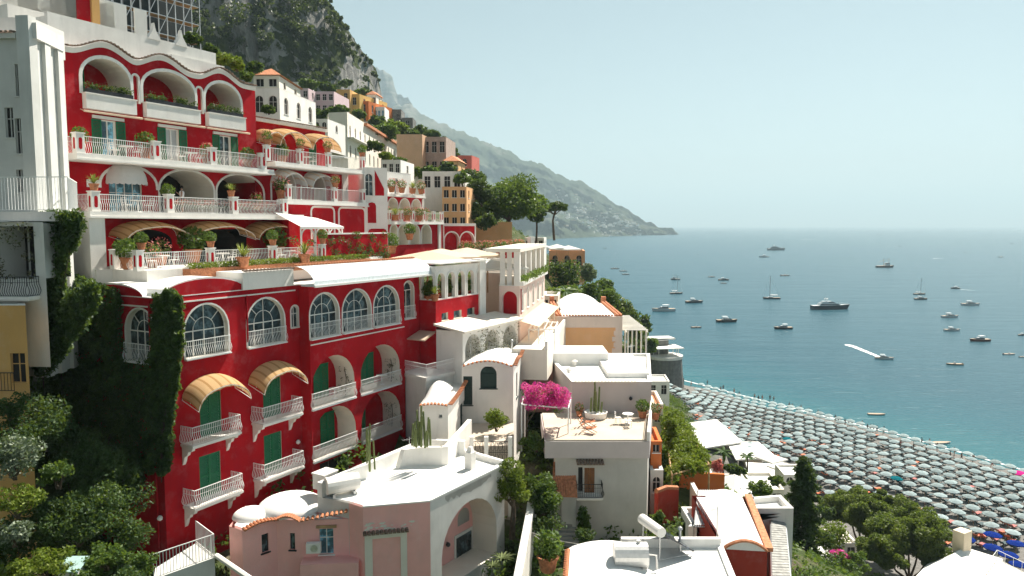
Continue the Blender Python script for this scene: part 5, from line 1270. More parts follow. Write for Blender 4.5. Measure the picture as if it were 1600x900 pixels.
k = MB(); tiles(k, [w.pt(0, 57.8, .2), w.pt(L_ - .7, 57.8, .2)], w.n, .26); k.build('coping', TILED, Gg.t)
k = MB(); c = (x0[0] - 1.2, x0[1] + 4); k.box((c[0] - 1.2, c[1] - .5, 58.3), 2.2, 3, 1.6, 90); k.box((c[0] - 4, c[1] - 1, 58.0), 2, 3, 1.0, 90); k.build('roof_structure', WHITEG, Gg.t)
# white fence on the ledge below it
fe = thing('white_fence', 'white picket fence of thin bars on the shaded ledge', 'fence', P(60, 330, 37)); k = MB(); q0, q1, q2 = P(-20, 330, 37.2), P(108, 330, 37), P(122, 330, 42)
railing(k, [q0[:2], q1[:2], q2[:2]], q1[2], 1.7, False, .16, .014); k.build('railing', IRON, fe)
k = MB(); k.prism([(q0[0], q0[1] - .1), (q1[0] + .1, q1[1] - .1), (q2[0] + .1, q2[1]), (q0[0], q2[1])], q1[2] - .5, q1[2] - .02); k.build('ledge', GREYW, fe)
# small house with a vine covered porch under the ledge
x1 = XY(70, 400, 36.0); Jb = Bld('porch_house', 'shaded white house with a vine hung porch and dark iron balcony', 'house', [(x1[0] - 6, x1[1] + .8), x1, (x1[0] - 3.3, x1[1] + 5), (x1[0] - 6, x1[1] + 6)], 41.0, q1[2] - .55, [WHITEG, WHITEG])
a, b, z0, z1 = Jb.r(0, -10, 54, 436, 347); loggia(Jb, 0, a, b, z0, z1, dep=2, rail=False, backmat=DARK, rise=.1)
Jb.finish(parapet=.0)
o = balcony(Jb, 0, Jb.L[0] - 4.2, Jb.L[0] - .35, 44.55, .8, corb=False, rail_h=.95); o.children[0].data.materials[0] = BIRON
pts = np.concatenate([np.array(Jb.w[0].pt(R.uniform(Jb.L[0] - 4.2, Jb.L[0] - .5), R.uniform(45.2, 48.0), .1)) + ball(22, .3) for _ in range(38)])
leaves('creeper', pts, .075, DRY, Jb.t)
# ochre house lower down, mostly behind the ivy
x2 = XY(44, 560, 35); Ob = Bld('ochre_house', 'shaded ochre house wall with a dark window and iron rail, behind the ivy', 'house', [(x2[0] - 6, x2[1]), x2, (x2[0] - 2.1, x2[1] + 3), (x2[0] - 6, x2[1] + 3.5)], 29, 44.2, [OCHRE, OCHRE])
plain_window(Ob, 0, *Ob.r(0, 17, 40, 598, 552), glass=DARK, bars=1, frame=OCHRE); Ob.finish(parapet=.1)
k = MB(); w = Ob.w[0]; railing(k, [w.pt(Ob.L[0] - 2.0, 0, .2)[:2], w.pt(Ob.L[0] - .6, 0, .2)[:2]], Ob.w[0].uv(10, 610)[1], .9, False, .14); k.build('railing', BIRON, Ob.t)
# retaining wall that carries the ivy
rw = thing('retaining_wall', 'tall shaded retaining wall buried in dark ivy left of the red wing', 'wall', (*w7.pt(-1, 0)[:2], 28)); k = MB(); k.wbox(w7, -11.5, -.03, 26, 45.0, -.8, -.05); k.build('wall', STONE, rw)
def wallpoly(w, pxs, n, omax=.5, out=0, seed=0):
    """random leaf clumps over the part of a wall that a picture outline encloses"""
    uv = [w.uv(px, py, out) for px, py in pxs]; us = [p[0] for p in uv]; zs = [p[1] for p in uv]; res = []
    def inside(u, z):
        c = False
        for (a, b), (a2, b2) in zip(uv, uv[1:] + uv[:1]):
            if (b > z) != (b2 > z) and u < (a2 - a) * (z - b) / (b2 - b) + a: c = not c
        return c
    while len(res) < n:
        u, z = R.uniform(min(us), max(us)), R.uniform(min(zs), max(zs))
        if inside(u, z):
            d = abs(mn.noise(Vector((u * .5, z * .5, seed)))); res.append(w.pt(u, z, out + .08 + R.random() ** 2 * omax * (.4 + 1.6 * d)))
    return res
def ivy(name, label, w, pxs, n, per=34, cr=.26, leaf=.115, omax=.5, mat=IVY, seed=0, cat='ivy'):
    c = wallpoly(w, pxs, n, omax, seed=seed); pts = np.concatenate([np.array(p) + ball(per, cr) * np.array((1, 1, 1.25)) for p in c] + [np.array(wallpoly(w, pxs, n * 16, .14, seed=seed))])
    t = thing(name, label, cat, (c[0][0], c[0][1], min(p[2] for p in c))); leaves('foliage', pts, leaf, mat, t, droop=.5)
    k = MB(); rt = min(c, key=lambda p: p[2])
    for i in range(9): p = Vector(c[i]); b_ = Vector(rt); k.tube([b_ - Vector((0, 0, .6)), b_, b_.lerp(p, .5), p], .03, 4, r1=.015)
    k.build('stem', BARK, t); return t
ivy('ivy', 'broad dark ivy curtain hanging over the shaded retaining wall', w7, [(66, 470), (100, 420), (150, 440), (190, 452), (193, 476), (196, 560), (240, 562), (248, 600), (255, 740), (236, 730), (220, 760), (150, 790), (90, 780), (60, 700), (64, 560)], 1150, omax=.8, seed=3)
ivy('ivy', 'thick ivy column climbing the corner between two arched windows', w7, [(244, 462), (268, 455), (286, 462), (288, 540), (282, 600), (272, 660), (268, 735), (258, 738), (244, 640), (241, 560)], 430, omax=.45, cr=.2, seed=8)
wj = wall_px(100, 400, 37.6, 118.5)
ivy('ivy', 'narrow ivy strand hanging below the white fence beside the white pier', wj, [(72, 335), (132, 335), (128, 380), (108, 400), (105, 470), (150, 440), (160, 470), (70, 600), (66, 480)], 520, omax=.6, seed=5)
# ================= houses up the slope =================
NH = [0]
def far_house(label, px0, px1, yt, yb, d, dep, mat, az=0, wins=2, rows=2, roofmat=ROOFW, tilt=0, shut=None, name='hill_house', rowgap=None, side=0, hip=False, sidew=0):
    """house whose front spans px0..px1; az tilts the front; side walls run back `dep` metres"""
    a, b = XY(px0, (yt + yb) / 2, d), XY(px1, (yt + yb) / 2, d + tilt); z1 = P((px0 + px1) / 2, yt, d)[2]; z0 = P((px0 + px1) / 2, yb, d)[2] - 3
    sv = (side, dep)
    H = Bld(name, label, 'house', [a, b, (b[0] + side * dep, b[1] + dep), (a[0] + side * dep, a[1] + dep)], z0, z1, [mat, mat])
    h = (z1 - z0 - 3) / rows
    for e, nw in ((0, wins), (1, sidew)):
        if not nw: continue
        L = H.L[e]
        for r_ in range(rows):
            for j in range(nw):
                u = L * (j + .5) / nw; ww = min(.55, L / nw * .3); zb = z0 + 3 + h * r_ + h * .22
                o = plain_window(H, e, u - ww, u + ww, zb, zb + h * .55, glass=DARK if shut is None else shut, bars=1, dep=.2, arched=(NH[0] % 4 == 0))
    NH[0] += 1
    H.finish(roof=roofmat, parapet=.35 if not hip else 0, parmat=mat)
    if hip:
        k = MB(); ft_ = inset(H.foot, -.4); c = [((ft_[0][0] + ft_[1][0]) / 2, (ft_[0][1] * 3 + ft_[3][1]) / 4, z1 + 1.4), ((ft_[2][0] + ft_[3][0]) / 2, (ft_[0][1] + 3 * ft_[3][1]) / 4, z1 + 1.4)]
        v = [(p[0], p[1], z1 + .05) for p in ft_] + c; k.add(v, [(0, 1, 4), (1, 2, 5, 4), (2, 3, 5), (3, 0, 4, 5), (3, 2, 1, 0)]); k.build('tiled_roof', TERRAR, H.t)
    return H
far_house('white house with small arches just behind the wavy red roofline', 394, 437, 138, 186, 86, 10, WHITE, wins=2, rows=1, hip=False, side=.15, sidew=3)
far_house('red roofed house with a little chimney at the cliff foot', 396, 436, 118, 140, 100, 10, CREAML, wins=2, rows=1, hip=True, sidew=2)
far_house('lilac hillside house with white verandas, leftmost of the pair', 442, 482, 138, 172, 185, 12, LILAC, wins=4, rows=2, side=.1, sidew=2)
far_house('lilac hillside house with a grey roof next to the yellow one', 482, 522, 143, 178, 190, 12, LILAC, wins=4, rows=2, side=.1, roofmat=GREYW)
far_house('bright ochre yellow hillside house with a stepped roof', 520, 547, 140, 182, 222, 14, OCHRE, wins=2, rows=2, side=.12)
far_house('deep yellow hillside house below the cliff edge', 546, 562, 147, 190, 224, 16, plaster('yellow plaster', (.66, .42, .14), .08, amt=.3), wins=1, rows=2, side=.35, sidew=3)
far_house('narrow orange hillside house right of the yellow ones', 561, 576, 158, 200, 226, 14, ORANGE, wins=1, rows=2, side=.35, sidew=3)
far_house('pale blue and white hillside house with tall windows', 584, 601, 167, 192, 230, 10, WHITE, wins=3, rows=1, shut=BLUEW)
far_house('small grey stone house ruin on the ridge', 606, 627, 171, 198, 240, 8, STONE, wins=2, rows=1)
far_house('dark grey ruined house low on the ridge', 628, 645, 184, 205, 240, 8, STONE, wins=1, rows=1)
# long cream terrace row
x0, x1 = XY(514, 210, 139), XY(543, 210, 138); wc = Wall(x1[0], x1[1], 1.2); LC_ = wc.uv(632, 240)[0]; zt = P(543, 175, 138)[2]
Hc = Bld('terrace_row', 'long cream terraced house row with a red tiled edge, running away up the slope', 'house', [x0, x1, wc.pt(LC_, 0)[:2], (x0[0], x0[1] + LC_)], 56, zt, [CREAML, CREAML])
for z in (61.0, 64.6):
    plain_window(Hc, 0, Hc.L[0] * .35, Hc.L[0] * .65, z, z + 2, True, ringw=.15, glass=GLASSB)
for r_ in range(2):
    for j in range(15): u = LC_ * (j + .5) / 15; plain_window(Hc, 1, u - .6, u + .6, 60.8 + 3.7 * r_, 63 + 3.7 * r_, arched=True, glass=DARK, bars=1)
Hc.finish(parapet=.3, parmat=CREAML)
k = MB(); k.wbox(Hc.w[1], LC_ * .22, LC_, zt - .6, zt - .1, .01, .7); k.build('eave_tiles', TERRAR, Hc.t)
k = MB(); k.wbox(Hc.w[1], 0, LC_ * .25, 64.1, 64.3, .003, 1.2); k.wbox(Hc.w[0], 0, Hc.L[0], 60.3, 60.55, .003, 1.4); k.build('balcony', WHITE, Hc.t)
far_house('peach coloured box shaped house with a plain front', 620, 660, 210, 268, 165, 14, plaster('dull peach plaster', (.62, .40, .26), .08, amt=.3), wins=0, rows=1, side=.12, sidew=2)
far_house('weathered pinkish stone house with dark upper openings', 660, 697, 214, 276, 168, 12, plaster('pinkish stone', (.45, .34, .29), .2, amt=.5, sc=2), wins=3, rows=2, side=.1)
far_house('small pink red house among the trees on the ridge', 715, 737, 243, 264, 190, 8, plaster('pink red plaster', (.60, .16, .13), .08, amt=.3), wins=1, rows=1, side=.2)
far_house('peach apartment house with shady balconies beside the big trees', 691, 729, 292, 356, 112, 9, PEACH, wins=3, rows=3, side=.1, sidew=2)
far_house('white terrace house with a pergola roof above the red arches', 660, 722, 268, 300, 118, 9, WHITE, wins=4, rows=1, side=.1, sidew=2)
far_house('tan house set low behind the far flower terrace', 735, 800, 347, 372, 122, 7, PEACH, wins=0, rows=1)
far_house('orange fronted house with a white roof terrace at the sea end', 858, 914, 392, 422, 150, 10, plaster('salmon plaster', (.66, .33, .18), .08, amt=.25), wins=3, rows=1, side=.05)
# upper left building, scaffold and its dark mesh
wq = wall_px(0, 30, 60, 30); LQ = wq.uv(150, 30)[0]
Qd = Bld('upper_building', 'pale plastered building with a red corner strip above the hotel roof', 'building', [wq.pt(-6, 0)[:2], wq.pt(LQ, 0)[:2], wq.pt(LQ, 0, -8)[:2], wq.pt(-6, 0, -8)[:2]], 58, 73, [plaster('pale plaster', (.66, .66, .62), .07, amt=.3)] * 2)
for u in (1.2, 4.2, 8.5, 10.5, 12.5):
    plain_window(Qd, 0, u + 5, u + 6.2, 65.4, 68, glass=GLASSB, bars=1)
Qd.finish(parapet=.2); k = MB(); k.wbox(Qd.w[0], 0, Qd.L[0], 64.0, 64.6, .003, .9); k.build('ledge', CREAM, Qd.t); k = MB(); k.wbox(Qd.w[0], Qd.L[0] - 1.7, Qd.L[0] - .5, 64.7, 73, .003, .05); k.build('red_panel', RED, Qd.t); k = MB(); k.wbox(Qd.w[0], Qd.L[0] - .5, Qd.L[0] + .2, 58, 73, .003, .3); k.build('pilaster', OCHRE, Qd.t)
k = MB(); k.wbox(Qd.w[0], 1, Qd.L[0] - 2, 58.05, 63.9, .003, .04); k.build('lower_wall', CREAM, Qd.t)
sc_ = thing('scaffold', 'tall metal scaffold with diagonal braces against a dark netted wall', 'scaffold', (*wall_px(150, 40, 78, 30).pt(0, 0)[:2], 58)); ws = wall_px(148, 40, 78, 30); k = MB(); LS = ws.uv(300, 40)[0]
for o_ in (0, 1.4):
    for i in range(12): u = LS * i / 11; k.tube([ws.pt(u, 58, o_), ws.pt(u, 80 , o_)], .05, 4)
    for j in range(11): z = 59 + 2 * j; k.tube([ws.pt(0, z, o_), ws.pt(LS, z, o_)], .045, 4)
for i in range(11):
    for j in range(10):
        if (i + j) % 2: u = LS * i / 11; k.tube([ws.pt(u, 59 + 2 * j, 1.4), ws.pt(u + LS / 11, 61 + 2 * j, 1.4)], .04, 4)
k.build('frame', GALV, sc_); k = MB()
for j in range(10): k.wbox(ws, 0, LS, 58.95 + 2 * j, 59.0 + 2 * j, .2, 1.2)
k.build('platform', WOODL, sc_); k = MB(); k.wbox(ws, -.5, LS + .5, 57, 82, -1.2, -.6); k.build('netted_wall', plaster('dark net', (.06, .075, .08), .2, amt=.2), sc_)
# terrace strips with people's gardens (front of the far flower terrace)
ft_ = thing('flower_terrace', 'far roof terrace with a white balustrade and red panel', 'terrace', (*XY(780, 400, 88), 42)); p0, p1, p2, p3 = P(745, 405, 84), P(850, 405, 92), P(842, 385, 110), P(745, 385, 100)
k = MB(); k.prism([p0[:2], p1[:2], p2[:2], p3[:2]], 40, 44.1); k.build('deck', CREAML, ft_); wt = Wall(p0[0], p0[1], math.degrees(atan2(p1[0] - p0[0], p1[1] - p0[1]))); Lt = hypot(p1[0] - p0[0], p1[1] - p0[1])
FT = _B(); FT.t = ft_; railrow(FT, wt, [Lt * t for t in (.02, .14, .26, .38)], 44.1, -.3, pw=.4, belly=False, sp=.2, oval=False)
k = MB(); k.wbox(wt, Lt * .42, Lt * .75, 44.1, 45.3, -.4, -.1); k.build('red_panel', RED, ft_); k = MB(); k.wbox(wt, Lt * .78, Lt * .84, 44.1, 46.6, -.5, .1); k.build('pillar', WHITE, ft_)
# ================= old stone tower by the beach =================
q = P(1037, 600, 208); tw_ = thing('stone_tower', 'dark round stone watchtower with a white terrace restaurant on top', 'tower', (q[0], q[1], .5))
k = MB(); k.lathe([(6.0, 0), (5.6, 3), (5.2, 7), (5.0, 10)], (q[0], q[1], .3), 20); k.build('tower_wall', STONE, tw_)
k = MB(); k.lathe([(5.2, 0), (5.3, .8)], (q[0], q[1], 10.3), 20); k.build('parapet', WHITEG, tw_)
k = MB(); k.box((q[0] + .5, q[1], 13.4), 8, 7, .25, 80); 
for a in range(8): k.tube([(q[0] + .5 + 3.5 * cos(a * pi / 4), q[1] + 3.0 * sin(a * pi / 4), 10.4), (q[0] + .5 + 3.5 * cos(a * pi / 4), q[1] + 3.0 * sin(a * pi / 4), 13.3)], .1, 5)
k.build('pergola', WHITE, tw_); k = MB(); k.box((q[0] - 4, q[1] + 4, 7.5), 9, 8, 15, 70); k.build('stone_house', STONE, tw_)
k = MB(); k.box((q[0] - 1, q[1] + 5, 15.2), 9, 5, .4, 80); k.build('roof', GREYW, tw_)
rk = MB()
for i in range(26):
    x, y = q[0] + R.uniform(-10, 5), q[1] + R.uniform(-9, 3); s = R.uniform(.8, 2.6); zb = max(.2, gz(x, y)); k0_ = len(rk.v)
    rk.lathe([(s * .2, -.6 * s), (s, -.2 * s), (s * .85, .35 * s), (s * .3, .7 * s)], (x, y, zb), 7)
    for n_ in range(k0_, len(rk.v)): v = rk.v[n_]; rk.v[n_] = (v[0] + R.uniform(-.2, .2) * s, v[1] + R.uniform(-.2, .2) * s, v[2] + R.uniform(-.15, .15) * s)
o = rk.build('shore_rocks', STONE, loc=(q[0], q[1], 0)); o['kind'] = 'stuff'
# white roofs of the beach bars
for lab, c4_, z_ in (('long white flat canopy of the beach bar at the foot of the slope', [(1062, 662), (1120, 655), (1160, 690), (1100, 700)], 5.5), ('smaller white beach bar canopy near the palm trees', [(1135, 690), (1185, 690), (1215, 715), (1150, 718)], 5.0), ('low white beach hut roof below the yellow pergola', [(1165, 722), (1215, 725), (1225, 745), (1170, 745)], 5.2)):
    c_ = [Z(px, py, z_) for px, py in c4_][::-1]; c_ = [(p[0], p[1]) for p in c_]; 
    if sum(c_[i - 1][0] * c_[i][1] - c_[i][0] * c_[i - 1][1] for i in range(4)) < 0: c_ = c_[::-1]
    t_ = thing('beach_bar', lab, 'beach bar', (*c_[0], 2)); k = MB(); k.prism(c_, z_ - .25, z_); k.build('canopy', AWWH if False else ROOFW, t_); k = MB()
    for p in inset(c_, .5): k.tube([(p[0], p[1], 1.5), (p[0], p[1], z_ - .25)], .12, 6)
    k.build('post', WHITE, t_); k = MB(); k.prism(inset(c_, 2.2), 1.5, z_ - .9); k.build('counter', CREAML, t_)
# white hipped roof at the bottom right
hx = [XY(1400, 905, 73), XY(1545, 905, 69), XY(1560, 870, 84), XY(1462, 866, 84)]; z_ = P(1470, 872, 80)[2]
Hb = Bld('white_hipped_house', 'low house with a white pitched roof and square chimney at the bottom right', 'house', [hx[0], hx[1], hx[2], hx[3]], 4, z_ - 2.2, [CREAM, CREAM]); Hb.finish(parapet=0)
k = MB(); ft2 = inset(Hb.foot, -.4); rg = [((ft2[0][0] + ft2[1][0]) / 2 - .6, (ft2[0][1] + ft2[1][1]) / 2 + 4, z_), ((ft2[2][0] + ft2[3][0]) / 2 - 1.4, (ft2[2][1] + ft2[3][1]) / 2 - 1.5, z_)]
k.add([(p[0], p[1], z_ - 2.15) for p in ft2] + rg, [(0, 1, 4), (1, 2, 5, 4), (2, 3, 5), (3, 0, 4, 5), (3, 2, 1, 0)]); k.build('pitched_roof', ROOFW, Hb.t)
k = MB(); k.box((rg[1][0] - .3, rg[1][1], z_ + .7), 1.6, 1.3, 2.6, 60); k.build('chimney', CREAM, Hb.t)
q0, q1, q2 = XY(1500, 890, 70), XY(1558, 862, 82), XY(1640, 890, 76); tr = thing('railed_terrace', 'terrace with a thin white railing at the bottom right corner', 'terrace', (*q1, 8)); k = MB()
zt_ = P(1555, 880, 81)[2]; k.prism([q0, (q0[0] + 12, q0[1] - 4), q2, q1], 5, zt_); k.build('deck', CREAML, tr); k = MB(); railing(k, [q0, q1, q2], zt_, 1.1, False, .9, .02); k.build('railing', IRON, tr)
# ================= beach =================
BACK = [(1000, 600), (1035, 622), (1062, 648), (1110, 662), (1165, 700), (1230, 735), (1290, 768), (1370, 800), (1440, 830), (1500, 840), (1600, 836), (1700, 836)]
def lerp_tab(tab, x):
    for (a, ya), (b, yb) in zip(tab, tab[1:]):
        if a <= x <= b: return ya + (yb - ya) * (x - a) / (b - a)
    return tab[0][1] if x < tab[0][0] else tab[-1][1]
def parasol_mesh(mat, r=1.3):
    m = MB(); n = 8; k = len(m.v)
    for rr, z in ((.05, 2.52), (r * .55, 2.36), (r, 2.12), (r * .99, 2.0)):
        for j in range(n): m.v.append((rr * cos(2 * pi * j / n), rr * sin(2 * pi * j / n), z))
    for i in range(3):
        for j in range(n): m.f.append((i * n + j, i * n + (j + 1) % n, (i + 1) * n + (j + 1) % n, (i + 1) * n + j)); m.m.append(0)
    m.f.append(tuple(range(n))); m.m.append(0)
    m.tube([(0, 0, -.2), (0, 0, 2.6)], .03, 5, mi=1); return m
def lounger_mesh():
    m = MB(); m.box((0, 0, .32), .62, 1.3, .08, 90); m.add([(-.31, -.62, .36), (.31, -.62, .36), (.31, -1.15, .78), (-.31, -1.15, .78), (-.31, -.66, .3), (.31, -.66, .3), (.31, -1.2, .72), (-.31, -1.2, .72)], [(0, 3, 2, 1), (4, 5, 6, 7), (0, 1, 5, 4), (2, 3, 7, 6), (1, 2, 6, 5), (0, 4, 7, 3)])
    for x in (-.26, .26):
        for y in (-.55, .58): m.box((x, y, .14), .05, .05, .3, 90, mi=1)
    return m
PALE = cloth('pale mint parasol cloth', (.36, .44, .45), .2, .18)
TEALC = cloth('teal parasol cloth', (.01, .16, .20), .2); BLUEC = cloth('royal blue parasol cloth', (.012, .035, .22), .2); CORAL = cloth('coral parasol cloth', (.55, .20, .12), .2)
LTEAL = simple('dark teal lounger', (.02, .055, .065), .7); LOR = simple('orange lounger', (.52, .13, .05), .7, 0, .25); LPINK = simple('faded red lounger', (.42, .11, .10), .7, 0, .25)
spots = []
SH = SHORE
for k in range(18):
    off = 7.2 + 3.6 * k; acc = 0.0
    for (ax, ay), (bx, by) in zip(SH, SH[1:]):
        l = hypot(bx - ax, by - ay); ex, ey = (bx - ax) / l, (by - ay) / l; nx, ny = ey, -ex
        t = acc
        while t < l:
            x = ax + ex * t - abs(nx) * off + R.uniform(-.14, .14); y = ay + ey * t - .5 * off + R.uniform(-.14, .14)
            z = gz(x, y); px, py = proj(x, y, z + 2)
            if 1010 < px < 1640 and py < lerp_tab(BACK, px) and z < 4.5 and hypot(x - 45, y - 208) > 9 and R.random() < .965: spots.append((x, y, z, k, px, py))
            t += 2.75
        acc = t - l
spots.sort(key=lambda s: s[1])
base_p = parasol_mesh(0, 1.04).build('beach_parasol', [PALE, WOODL]); base_t = parasol_mesh(0, 1.04).build('beach_parasol', [TEALC, WOODL]); 
lo1 = lounger_mesh().build('sun_lounger', [LTEAL, GALV]); lo2 = lounger_mesh().build('sun_lounger', [LOR, GALV]); lo3 = lounger_mesh().build('sun_lounger', [LPINK, GALV])
used = set(); SHA = 62
def place(proto, x, y, z, rz, label, cat, group):
    o = proto if proto.name not in used else proto.copy()
    if o is not proto: COL.objects.link(o)
    used.add(proto.name); o.location = (x, y, z); o.rotation_euler = (R.uniform(-.06, .06), R.uniform(-.06, .06), rz); clean(o, label, cat, group); return o
teal_left = [(1227, 682), (1402, 748), (1230, 733)]
far_p, far_l = MB(), MB(); nl = 0
for i, (x, y, z, k, px, py) in enumerate(spots):
    tl = next((q for q in teal_left if hypot(q[0] - px, q[1] - py) < 8), None)
    if i < 285 or tl:
        if tl: teal_left.remove(tl); place(base_t, x, y, z, R.uniform(0, 1), 'teal beach parasol standing out among the pale mint ones', 'parasol', 'teal beach parasols')
        else: place(base_p, x, y, z, R.uniform(0, 1), 'pale mint beach parasol standing in the long rows on the grey pebble beach', 'parasol', 'beach parasols in rows')
    else:
        pm = parasol_mesh(0, 1.04); a = R.uniform(0, 1); far_p.add([(x + v[0] * cos(a) - v[1] * sin(a), y + v[0] * sin(a) + v[1] * cos(a), z + v[2]) for v in pm.v], pm.f); far_p.m[-len(pm.f):] = pm.m
    for s in (-.75, .75):
        xx, yy = x + s * .5 * 1.1, y - s * .86 * .9; rz = radians(-60) + R.uniform(-.12, .12)
        pr = lo1 if R.random() < (.97 if k < 7 else .8) else (lo2 if R.random() < .6 else lo3)
        if nl < 285: place(pr, xx + R.uniform(-.2, .2) - .3, yy, z, rz, {lo1: 'dark teal sun lounger in the shade of a pale parasol on the beach', lo2: 'orange sun lounger among the dark teal ones on the beach', lo3: 'faded red sun lounger among the dark teal ones on the beach'}[pr], 'sun lounger', {lo1: 'dark teal beach loungers', lo2: 'orange beach loungers', lo3: 'faded red beach loungers'}[pr]); nl += 1
        else:
            lm = lounger_mesh(); far_l.add([(xx + v[0] * cos(rz) - v[1] * sin(rz), yy + v[0] * sin(rz) + v[1] * cos(rz), z + v[2]) for v in lm.v], lm.f, 0 if pr is lo1 else 1)
print('spots', len(spots))
if far_p.v: o = far_p.build('beach_parasols', [PALE, WOODL], loc=(60, 200, 1)); clean(o, kind='stuff')
if far_l.v: o = far_l.build('sun_loungers', [LTEAL, LOR], loc=(60, 200, .5)); clean(o, kind='stuff')
# royal blue parasols at the near end and empty orange loungers beside them
bp = parasol_mesh(0, 1.2).build('beach_parasol', [BLUEC, WOODL])
for (px, py), lab in zip([(1509, 847), (1551, 842), (1550, 862), (1588, 857), (1575, 875), (1592, 893)], ['royal blue parasol on the near beach beside two orange loungers', 'royal blue parasol right behind a row of orange loungers', 'royal blue parasol by itself on the bare grey pebbles', 'royal blue parasol at the right edge of the picture', 'royal blue parasol next to a small green shrub', 'royal blue parasol nearest to the railed terrace']):
    q = Z(px, py, 4.0); place(bp, q[0], q[1], gz(q[0], q[1]), .3, lab, 'parasol', 'royal blue parasols')
for px, py in [(1500, 838), (1507, 836), (1528, 836), (1537, 838), (1568, 832), (1576, 838), (1582, 844), (1590, 836), (1480, 846)] + [(1205 + 11 * i, 705 + 4 * i + R.uniform(-3, 3)) for i in range(9)] + [(1280 + 13 * i, 766 + R.uniform(-4, 4)) for i in range(8)] + [(1190 + 7 * i, 742 + 2 * i) for i in range(6)]:
    q = Z(px, py, 2.8); place(lo2, q[0], q[1], gz(q[0], q[1]) + .02, radians(-60) + R.uniform(-.3, .3), 'orange sun lounger lying in the open at the back of the beach', 'sun lounger', 'orange loungers at the back of the beach')
mg = parasol_mesh(0, 1.3).build('beach_parasol', [cloth('hot pink parasol cloth', (.6, .03, .25), .2), WOODL]); q = Z(1592, 749, 2); place(mg, q[0], q[1], gz(q[0], q[1]), 0, 'single hot pink parasol at the water edge on the right', 'parasol', None)
# white cafe parasols behind the beach
cpm = thing('cafe_parasol', '', 'parasol', (0, 0, 0)); m = MB(); s_ = 1.9
m.add([(-s_, -s_, 2.5), (s_, -s_, 2.5), (s_, s_, 2.5), (-s_, s_, 2.5), (0, 0, 3.25), (-s_, -s_, 2.3), (s_, -s_, 2.3), (s_, s_, 2.3), (-s_, s_, 2.3)], [(0, 1, 4), (1, 2, 4), (2, 3, 4), (3, 0, 4), (0, 5, 6, 1), (1, 6, 7, 2), (2, 7, 8, 3), (3, 8, 5, 0)]); m.build('canopy', AWWH, cpm); m = MB(); m.tube([(0, 0, 0), (0, 0, 3.3)], .05, 6); m.build('pole', WOODL, cpm)
creamp = copy_tree(cpm); 
for ch in creamp.children:
    if ch.name.startswith('canopy'): ch.data = ch.data.copy(); ch.data.materials[0] = AWCR
cafe = [(1148, 748, 78, cpm, 'white square parasol beside the leafy yellow pergola, rear one'), (1157, 768, 74, cpm, 'white square parasol above the pale corrugated canopy, front one'), (1205, 712, 120, cpm, 'white square parasol at the back of the beach behind the palm'), (1225, 726, 116, cpm, 'white square parasol on the beach front left of the tall conifer'),
        (668, 398, 66, creamp, 'cream square parasol over the restaurant terrace, nearest the red wing'), (690, 394, 70, creamp, 'cream square parasol in the middle of the restaurant terrace'), (730, 392, 74, creamp, 'big cream parasol right of the others on the restaurant terrace'), (762, 410, 70, cpm, 'white parasol at the end of the restaurant terrace'),
        (870, 384, 150, cpm, 'white parasol on the far roof terrace beside the umbrella pine'), (888, 386, 150, cpm, 'white parasol at the sea end of the far roof terrace'), (850, 385, 146, cpm, 'white parasol nearest the trees on the far roof terrace')]
f1 = set()
for px, py, d, pr, lab in cafe:
    o = pr if pr.name not in f1 else copy_tree(pr); f1.add(pr.name); q = P(px, py, d); o.location = (q[0], q[1], q[2] - 2.9); o['label'] = lab; o['category'] = 'parasol'
    k_ = 1.5 if d < 76 and py < 430 else 1.0; o.scale = (k_, k_, 1); o.rotation_euler = (0, 0, .5)
# ---------- people on the shore: one continuous skinned body each
def body(joints, edges, rad, name='person'):
    me = bpy.data.meshes.new(name); me.from_pydata(joints, edges, []); ob = bpy.data.objects.new(name, me); COL.objects.link(ob)
    md = ob.modifiers.new('s', 'SKIN'); sv = me.skin_vertices[0].data
    for i, r in enumerate(rad): sv[i].radius = (r, r * .85)
    sv[0].use_root = True; sb = ob.modifiers.new('d', 'SUBSURF'); sb.levels = 1
    dg = bpy.context.evaluated_depsgraph_get(); m2 = bpy.data.meshes.new_from_object(ob.evaluated_get(dg)); bpy.data.objects.remove(ob); bpy.data.meshes.remove(me); return m2
def human(stride=.12, arm=.25, bend=0, lift=0):
    J = [(0, 0, .95), (0, 0, 1.15), (0, 0, 1.4), (0, 0, 1.5), (0, .02, 1.6), (0, .02, 1.72), (.19, 0, 1.4), (-.19, 0, 1.4), (.26, .05, 1.13), (-.26, .03, 1.13), (.28, .05 + arm, .92 + lift), (-.27, .05 + arm * .6, .9), (.1, 0, .88), (-.1, 0, .88), (.11, stride, .5), (-.11, -stride, .5), (.11, stride * 1.1, .08), (-.11, -stride * 1.5, .1), (.11, stride * 1.1 + .14, .04), (-.11, -stride * 1.5 + .13, .04)]
    E = [(0, 1), (1, 2), (2, 3), (3, 4), (4, 5), (2, 6), (2, 7), (6, 8), (8, 10), (7, 9), (9, 11), (0, 12), (0, 13), (12, 14), (13, 15), (14, 16), (15, 17), (16, 18), (17, 19)]
    Rr = [.14, .13, .15, .055, .09, .075, .065, .065, .045, .045, .032, .032, .095, .095, .06, .06, .042, .042, .035, .035]
    return body(J, E, Rr)
SKIN = [simple('tanned backlit skin', (.13, .065, .04), .6, 0, .1), simple('light skin', (.40, .24, .17), .6, 0, .1)]  # bathers' tan is darkened in its colour to look backlit
HAIR = simple('dark hair', (.02, .014, .01), .6)
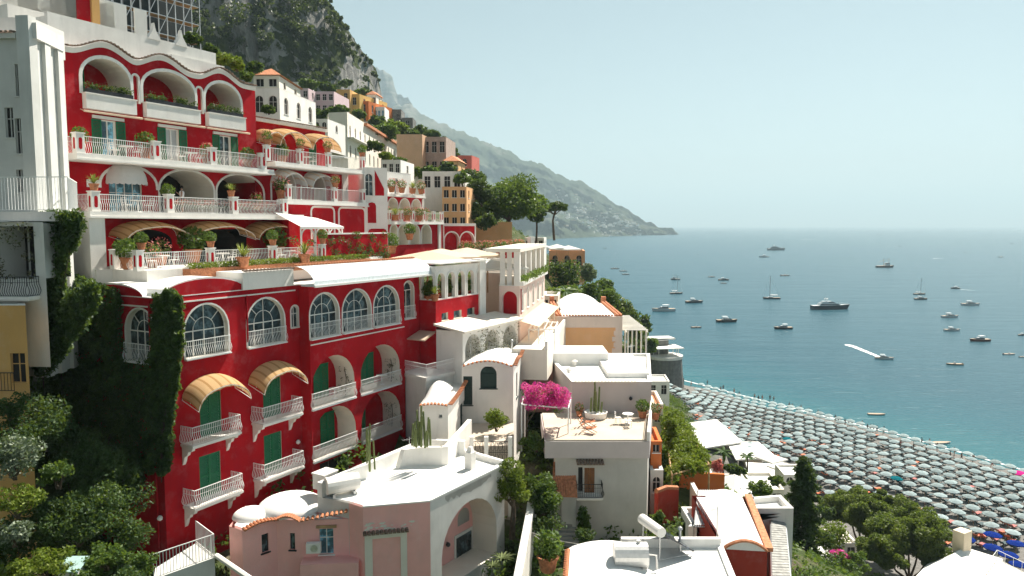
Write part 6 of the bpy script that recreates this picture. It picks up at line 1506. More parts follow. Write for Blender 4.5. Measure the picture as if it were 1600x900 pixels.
def person(label, x, y, z, rz, me, skin, top=None, bottom=None, group=None):
    t = thing('person', label, 'person', (0, 0, 0), group); o = bpy.data.objects.new('body', me.copy()); o.data.materials.clear(); o.data.materials.append(skin); o.data.polygons.foreach_set('use_smooth', [True] * len(o.data.polygons)); COL.objects.link(o); o.parent = t; LOC[o.name] = Vector((0, 0, 0))
    k = MB(); k.lathe([(.02, .14), (.085, .11), (.105, .03), (.10, -.03), (.085, -.06)], (0, -.005, 1.68), 10); k.build('hair', HAIR, t)
    if bottom: k = MB(); k.lathe([(.15, -.12), (.165, 0), (.15, .14)], (0, 0, .93), 12, sy=.85); k.build('trunks', bottom, t)
    if top: k = MB(); k.lathe([(.15, 1.0), (.165, 1.1), (.20, 1.32), (.19, 1.42), (.08, 1.49)], (0, 0, 0), 12, sx=1.08, sy=.8); k.build('shirt', top, t)
    t.location = (x, y, z); t.rotation_euler = (0, 0, rz); return t
HM = [human(), human(.2, .1), human(.02, .3, 0, .5)]
BOT = [simple('navy swimwear', (.02, .03, .10), .7), simple('red swimwear', (.4, .03, .03), .7), simple('black swimwear', (.015, .015, .018), .7)]
protos = [person('', 0, 0, 0, 0, HM[i % 3], SKIN[i % 2], None, BOT[i % 3]) for i in range(4)]
f2 = set()
sp = [(1068, 598), (1080, 603), (1105, 600), (1126, 612), (1130, 608), (1147, 614), (1155, 620), (1179, 622), (1185, 625), (1191, 624), (1203, 624), (1209, 626), (1233, 636), (1238, 638), (1250, 642), (1252, 640), (1264, 648), (1278, 650), (1305, 660), (1310, 664), (1320, 668), (1326, 672), (1331, 672), (1347, 668), (1355, 676), (1360, 676), (1365, 676), (1370, 677), (1381, 677), (1407, 704), (1427, 708), (1440, 712), (1447, 712), (1478, 722), (1484, 723), (1502, 724), (1519, 728), (1550, 734), (1583, 746), (1452, 697), (1464, 706), (1491, 712), (1440, 696), (1521, 726)]
for i, (px, py) in enumerate(sp):
    q = Z(px, py, 0.2); g_ = gz(q[0], q[1]); pr = protos[i % 4]; o = pr if pr.name not in f2 else copy_tree(pr); f2.add(pr.name)
    o.location = (q[0], q[1], max(g_, -.3)); o.rotation_euler = (0, 0, R.uniform(0, 6.28)); clean(o, 'tiny bather in swimwear standing at the water edge beyond the rows of parasols', 'person', 'bathers along the shoreline')
# ================= boats =================
def hull(m, L, B, H, mi=0, deck=1, bow=.45, stern=.85):
    def sec(t):
        w = B / 2 * (min(1, stern + (1 - stern) * t * 3) if t < .4 else max(.02, (1 - ((t - .4) / .6) ** 2.2))); sheer = H * (1 + .45 * max(0, t - .3) ** 1.5); return w, sheer
    n = 14; k = len(m.v)
    for i in range(n + 1):
        t = i / n; w, sz = sec(t); x = -L / 2 + L * t
        kx = x - (L * .06 * max(0, t - .8) * 5)
        m.v += [(x, -w, sz), (kx, -w * .82, .05), (kx, 0, -.35 * (1 - t * .5)), (kx, w * .82, .05), (x, w, sz)]
    for i in range(n):
        a = k + i * 5
        for j in range(4): m.f.append((a + j, a + j + 1, a + 5 + j + 1, a + 5 + j)); m.m.append(mi)
        m.f.append((a + 4, a, a + 5, a + 9)); m.m.append(deck)
    m.f.append((k, k + 4, k + 3, k + 2, k + 1)); m.m.append(mi)
def cabin(m, x0, x1, w, z0, z1, rake=.5, mi=0, tw=.85):
    v = []
    for z, a, b, ww in ((z0, x0, x1, w), (z1, x0 + rake * .25, x1 - rake, w * tw)): v += [(a, -ww / 2, z), (b, -ww / 2, z), (b, ww / 2, z), (a, ww / 2, z)]
    m.add(v, [(0, 3, 2, 1), (4, 5, 6, 7), (0, 1, 5, 4), (1, 2, 6, 5), (2, 3, 7, 6), (3, 0, 4, 7)], mi)
HW_ = simple('white gelcoat', (.62, .64, .65), .35, 0, .05); HD = simple('dark blue hull', (.03, .045, .06), .35); HB = simple('black hull', (.025, .025, .028), .4); HR = simple('dark red hull', (.14, .04, .03), .5); HG = simple('grey hull', (.18, .21, .23), .5); DECK = simple('teak deck', (.36, .27, .19), .7); TINT = glassmat('tinted glass', (.01, .014, .018), .1)
def boat(kind, label, px, py, lpx, flip=False, hullm=HW_, az=None, group=None):
    q = Z(px, py, 0.0); d = q[1]; s = lpx * d / FPX
    nm = {'motor': 'motorboat', 'sail': 'sailboat', 'yacht': 'motor_yacht', 'row': 'rowing_boat', 'open': 'open_boat', 'fish': 'fishing_boat', 'ship': 'patrol_ship'}[kind]
    t = thing(nm, label, {'motor': 'motorboat', 'sail': 'sailboat', 'yacht': 'yacht', 'row': 'rowing boat', 'open': 'boat', 'fish': 'fishing boat', 'ship': 'ship'}[kind], (0, 0, 0), group)
    B = s * {'yacht': .22, 'ship': .17, 'sail': .26}.get(kind, .30); H = s * {'yacht': .10, 'ship': .10, 'sail': .085, 'row': .07, 'open': .08}.get(kind, .105)
    k = MB(); hull(k, s, B, H); k.build('hull', [hullm, DECK if kind != 'yacht' else HW_], t)
    if kind in ('motor',):
        k = MB(); cabin(k, -.22 * s, .22 * s, B * .72, H, H + .085 * s, .16 * s); k.build('cabin', HW_, t)
        k = MB(); cabin(k, -.2 * s, .225 * s, B * .74, H + .025 * s, H + .07 * s, .12 * s); k.build('windscreen', TINT, t)
        k = MB(); cabin(k, -.24 * s, .02 * s, B * .7, H + .15 * s, H + .165 * s, .02 * s)
        for x in (-.2, -.02):
            for y in (-.3, .3): k.tube([(x * s, y * B, H), (x * s - .01 * s, y * B, H + .15 * s)], .008 * s, 4)
        k.build('hardtop', HW_, t)
    if kind in ('yacht', 'ship'):
        wm = HW_ if kind == 'yacht' else HG
        k = MB(); cabin(k, -.33 * s, .22 * s, B * .8, H, H + .06 * s, .12 * s); k.build('deckhouse', wm, t); k = MB(); cabin(k, -.31 * s, .225 * s, B * .82, H + .02 * s, H + .045 * s, .1 * s); k.build('window_band', TINT, t)
        k = MB(); cabin(k, -.26 * s, .08 * s, B * .62, H + .06 * s, H + .105 * s, .09 * s); k.build('flybridge', wm, t); k = MB(); cabin(k, -.1 * s, .085 * s, B * .63, H + .07 * s, H + .095 * s, .07 * s); k.build('windscreen', TINT, t)
        k = MB(); k.tube([(-.12 * s, 0, H + .1 * s), (-.15 * s, 0, H + .21 * s)], .008 * s, 5); k.tube([(-.18 * s, 0, H + .16 * s), (-.08 * s, 0, H + .16 * s)], .012 * s, 5); k.build('mast', HW_, t)
        k = MB(); railing(k, [(.2 * s, -B * .33), (.42 * s, -B * .1), (.42 * s, B * .1), (.2 * s, B * .33)], H * 1.2, .04 * s, False, .05 * s, .003 * s); k.build('railing', GALV, t)
    if kind == 'sail':
        k = MB(); cabin(k, -.1 * s, .22 * s, B * .5, H, H + .05 * s, .08 * s); k.build('cabin', HW_, t)
        k = MB(); k.tube([(.08 * s, 0, H), (.08 * s, 0, 1.35 * s)], .018 * s, 5); k.tube([(.08 * s, 0, H + .12 * s), (-.38 * s, 0, H + .12 * s)], .008 * s, 5)
        for p in ((.49, 0), (-.48, 0)): k.tube([(p[0] * s, 0, H * 1.3), (.08 * s, 0, 1.34 * s)], .005 * s, 3)
        k.build('mast', GALV, t); k = MB(); k.tube([(.06 * s, 0, H + .145 * s), (-.36 * s, 0, H + .14 * s)], .018 * s, 6); k.build('furled_sail', HW_, t)
    if kind == 'fish':
        k = MB(); cabin(k, .0 * s, .24 * s, B * .6, H, H + .17 * s, .03 * s); k.build('wheelhouse', HW_, t); k = MB(); cabin(k, .005 * s, .245 * s, B * .62, H + .1 * s, H + .145 * s, .02 * s); k.build('window_band', TINT, t)
        k = MB()
        for x in (-.1, .2): k.tube([(x * s, 0, H), (x * s, 0, H + .42 * s)], .01 * s, 5)
        k.tube([(.2 * s, 0, H + .4 * s), (-.4 * s, 0, H + .2 * s)], .007 * s, 4); k.build('mast', WOODL, t)
    if kind in ('row', 'open'):
        k = MB()
        for x in (-.25, 0, .22): k.box((x * s, 0, H * .85 + .02), .05 * s, B * .8, .05, 90)
        k.build('bench', WOODL, t)
        if kind == 'open':
            k = MB(); k.box((-.02 * s, 0, H + .05 * s), .12 * s, B * .35, .09 * s, 90, taper=.7); k.build('console', HW_, t); k = MB(); k.box((-.47 * s, 0, H), .07 * s, B * .2, .1 * s, 90); k.build('outboard_motor', HB, t)
    t.location = (q[0], q[1], -.02); a = (R.uniform(-12, 12) if az is None else az) + (180 if flip else 0); t.rotation_euler = (0, 0, radians(a)); return t
BO = [('yacht', 'long dark motor yacht with stacked upper decks, largest boat in the bay', 1298, 483, 62, False, HD, 4), ('ship', 'grey patrol ship with a tall mast far out near the horizon', 1213, 391, 29, False, HG, 5), ('motor', 'small white cabin boat just left of the far patrol ship', 1193, 402, 15, True, HW_, 0),
 ('motor', 'white cabin cruiser pointing left, nearest to the wooded slope', 1036, 486, 38, True, HW_, 6), ('sail', 'sailboat with bare mast left of a white motorboat off the slope', 1057, 459, 21, False, HD, 8), ('fish', 'small dark fishing boat just above the bare masted sailboat', 1055, 437, 15, True, HB, 0), ('motor', 'white and dark motorboat right of the bare masted sailboat', 1085, 473, 28, False, HD, 3),
 ('motor', 'dark hulled motorboat with a pale top between beach and yacht', 1136, 503, 34, False, HB, 4), ('open', 'little dark open boat near the stone tower shore', 1088, 512, 17, False, HD, 0), ('sail', 'tall masted sailboat in the middle of the bay', 1205, 467, 27, True, HD, -4), ('motor', 'white topped motorboat below the long dark yacht', 1223, 514, 30, True, HB, 5),
 ('fish', 'dark two masted fishing boat far out right of centre', 1383, 418, 27, False, HB, -3), ('open', 'small dark open boat alone between patrol ship and sailboat', 1227, 431, 15, False, HG, 0), ('sail', 'dark sailboat moored directly behind a small motorboat', 1437, 460, 19, False, HB, 2), ('motor', 'small motorboat moored in front of the dark sailboat', 1439, 468, 20, False, HD, -5), ('motor', 'small motorboat trailing foam toward the right edge', 1492, 451, 15, True, HD, 5),
 ('motor', 'white motorboat with a raised bow, far right of the three', 1517, 477, 28, False, HW_, -6), ('motor', 'white motorboat, uppermost of the close right hand pair', 1485, 496, 28, False, HW_, 5), ('motor', 'white motorboat with a short cabin, lower of the close right hand pair', 1488, 517, 25, False, HW_, -4), ('motor', 'dark red hulled motorboat near the right edge', 1530, 533, 33, True, HR, 4), ('motor', 'white motorboat speeding with a bright foam wake', 1382, 561, 28, False, HW_, -20),
 ('open', 'flat dark green open boat with a thin pole', 1491, 570, 26, True, simple('dark green hull', (.03, .10, .085), .5), -5), ('open', 'white open boat at the right edge of the bay', 1577, 554, 20, False, HW_, 3), ('motor', 'dark motorboat cut off by the right edge, upper one', 1598, 524, 14, False, HB, 3), ('open', 'dark blue open boat cut off by the right edge, lower one', 1598, 558, 12, False, HD, 0), ('row', 'pale red rimmed rowing boat floating off the beach', 1370, 648, 27, False, simple('pale pink hull', (.62, .45, .4), .5), -7), ('row', 'long white rowing boat close to the beach parasols', 1470, 693, 34, False, HW_, 4),
 ('motor', 'motorboat with a white stripe right of two small open boats', 1131, 438, 17, False, HD, 2), ('open', 'small dark open boat left of the striped motorboat', 1112, 433, 11, False, HB, 0), ('open', 'tiny dark open boat directly below the striped motorboat', 1131, 443, 10, False, HD, 0),
 ('open', 'dark open boat off the wooded slope, highest of three', 961, 420, 13, False, HD, 0), ('open', 'dark open boat off the wooded slope, middle of three', 974, 424, 12, False, HB, 0), ('open', 'dark open boat off the wooded slope, lowest of three', 978, 429, 12, False, HD, 0)]
for b in BO: boat(b[0], b[1], b[2], b[3], b[4], b[5], b[6], b[7])
for px, py, l in [(945, 388, 7), (954, 385, 4), (962, 397, 4), (1289, 391, 5), (1406, 385, 5), (1509, 395, 6), (1564, 402, 9), (1581, 381, 6), (1372, 366, 5), (1090, 398, 5), (1330, 400, 4)]:
    boat('open', 'tiny dark boat far out on the hazy water', px, py, l, R.random() < .5, HB, 0, 'tiny boats far out')
def wake(pts, w0, w1):
    px_s = pts[0][0] * .1; k = MB(); L0 = [Vector(Z(px, py, .06)) for px, py in pts]; L = [a.lerp(b, j / 5) for a, b in zip(L0, L0[1:]) for j in range(5)] + [L0[-1]]
    for i, (a, b) in enumerate(zip(L, L[1:])):
        d = (b - a).normalized(); n = Vector((-d.y, d.x, 0)); wa = (w0 + (w1 - w0) * i / (len(L) - 1)) * (1 + .45 * mn.noise(Vector((i * .9, px_s, 0)))); wb = (w0 + (w1 - w0) * (i + 1) / (len(L) - 1)) * (1 + .45 * mn.noise(Vector((i * .9 + .9, px_s, 0)))) * (.15 if i == len(L) - 2 else 1); k.add([a - n * wa, a + n * wa, b + n * wb, b - n * wb], [(0, 3, 2, 1)])
    o = k.build('foam_wake', fm, loc=tuple(L[0])); clean(o, kind='stuff')
wake([(1372, 557), (1360, 552), (1345, 546), (1335, 542), (1322, 538)], .8, 1.5); wake([(1500, 452), (1512, 453), (1524, 454)], .5, .3); wake([(1403, 385), (1390, 384.6), (1376, 384.4)], 1.2, .5); wake([(1372, 366.5), (1385, 366.4), (1400, 366.3)], 3, 1); wake([(1250, 373.8), (1268, 374.4), (1282, 374.6)], 2, 1.5); wake([(1458, 404), (1466, 403.6), (1474, 404)], 1.2, .6)
# foam along the water edge
k = MB(); fine = []
for (ax, ay), (bx, by) in zip(SH, SH[1:]):
    for t in range(12): fine.append((ax + (bx - ax) * t / 12, ay + (by - ay) * t / 12))
prev = None
for i, (x, y) in enumerate(fine):
    o_ = .5 * mn.noise(Vector((i * .35, 0, 0))); wv = .55 + .4 * mn.noise(Vector((i * .5, 5, 0))); a = Vector((x + .86 * (o_ + wv + .9), y + .5 * (o_ + wv + .9), .05)); b = Vector((x + .86 * (o_ - wv * .3 + .9), y + .5 * (o_ - wv * .3 + .9), .05))
    if prev: k.add([prev[0], a, b, prev[1]], [(0, 1, 2, 3)])
    prev = (a, b)
clean(k.build('shore_foam', fm, loc=(80, 170, 0)), kind='stuff')
# ================= trees and plants =================
def bpx(label, px, py, d, wpx, hpx, mat=LEAF, leaf=None, k=None, per=60, group=None, cat='bush', name='bush', dens=1.0, depth=None):
    c = P(px, py, d); rx = wpx * d / FPX / 2; rz = hpx * d / FPX / 2; ry = depth or rx * .9
    lf = leaf or max(.07, d * .0022); k = k or int(16 + 10 * (rx * rz) ** .5)
    vol = max(rx * rz, .2); cr = max(.25, min(rx, rz) * .42)
    per_ = int(max(50, min(600, dens * 1.9 * vol * 6 / (lf * lf) / k * .45)))
    return bush(name, label, c, (max(.2, rx - cr * .6), max(.2, ry - cr * .6), max(.2, rz - cr * .6)), k, per_, cr, lf, mat, group, cat)
def tpx(label, px, py_top, py_base, d, wpx, mat, k=40, per=260, leaf=None, crown=.62, low=-.5, name='tree', tr=.22, dens=1):
    q = P(px, py_base, d); h = (py_base - py_top) * d / FPX; rx = wpx * d / FPX / 2; lf = leaf or max(.09, d * .0021)
    rz = h * crown / 2; cr = rx * .34
    per_ = int(max(80, min(900, dens * rx * rx * 22 / (lf * lf) / k)))
    return tree(name, label, q[0], q[1], min(q[2], gz(q[0], q[1]) + .0) if False else q[2], h, (rx * .88, rx * .85, max(.3, rz - cr * .4)), k, per_, cr, lf, mat, tr, cz=1 - crown / 2, low=low)
# big trees in the middle distance
tpx('big bushy tree with sunlit top between the peach house and umbrella pine', 795, 274, 378, 125, 108, LEAF, 64, crown=.8, tr=.4, dens=1.3)
tpx('smaller dark round tree left of the big bushy tree', 752, 276, 345, 120, 44, LEAFD, 30, crown=.75)
tpx('clipped round green tree above the peach apartment house', 722, 268, 300, 118, 30, LEAF, 22, crown=.7)
tpx('dark tree on the ridge behind the pink red house', 735, 262, 300, 150, 46, LEAFD, 26, crown=.8)
tpx('dark tree crown right behind the big bushy tree', 838, 300, 375, 132, 44, LEAFD, 28, crown=.85)
up_ = thing('umbrella_pine', 'umbrella pine with a flat dark crown standing against the bay', 'tree', P(866, 368, 150)); q = P(866, 368, 150); cpt = P(863, 325, 150); k = MB()
k.tube([(q[0], q[1], q[2] - 1), (q[0] - .3, q[1], q[2] + 3), (cpt[0] + .6, cpt[1], cpt[2] - .3)], .28, 7, r1=.14)
for a in range(7): k.tube([(cpt[0] + .5, cpt[1], cpt[2] - 1.4), (cpt[0] + 2.4 * cos(a), cpt[1] + 2.4 * sin(a), cpt[2] + .2)], .1, 5, r1=.04)
k.build('trunk', BARK, up_); pts, _ = clumps((cpt[0], cpt[1], cpt[2] + .1), (2.9, 2.9, .9), 40, 150, .75, -.3); leaves('crown', pts, .22, PINEL if False else LEAFD, up_, flat=.3)
# slope between the hotel and the sea
sl = [('dark bushy tree below the orange fronted house', 882, 428, 122, 66, 60, LEAFD), ('pale olive tree at the sea side of the dark bushy tree', 918, 425, 132, 34, 34, SILV), ('yellow green shrub below the dark bushy tree, left one', 862, 462, 100, 40, 34, LEAFY), ('leafy shrub over the vaulted roof, middle one', 892, 462, 104, 46, 40, LEAF), ('dark shrub behind the vaulted roof', 922, 458, 112, 46, 40, LEAFD), ('shrub with drooping leaves right of the vaulted roof', 950, 466, 118, 40, 40, LEAF),
      ('maritime pine on the slope, uppermost above the sea', 968, 482, 140, 40, 40, PINEL), ('maritime pine on the slope, second from the top', 984, 498, 150, 42, 40, LEAFD), ('maritime pine on the slope beside the slatted pergola', 992, 520, 140, 46, 42, PINEL), ('maritime pine on the slope just above the stone tower', 1006, 508, 165, 30, 34, LEAFD), ('scrubby bush below the slatted pergola', 990, 545, 130, 40, 36, LEAFD), ('low scrub bush at the shore side of the pines', 1016, 540, 175, 26, 30, LEAF), ('green bush on the brink of the slope behind the pines', 945, 448, 145, 34, 28, LEAF)]
for lab, px, py, d, wp, hp, mt in sl: bpx(lab, px, py, d, wp, hp, mt, cat='tree' if 'pine' in lab or 'tree' in lab else 'bush', name='pine_tree' if 'pine' in lab else 'bush')
# gardens between the hill houses
hl = [(452, 160, 150, 40, 24, LEAFY), (470, 178, 140, 50, 26, LEAF), (500, 178, 160, 40, 18, LEAFD), (530, 172, 170, 36, 20, LEAF), (545, 200, 150, 40, 24, LEAF), (572, 205, 165, 46, 26, LEAFD), (600, 205, 175, 50, 34, LEAF), (618, 200, 190, 40, 34, LEAFY), (590, 190, 200, 34, 18, LEAFD), (640, 212, 190, 30, 24, LEAFD), (450, 195, 120, 40, 24, LEAFD), (480, 196, 118, 40, 22, LEAF), (420, 170, 80, 24, 16, LEAFD), (345, 90, 66, 40, 26, LEAFY), (370, 100, 68, 36, 22, LEAFY), (330, 78, 66, 30, 20, LEAFD), (385, 120, 72, 26, 18, LEAF), (395, 105, 90, 36, 20, LEAFD), (430, 130, 130, 40, 20, LEAFD), (480, 132, 210, 40, 18, LEAF), (510, 136, 215, 40, 16, LEAFD), (645, 270, 130, 40, 18, LEAFY), (672, 268, 128, 36, 18, LEAF), (625, 255, 130, 30, 20, LEAF), (605, 245, 120, 34, 18, LEAFY), (585, 228, 110, 30, 20, LEAFD), (700, 262, 150, 30, 22, LEAFD), (712, 285, 125, 30, 22, LEAFY), (740, 330, 118, 36, 34, LEAF), (760, 345, 116, 36, 30, LEAFD), (735, 300, 130, 30, 26, LEAFD), (560, 178, 200, 26, 16, LEAF), (655, 205, 220, 30, 22, LEAFD), (675, 210, 215, 30, 16, LEAFD), (690, 225, 200, 26, 26, LEAFD), (705, 240, 200, 26, 20, LEAFD), (540, 130, 228, 30, 12, LEAFD), (565, 145, 235, 24, 12, LEAF), (300, 60, 74, 30, 20, LEAFD)]
for i, (px, py, d, wp, hp, mt) in enumerate(hl): bpx('garden bush growing between the stacked houses on the hillside', px, py, d, wp, hp, mt, group='hillside garden bushes')
# trees between the houses in the middle
tpx('yellow green leafy tree beside the pink house porch', 800, 700, 830, 46, 62, LEAFY, 40, crown=.75, dens=1.2)
tpx('dark green leafy tree in front of the cement house', 848, 722, 850, 47.5, 66, LEAF, 46, crown=.8, dens=1.2)
bpx('dense shrub at the foot of the magenta blossom', 838, 690, 51, 60, 34, LEAF)
bpx('sunlit round shrub against the white house wall', 775, 656, 52, 40, 40, LEAFY)
bpx('fresh green shrub growing by the lane at the bottom', 856, 866, 36.5, 48, 48, LEAF)
bpx('dark undergrowth below the cement house steps', 850, 815, 46, 80, 46, LEAFD)
bpx('leafy plant climbing at the corner of the cement house', 912, 808, 48.5, 26, 60, LEAF)
bpx('dark shrub at the foot of the cement house', 912, 836, 46, 40, 24, LEAFD)
def agave(label, c, r, n=26, mat=CACT, name='agave', up=.6, cat='agave'):
    t = thing(name, label, cat, c); k = MB()
    for i in range(n):
        a = 2.4 * i; e = up * (.25 + .75 * i / n); d = Vector((cos(a), sin(a), 0)); L = r * R.uniform(.8, 1.1); s_ = Vector((-sin(a), cos(a), 0)); w_ = r * .085; pts = []
        for j in range(5): u = j / 4; pts.append(Vector(c) + d * (L * u * cos(e)) + Vector((0, 0, L * (u * sin(e) + .25 * u * (1 - u * .9) - .1 * u * u))))
        v = []
        for j, p in enumerate(pts): ww = w_ * (1 - (j / 4) ** 2) + .004; v += [p - s_ * ww + Vector((0, 0, .02)), p + Vector((0, 0, -.015)), p + s_ * ww + Vector((0, 0, .02))]
        k.add(v, [q for j in range(4) for q in ((j * 3, j * 3 + 1, j * 3 + 4, j * 3 + 3), (j * 3 + 1, j * 3 + 2, j * 3 + 5, j * 3 + 4))])
    k.build('leaves', mat, t); return t
agave('spiky agave on the corner of the white lane wall', P(785, 875, 36.5), .75, name='agave')
agave('spiky agave leaning out below the white arched porch', P(770, 886, 37.5), .55)
def cactus(label, base, heights, sp, r, pot=None):
    t = thing('cactus', label, 'cactus', base); k = MB()
    for i, h in enumerate(heights):
        a = 2.4 * i; x, y = base[0] + sp * (i / len(heights)) ** .5 * cos(a), base[1] + sp * .6 * (i / len(heights)) ** .5 * sin(a); lean = R.uniform(-.12, .12)
        n0 = len(k.v); k.tube([(x, y, base[2]), (x + lean * .5, y, base[2] + h * .5), (x + lean, y, base[2] + h * .95), (x + lean, y, base[2] + h)], r, 8, r1=r * .75)
    k.build('stems', CACT, t)
    if pot: k = MB(); k.lathe(pot, (base[0], base[1], base[2] - .55), 20); k.build('planter', WHITE, t)
    return t
cactus('clump of tall yellowish column cactus by the white terrace wall', P(658, 697, 45.6), [2.6, 2.3, 2.0, 2.2, 1.6, 1.9, 1.5, 1.2, 1.7, 1.4, 1.1, 1.0], .75, .075)
cactus('tall thin cactus stems in front of the lower red loggia', P(578, 735, 44), [2.9, 2.5, 2.7, 1.8], .5, .06)
cactus('two armed column cactus in a wide white planter on the sunny terrace', P(931, 643, 55.6), [2.3, 2.0, 1.6, 1.9, 1.1, .8], .5, .085, [(.55, 0), (.8, .1), (.9, .55), (.82, .55), (.8, .45), (.05, .45)])
# magenta bougainvillea on its frame
tb_ = thing('bougainvillea', 'bright magenta bougainvillea spilling over a thin pergola frame', 'bougainvillea', P(850, 660, 52.5)); pts = []
for _ in range(120):
    px, py = R.uniform(818, 888), R.uniform(602, 634); dd = 52.5 + R.uniform(-1.4, 1.4)
    if py < 606 and R.random() < .5: continue
    if px > 862 and py < 602 + (px - 862) * .5: continue
    pts.append(np.array(P(px, py, dd)) + ball(85, .34))
leaves('blossom', np.concatenate(pts), .085, BOUG, tb_); pts = [np.array(P(R.uniform(818, 885), R.uniform(606, 640), 52.5 + R.uniform(-1.3, 1.5))) + ball(30, .3) for _ in range(34)]
leaves('foliage', np.concatenate(pts), .075, LEAF, tb_); k = MB(); fr = [P(815, 632, 51.3), P(888, 638, 51.3), P(892, 622, 54), P(820, 616, 54)]
for i in range(4): k.tube([fr[i], fr[(i + 1) % 4]], .05, 5); k.tube([fr[i], (fr[i][0], fr[i][1], fr[i][2] - 3.4)], .05, 5)
k.build('frame', IRON, tb_)
k = MB(); k.tube([P(822, 690, 52), P(824, 650, 52), P(835, 620, 52.4)], .08, 6, r1=.03); k.tube([P(824, 660, 52), P(850, 622, 52.6)], .05, 5, r1=.02); k.build('trunk', BARK, tb_)
# leafy yellow pergola
tg = thing('pergola', 'pergola buried under yellow green vines beside the orange wall', 'pergola', P(1070, 740, 61)); zc = P(1070, 690, 64)[2]; cor = [Z(1034, 640, zc), Z(1060, 650, zc), Z(1108, 725, zc), Z(1050, 742, zc)]; pts = []
for _ in range(330):
    a, b = R.random(), R.random(); p = Vector(cor[0]).lerp(Vector(cor[1]), a).lerp(Vector(cor[3]).lerp(Vector(cor[2]), a), b); pts.append(np.array(p) + np.array((0, 0, R.uniform(-.45, .35))) + ball(70, .5))
leaves('foliage', np.concatenate(pts), .13, LEAFY, tg); k = MB()
for a, b in ((0, 1), (1, 2), (2, 3), (3, 0)): k.tube([cor[a], cor[b]], .07, 5)
for p in cor: k.tube([p, (p[0], p[1], gz(p[0], p[1]) - .5)], .08, 6)
k.build('frame', WOODL, tg)
for lab, px, py, d, wp, hp, mt in (('green creeper strand hanging beside the right edge of the cement house', 1046, 668, 62, 30, 60, LEAFY), ('red leaved bush among the beach bars', 1122, 728, 95, 22, 30, ROSE), ('shrubs below the white square parasols', 1186, 765, 70, 50, 30, LEAF), ('dark shrub behind the orange terrace wall', 1080, 728, 64, 40, 22, LEAFD), ('potted shrub by the brick red wall', 1030, 808, 50, 20, 26, LEAF), ('dark green shrub at the foot of the cement house corner', 1028, 760, 56, 22, 40, LEAFD), ('green hedge right of the tall conifer', 1300, 838, 84, 60, 60, LEAFY), ('clipped hedge below the conifer and pines', 1330, 880, 78, 90, 30, LEAF), ('magenta bush at the foot of the tall conifer', 1312, 868, 80, 36, 22, BOUG), ('pale shrub strip behind the white pitched roof', 1520, 872, 100, 60, 16, LEAF), ('low yellowish bushes right of the square chimney', 1490, 865, 96, 40, 18, LEAFY), ('shrub beside the near blue parasol', 1590, 878, 104, 12, 14, LEAFD), ('garden bush at the left foot of the pines', 1290, 800, 96, 34, 30, LEAFD), ('bush behind the slatted grey roof', 1218, 790, 76, 30, 30, LEAF), ('green bush on the plot left of the slatted roof', 1150, 735, 84, 40, 22, LEAFD), ('shrub among the beach bars, nearest the conifer', 1215, 752, 92, 30, 18, LEAF)):
    bpx(lab, px, py, d, wp, hp, mt)
# conifer and maritime pines by the beach
q = P(1250, 925, 70); tc = thing('conifer', 'tall dark feathery conifer in front of the beach', 'tree', q); H_ = P(1250, 716, 70)[2] - q[2]; pts = []; k = MB(); k.tube([(q[0], q[1], q[2] - 2), (q[0] + .05, q[1], q[2] + H_)], .22, 8, r1=.03)
for i in range(130):
    t = .06 + .94 * i / 130; zc_ = q[2] + H_ * t; r_ = 4.3 * (1 - t) ** .8 * R.uniform(.45, 1.15) + .15; a = 2.4 * i + R.uniform(-.3, .3); e = Vector((q[0] + r_ * cos(a), q[1] + r_ * sin(a), zc_ - .12 * r_)); s0_ = Vector((q[0], q[1], zc_)); k.tube([s0_, s0_.lerp(e, .55) + Vector((0, 0, .1)), e], .035, 4, r1=.012)
    for u in np.linspace(.3, 1, 6): pts.append(np.array(s0_.lerp(e, u)) + ball(34, .42) * np.array((1, 1, .6)))
k.build('trunk', BARK, tc); leaves('crown', np.concatenate(pts), .2, LEAFD, tc, flat=.3, aspect=.42)
def mpine(label, parts, d, px, pyb):
    q = P(px, pyb, d); t = thing('pine_tree', label, 'tree', q); pts = []; k = MB()
    for (x, y, wp, hp, dd) in parts:
        c = P(x, y, dd); rx, rz = wp * 1.22 * dd / FPX / 2, hp * 1.2 * dd / FPX / 2; p, cc = clumps(c, (rx * .98, rx * .95, rz * 1.05), 62, 300, rx * .25, -.75); pts.append(p)
        k.tube([(q[0], q[1], q[2] + .6), ((q[0] + c[0]) / 2, (q[1] + c[1]) / 2, q[2] + (c[2] - q[2]) * .45), c], .18, 6, r1=.06)
        for b in cc[::5]: k.tube([(c[0], c[1], c[2] - rz * .5), tuple(b)], .06, 4, r1=.02)
    k.tube([(q[0], q[1], q[2] - 1), (q[0], q[1], q[2] + 1)], .25, 7); k.build('trunk', BARK, t); leaves('crown', np.concatenate(pts), .2, PINEL, t, flat=.1, aspect=.42)
mpine('round maritime pine by the beach, left of the larger one', [(1325, 792, 64, 44, 98), (1358, 812, 62, 50, 94), (1340, 780, 40, 28, 100), (1385, 788, 44, 34, 98)], 95, 1345, 868)
mpine('largest round maritime pine, next to the square chimney', [(1400, 836, 80, 60, 88), (1440, 842, 76, 64, 85), (1420, 812, 70, 40, 92), (1380, 862, 60, 44, 84), (1455, 866, 44, 36, 83)], 86, 1420, 915)
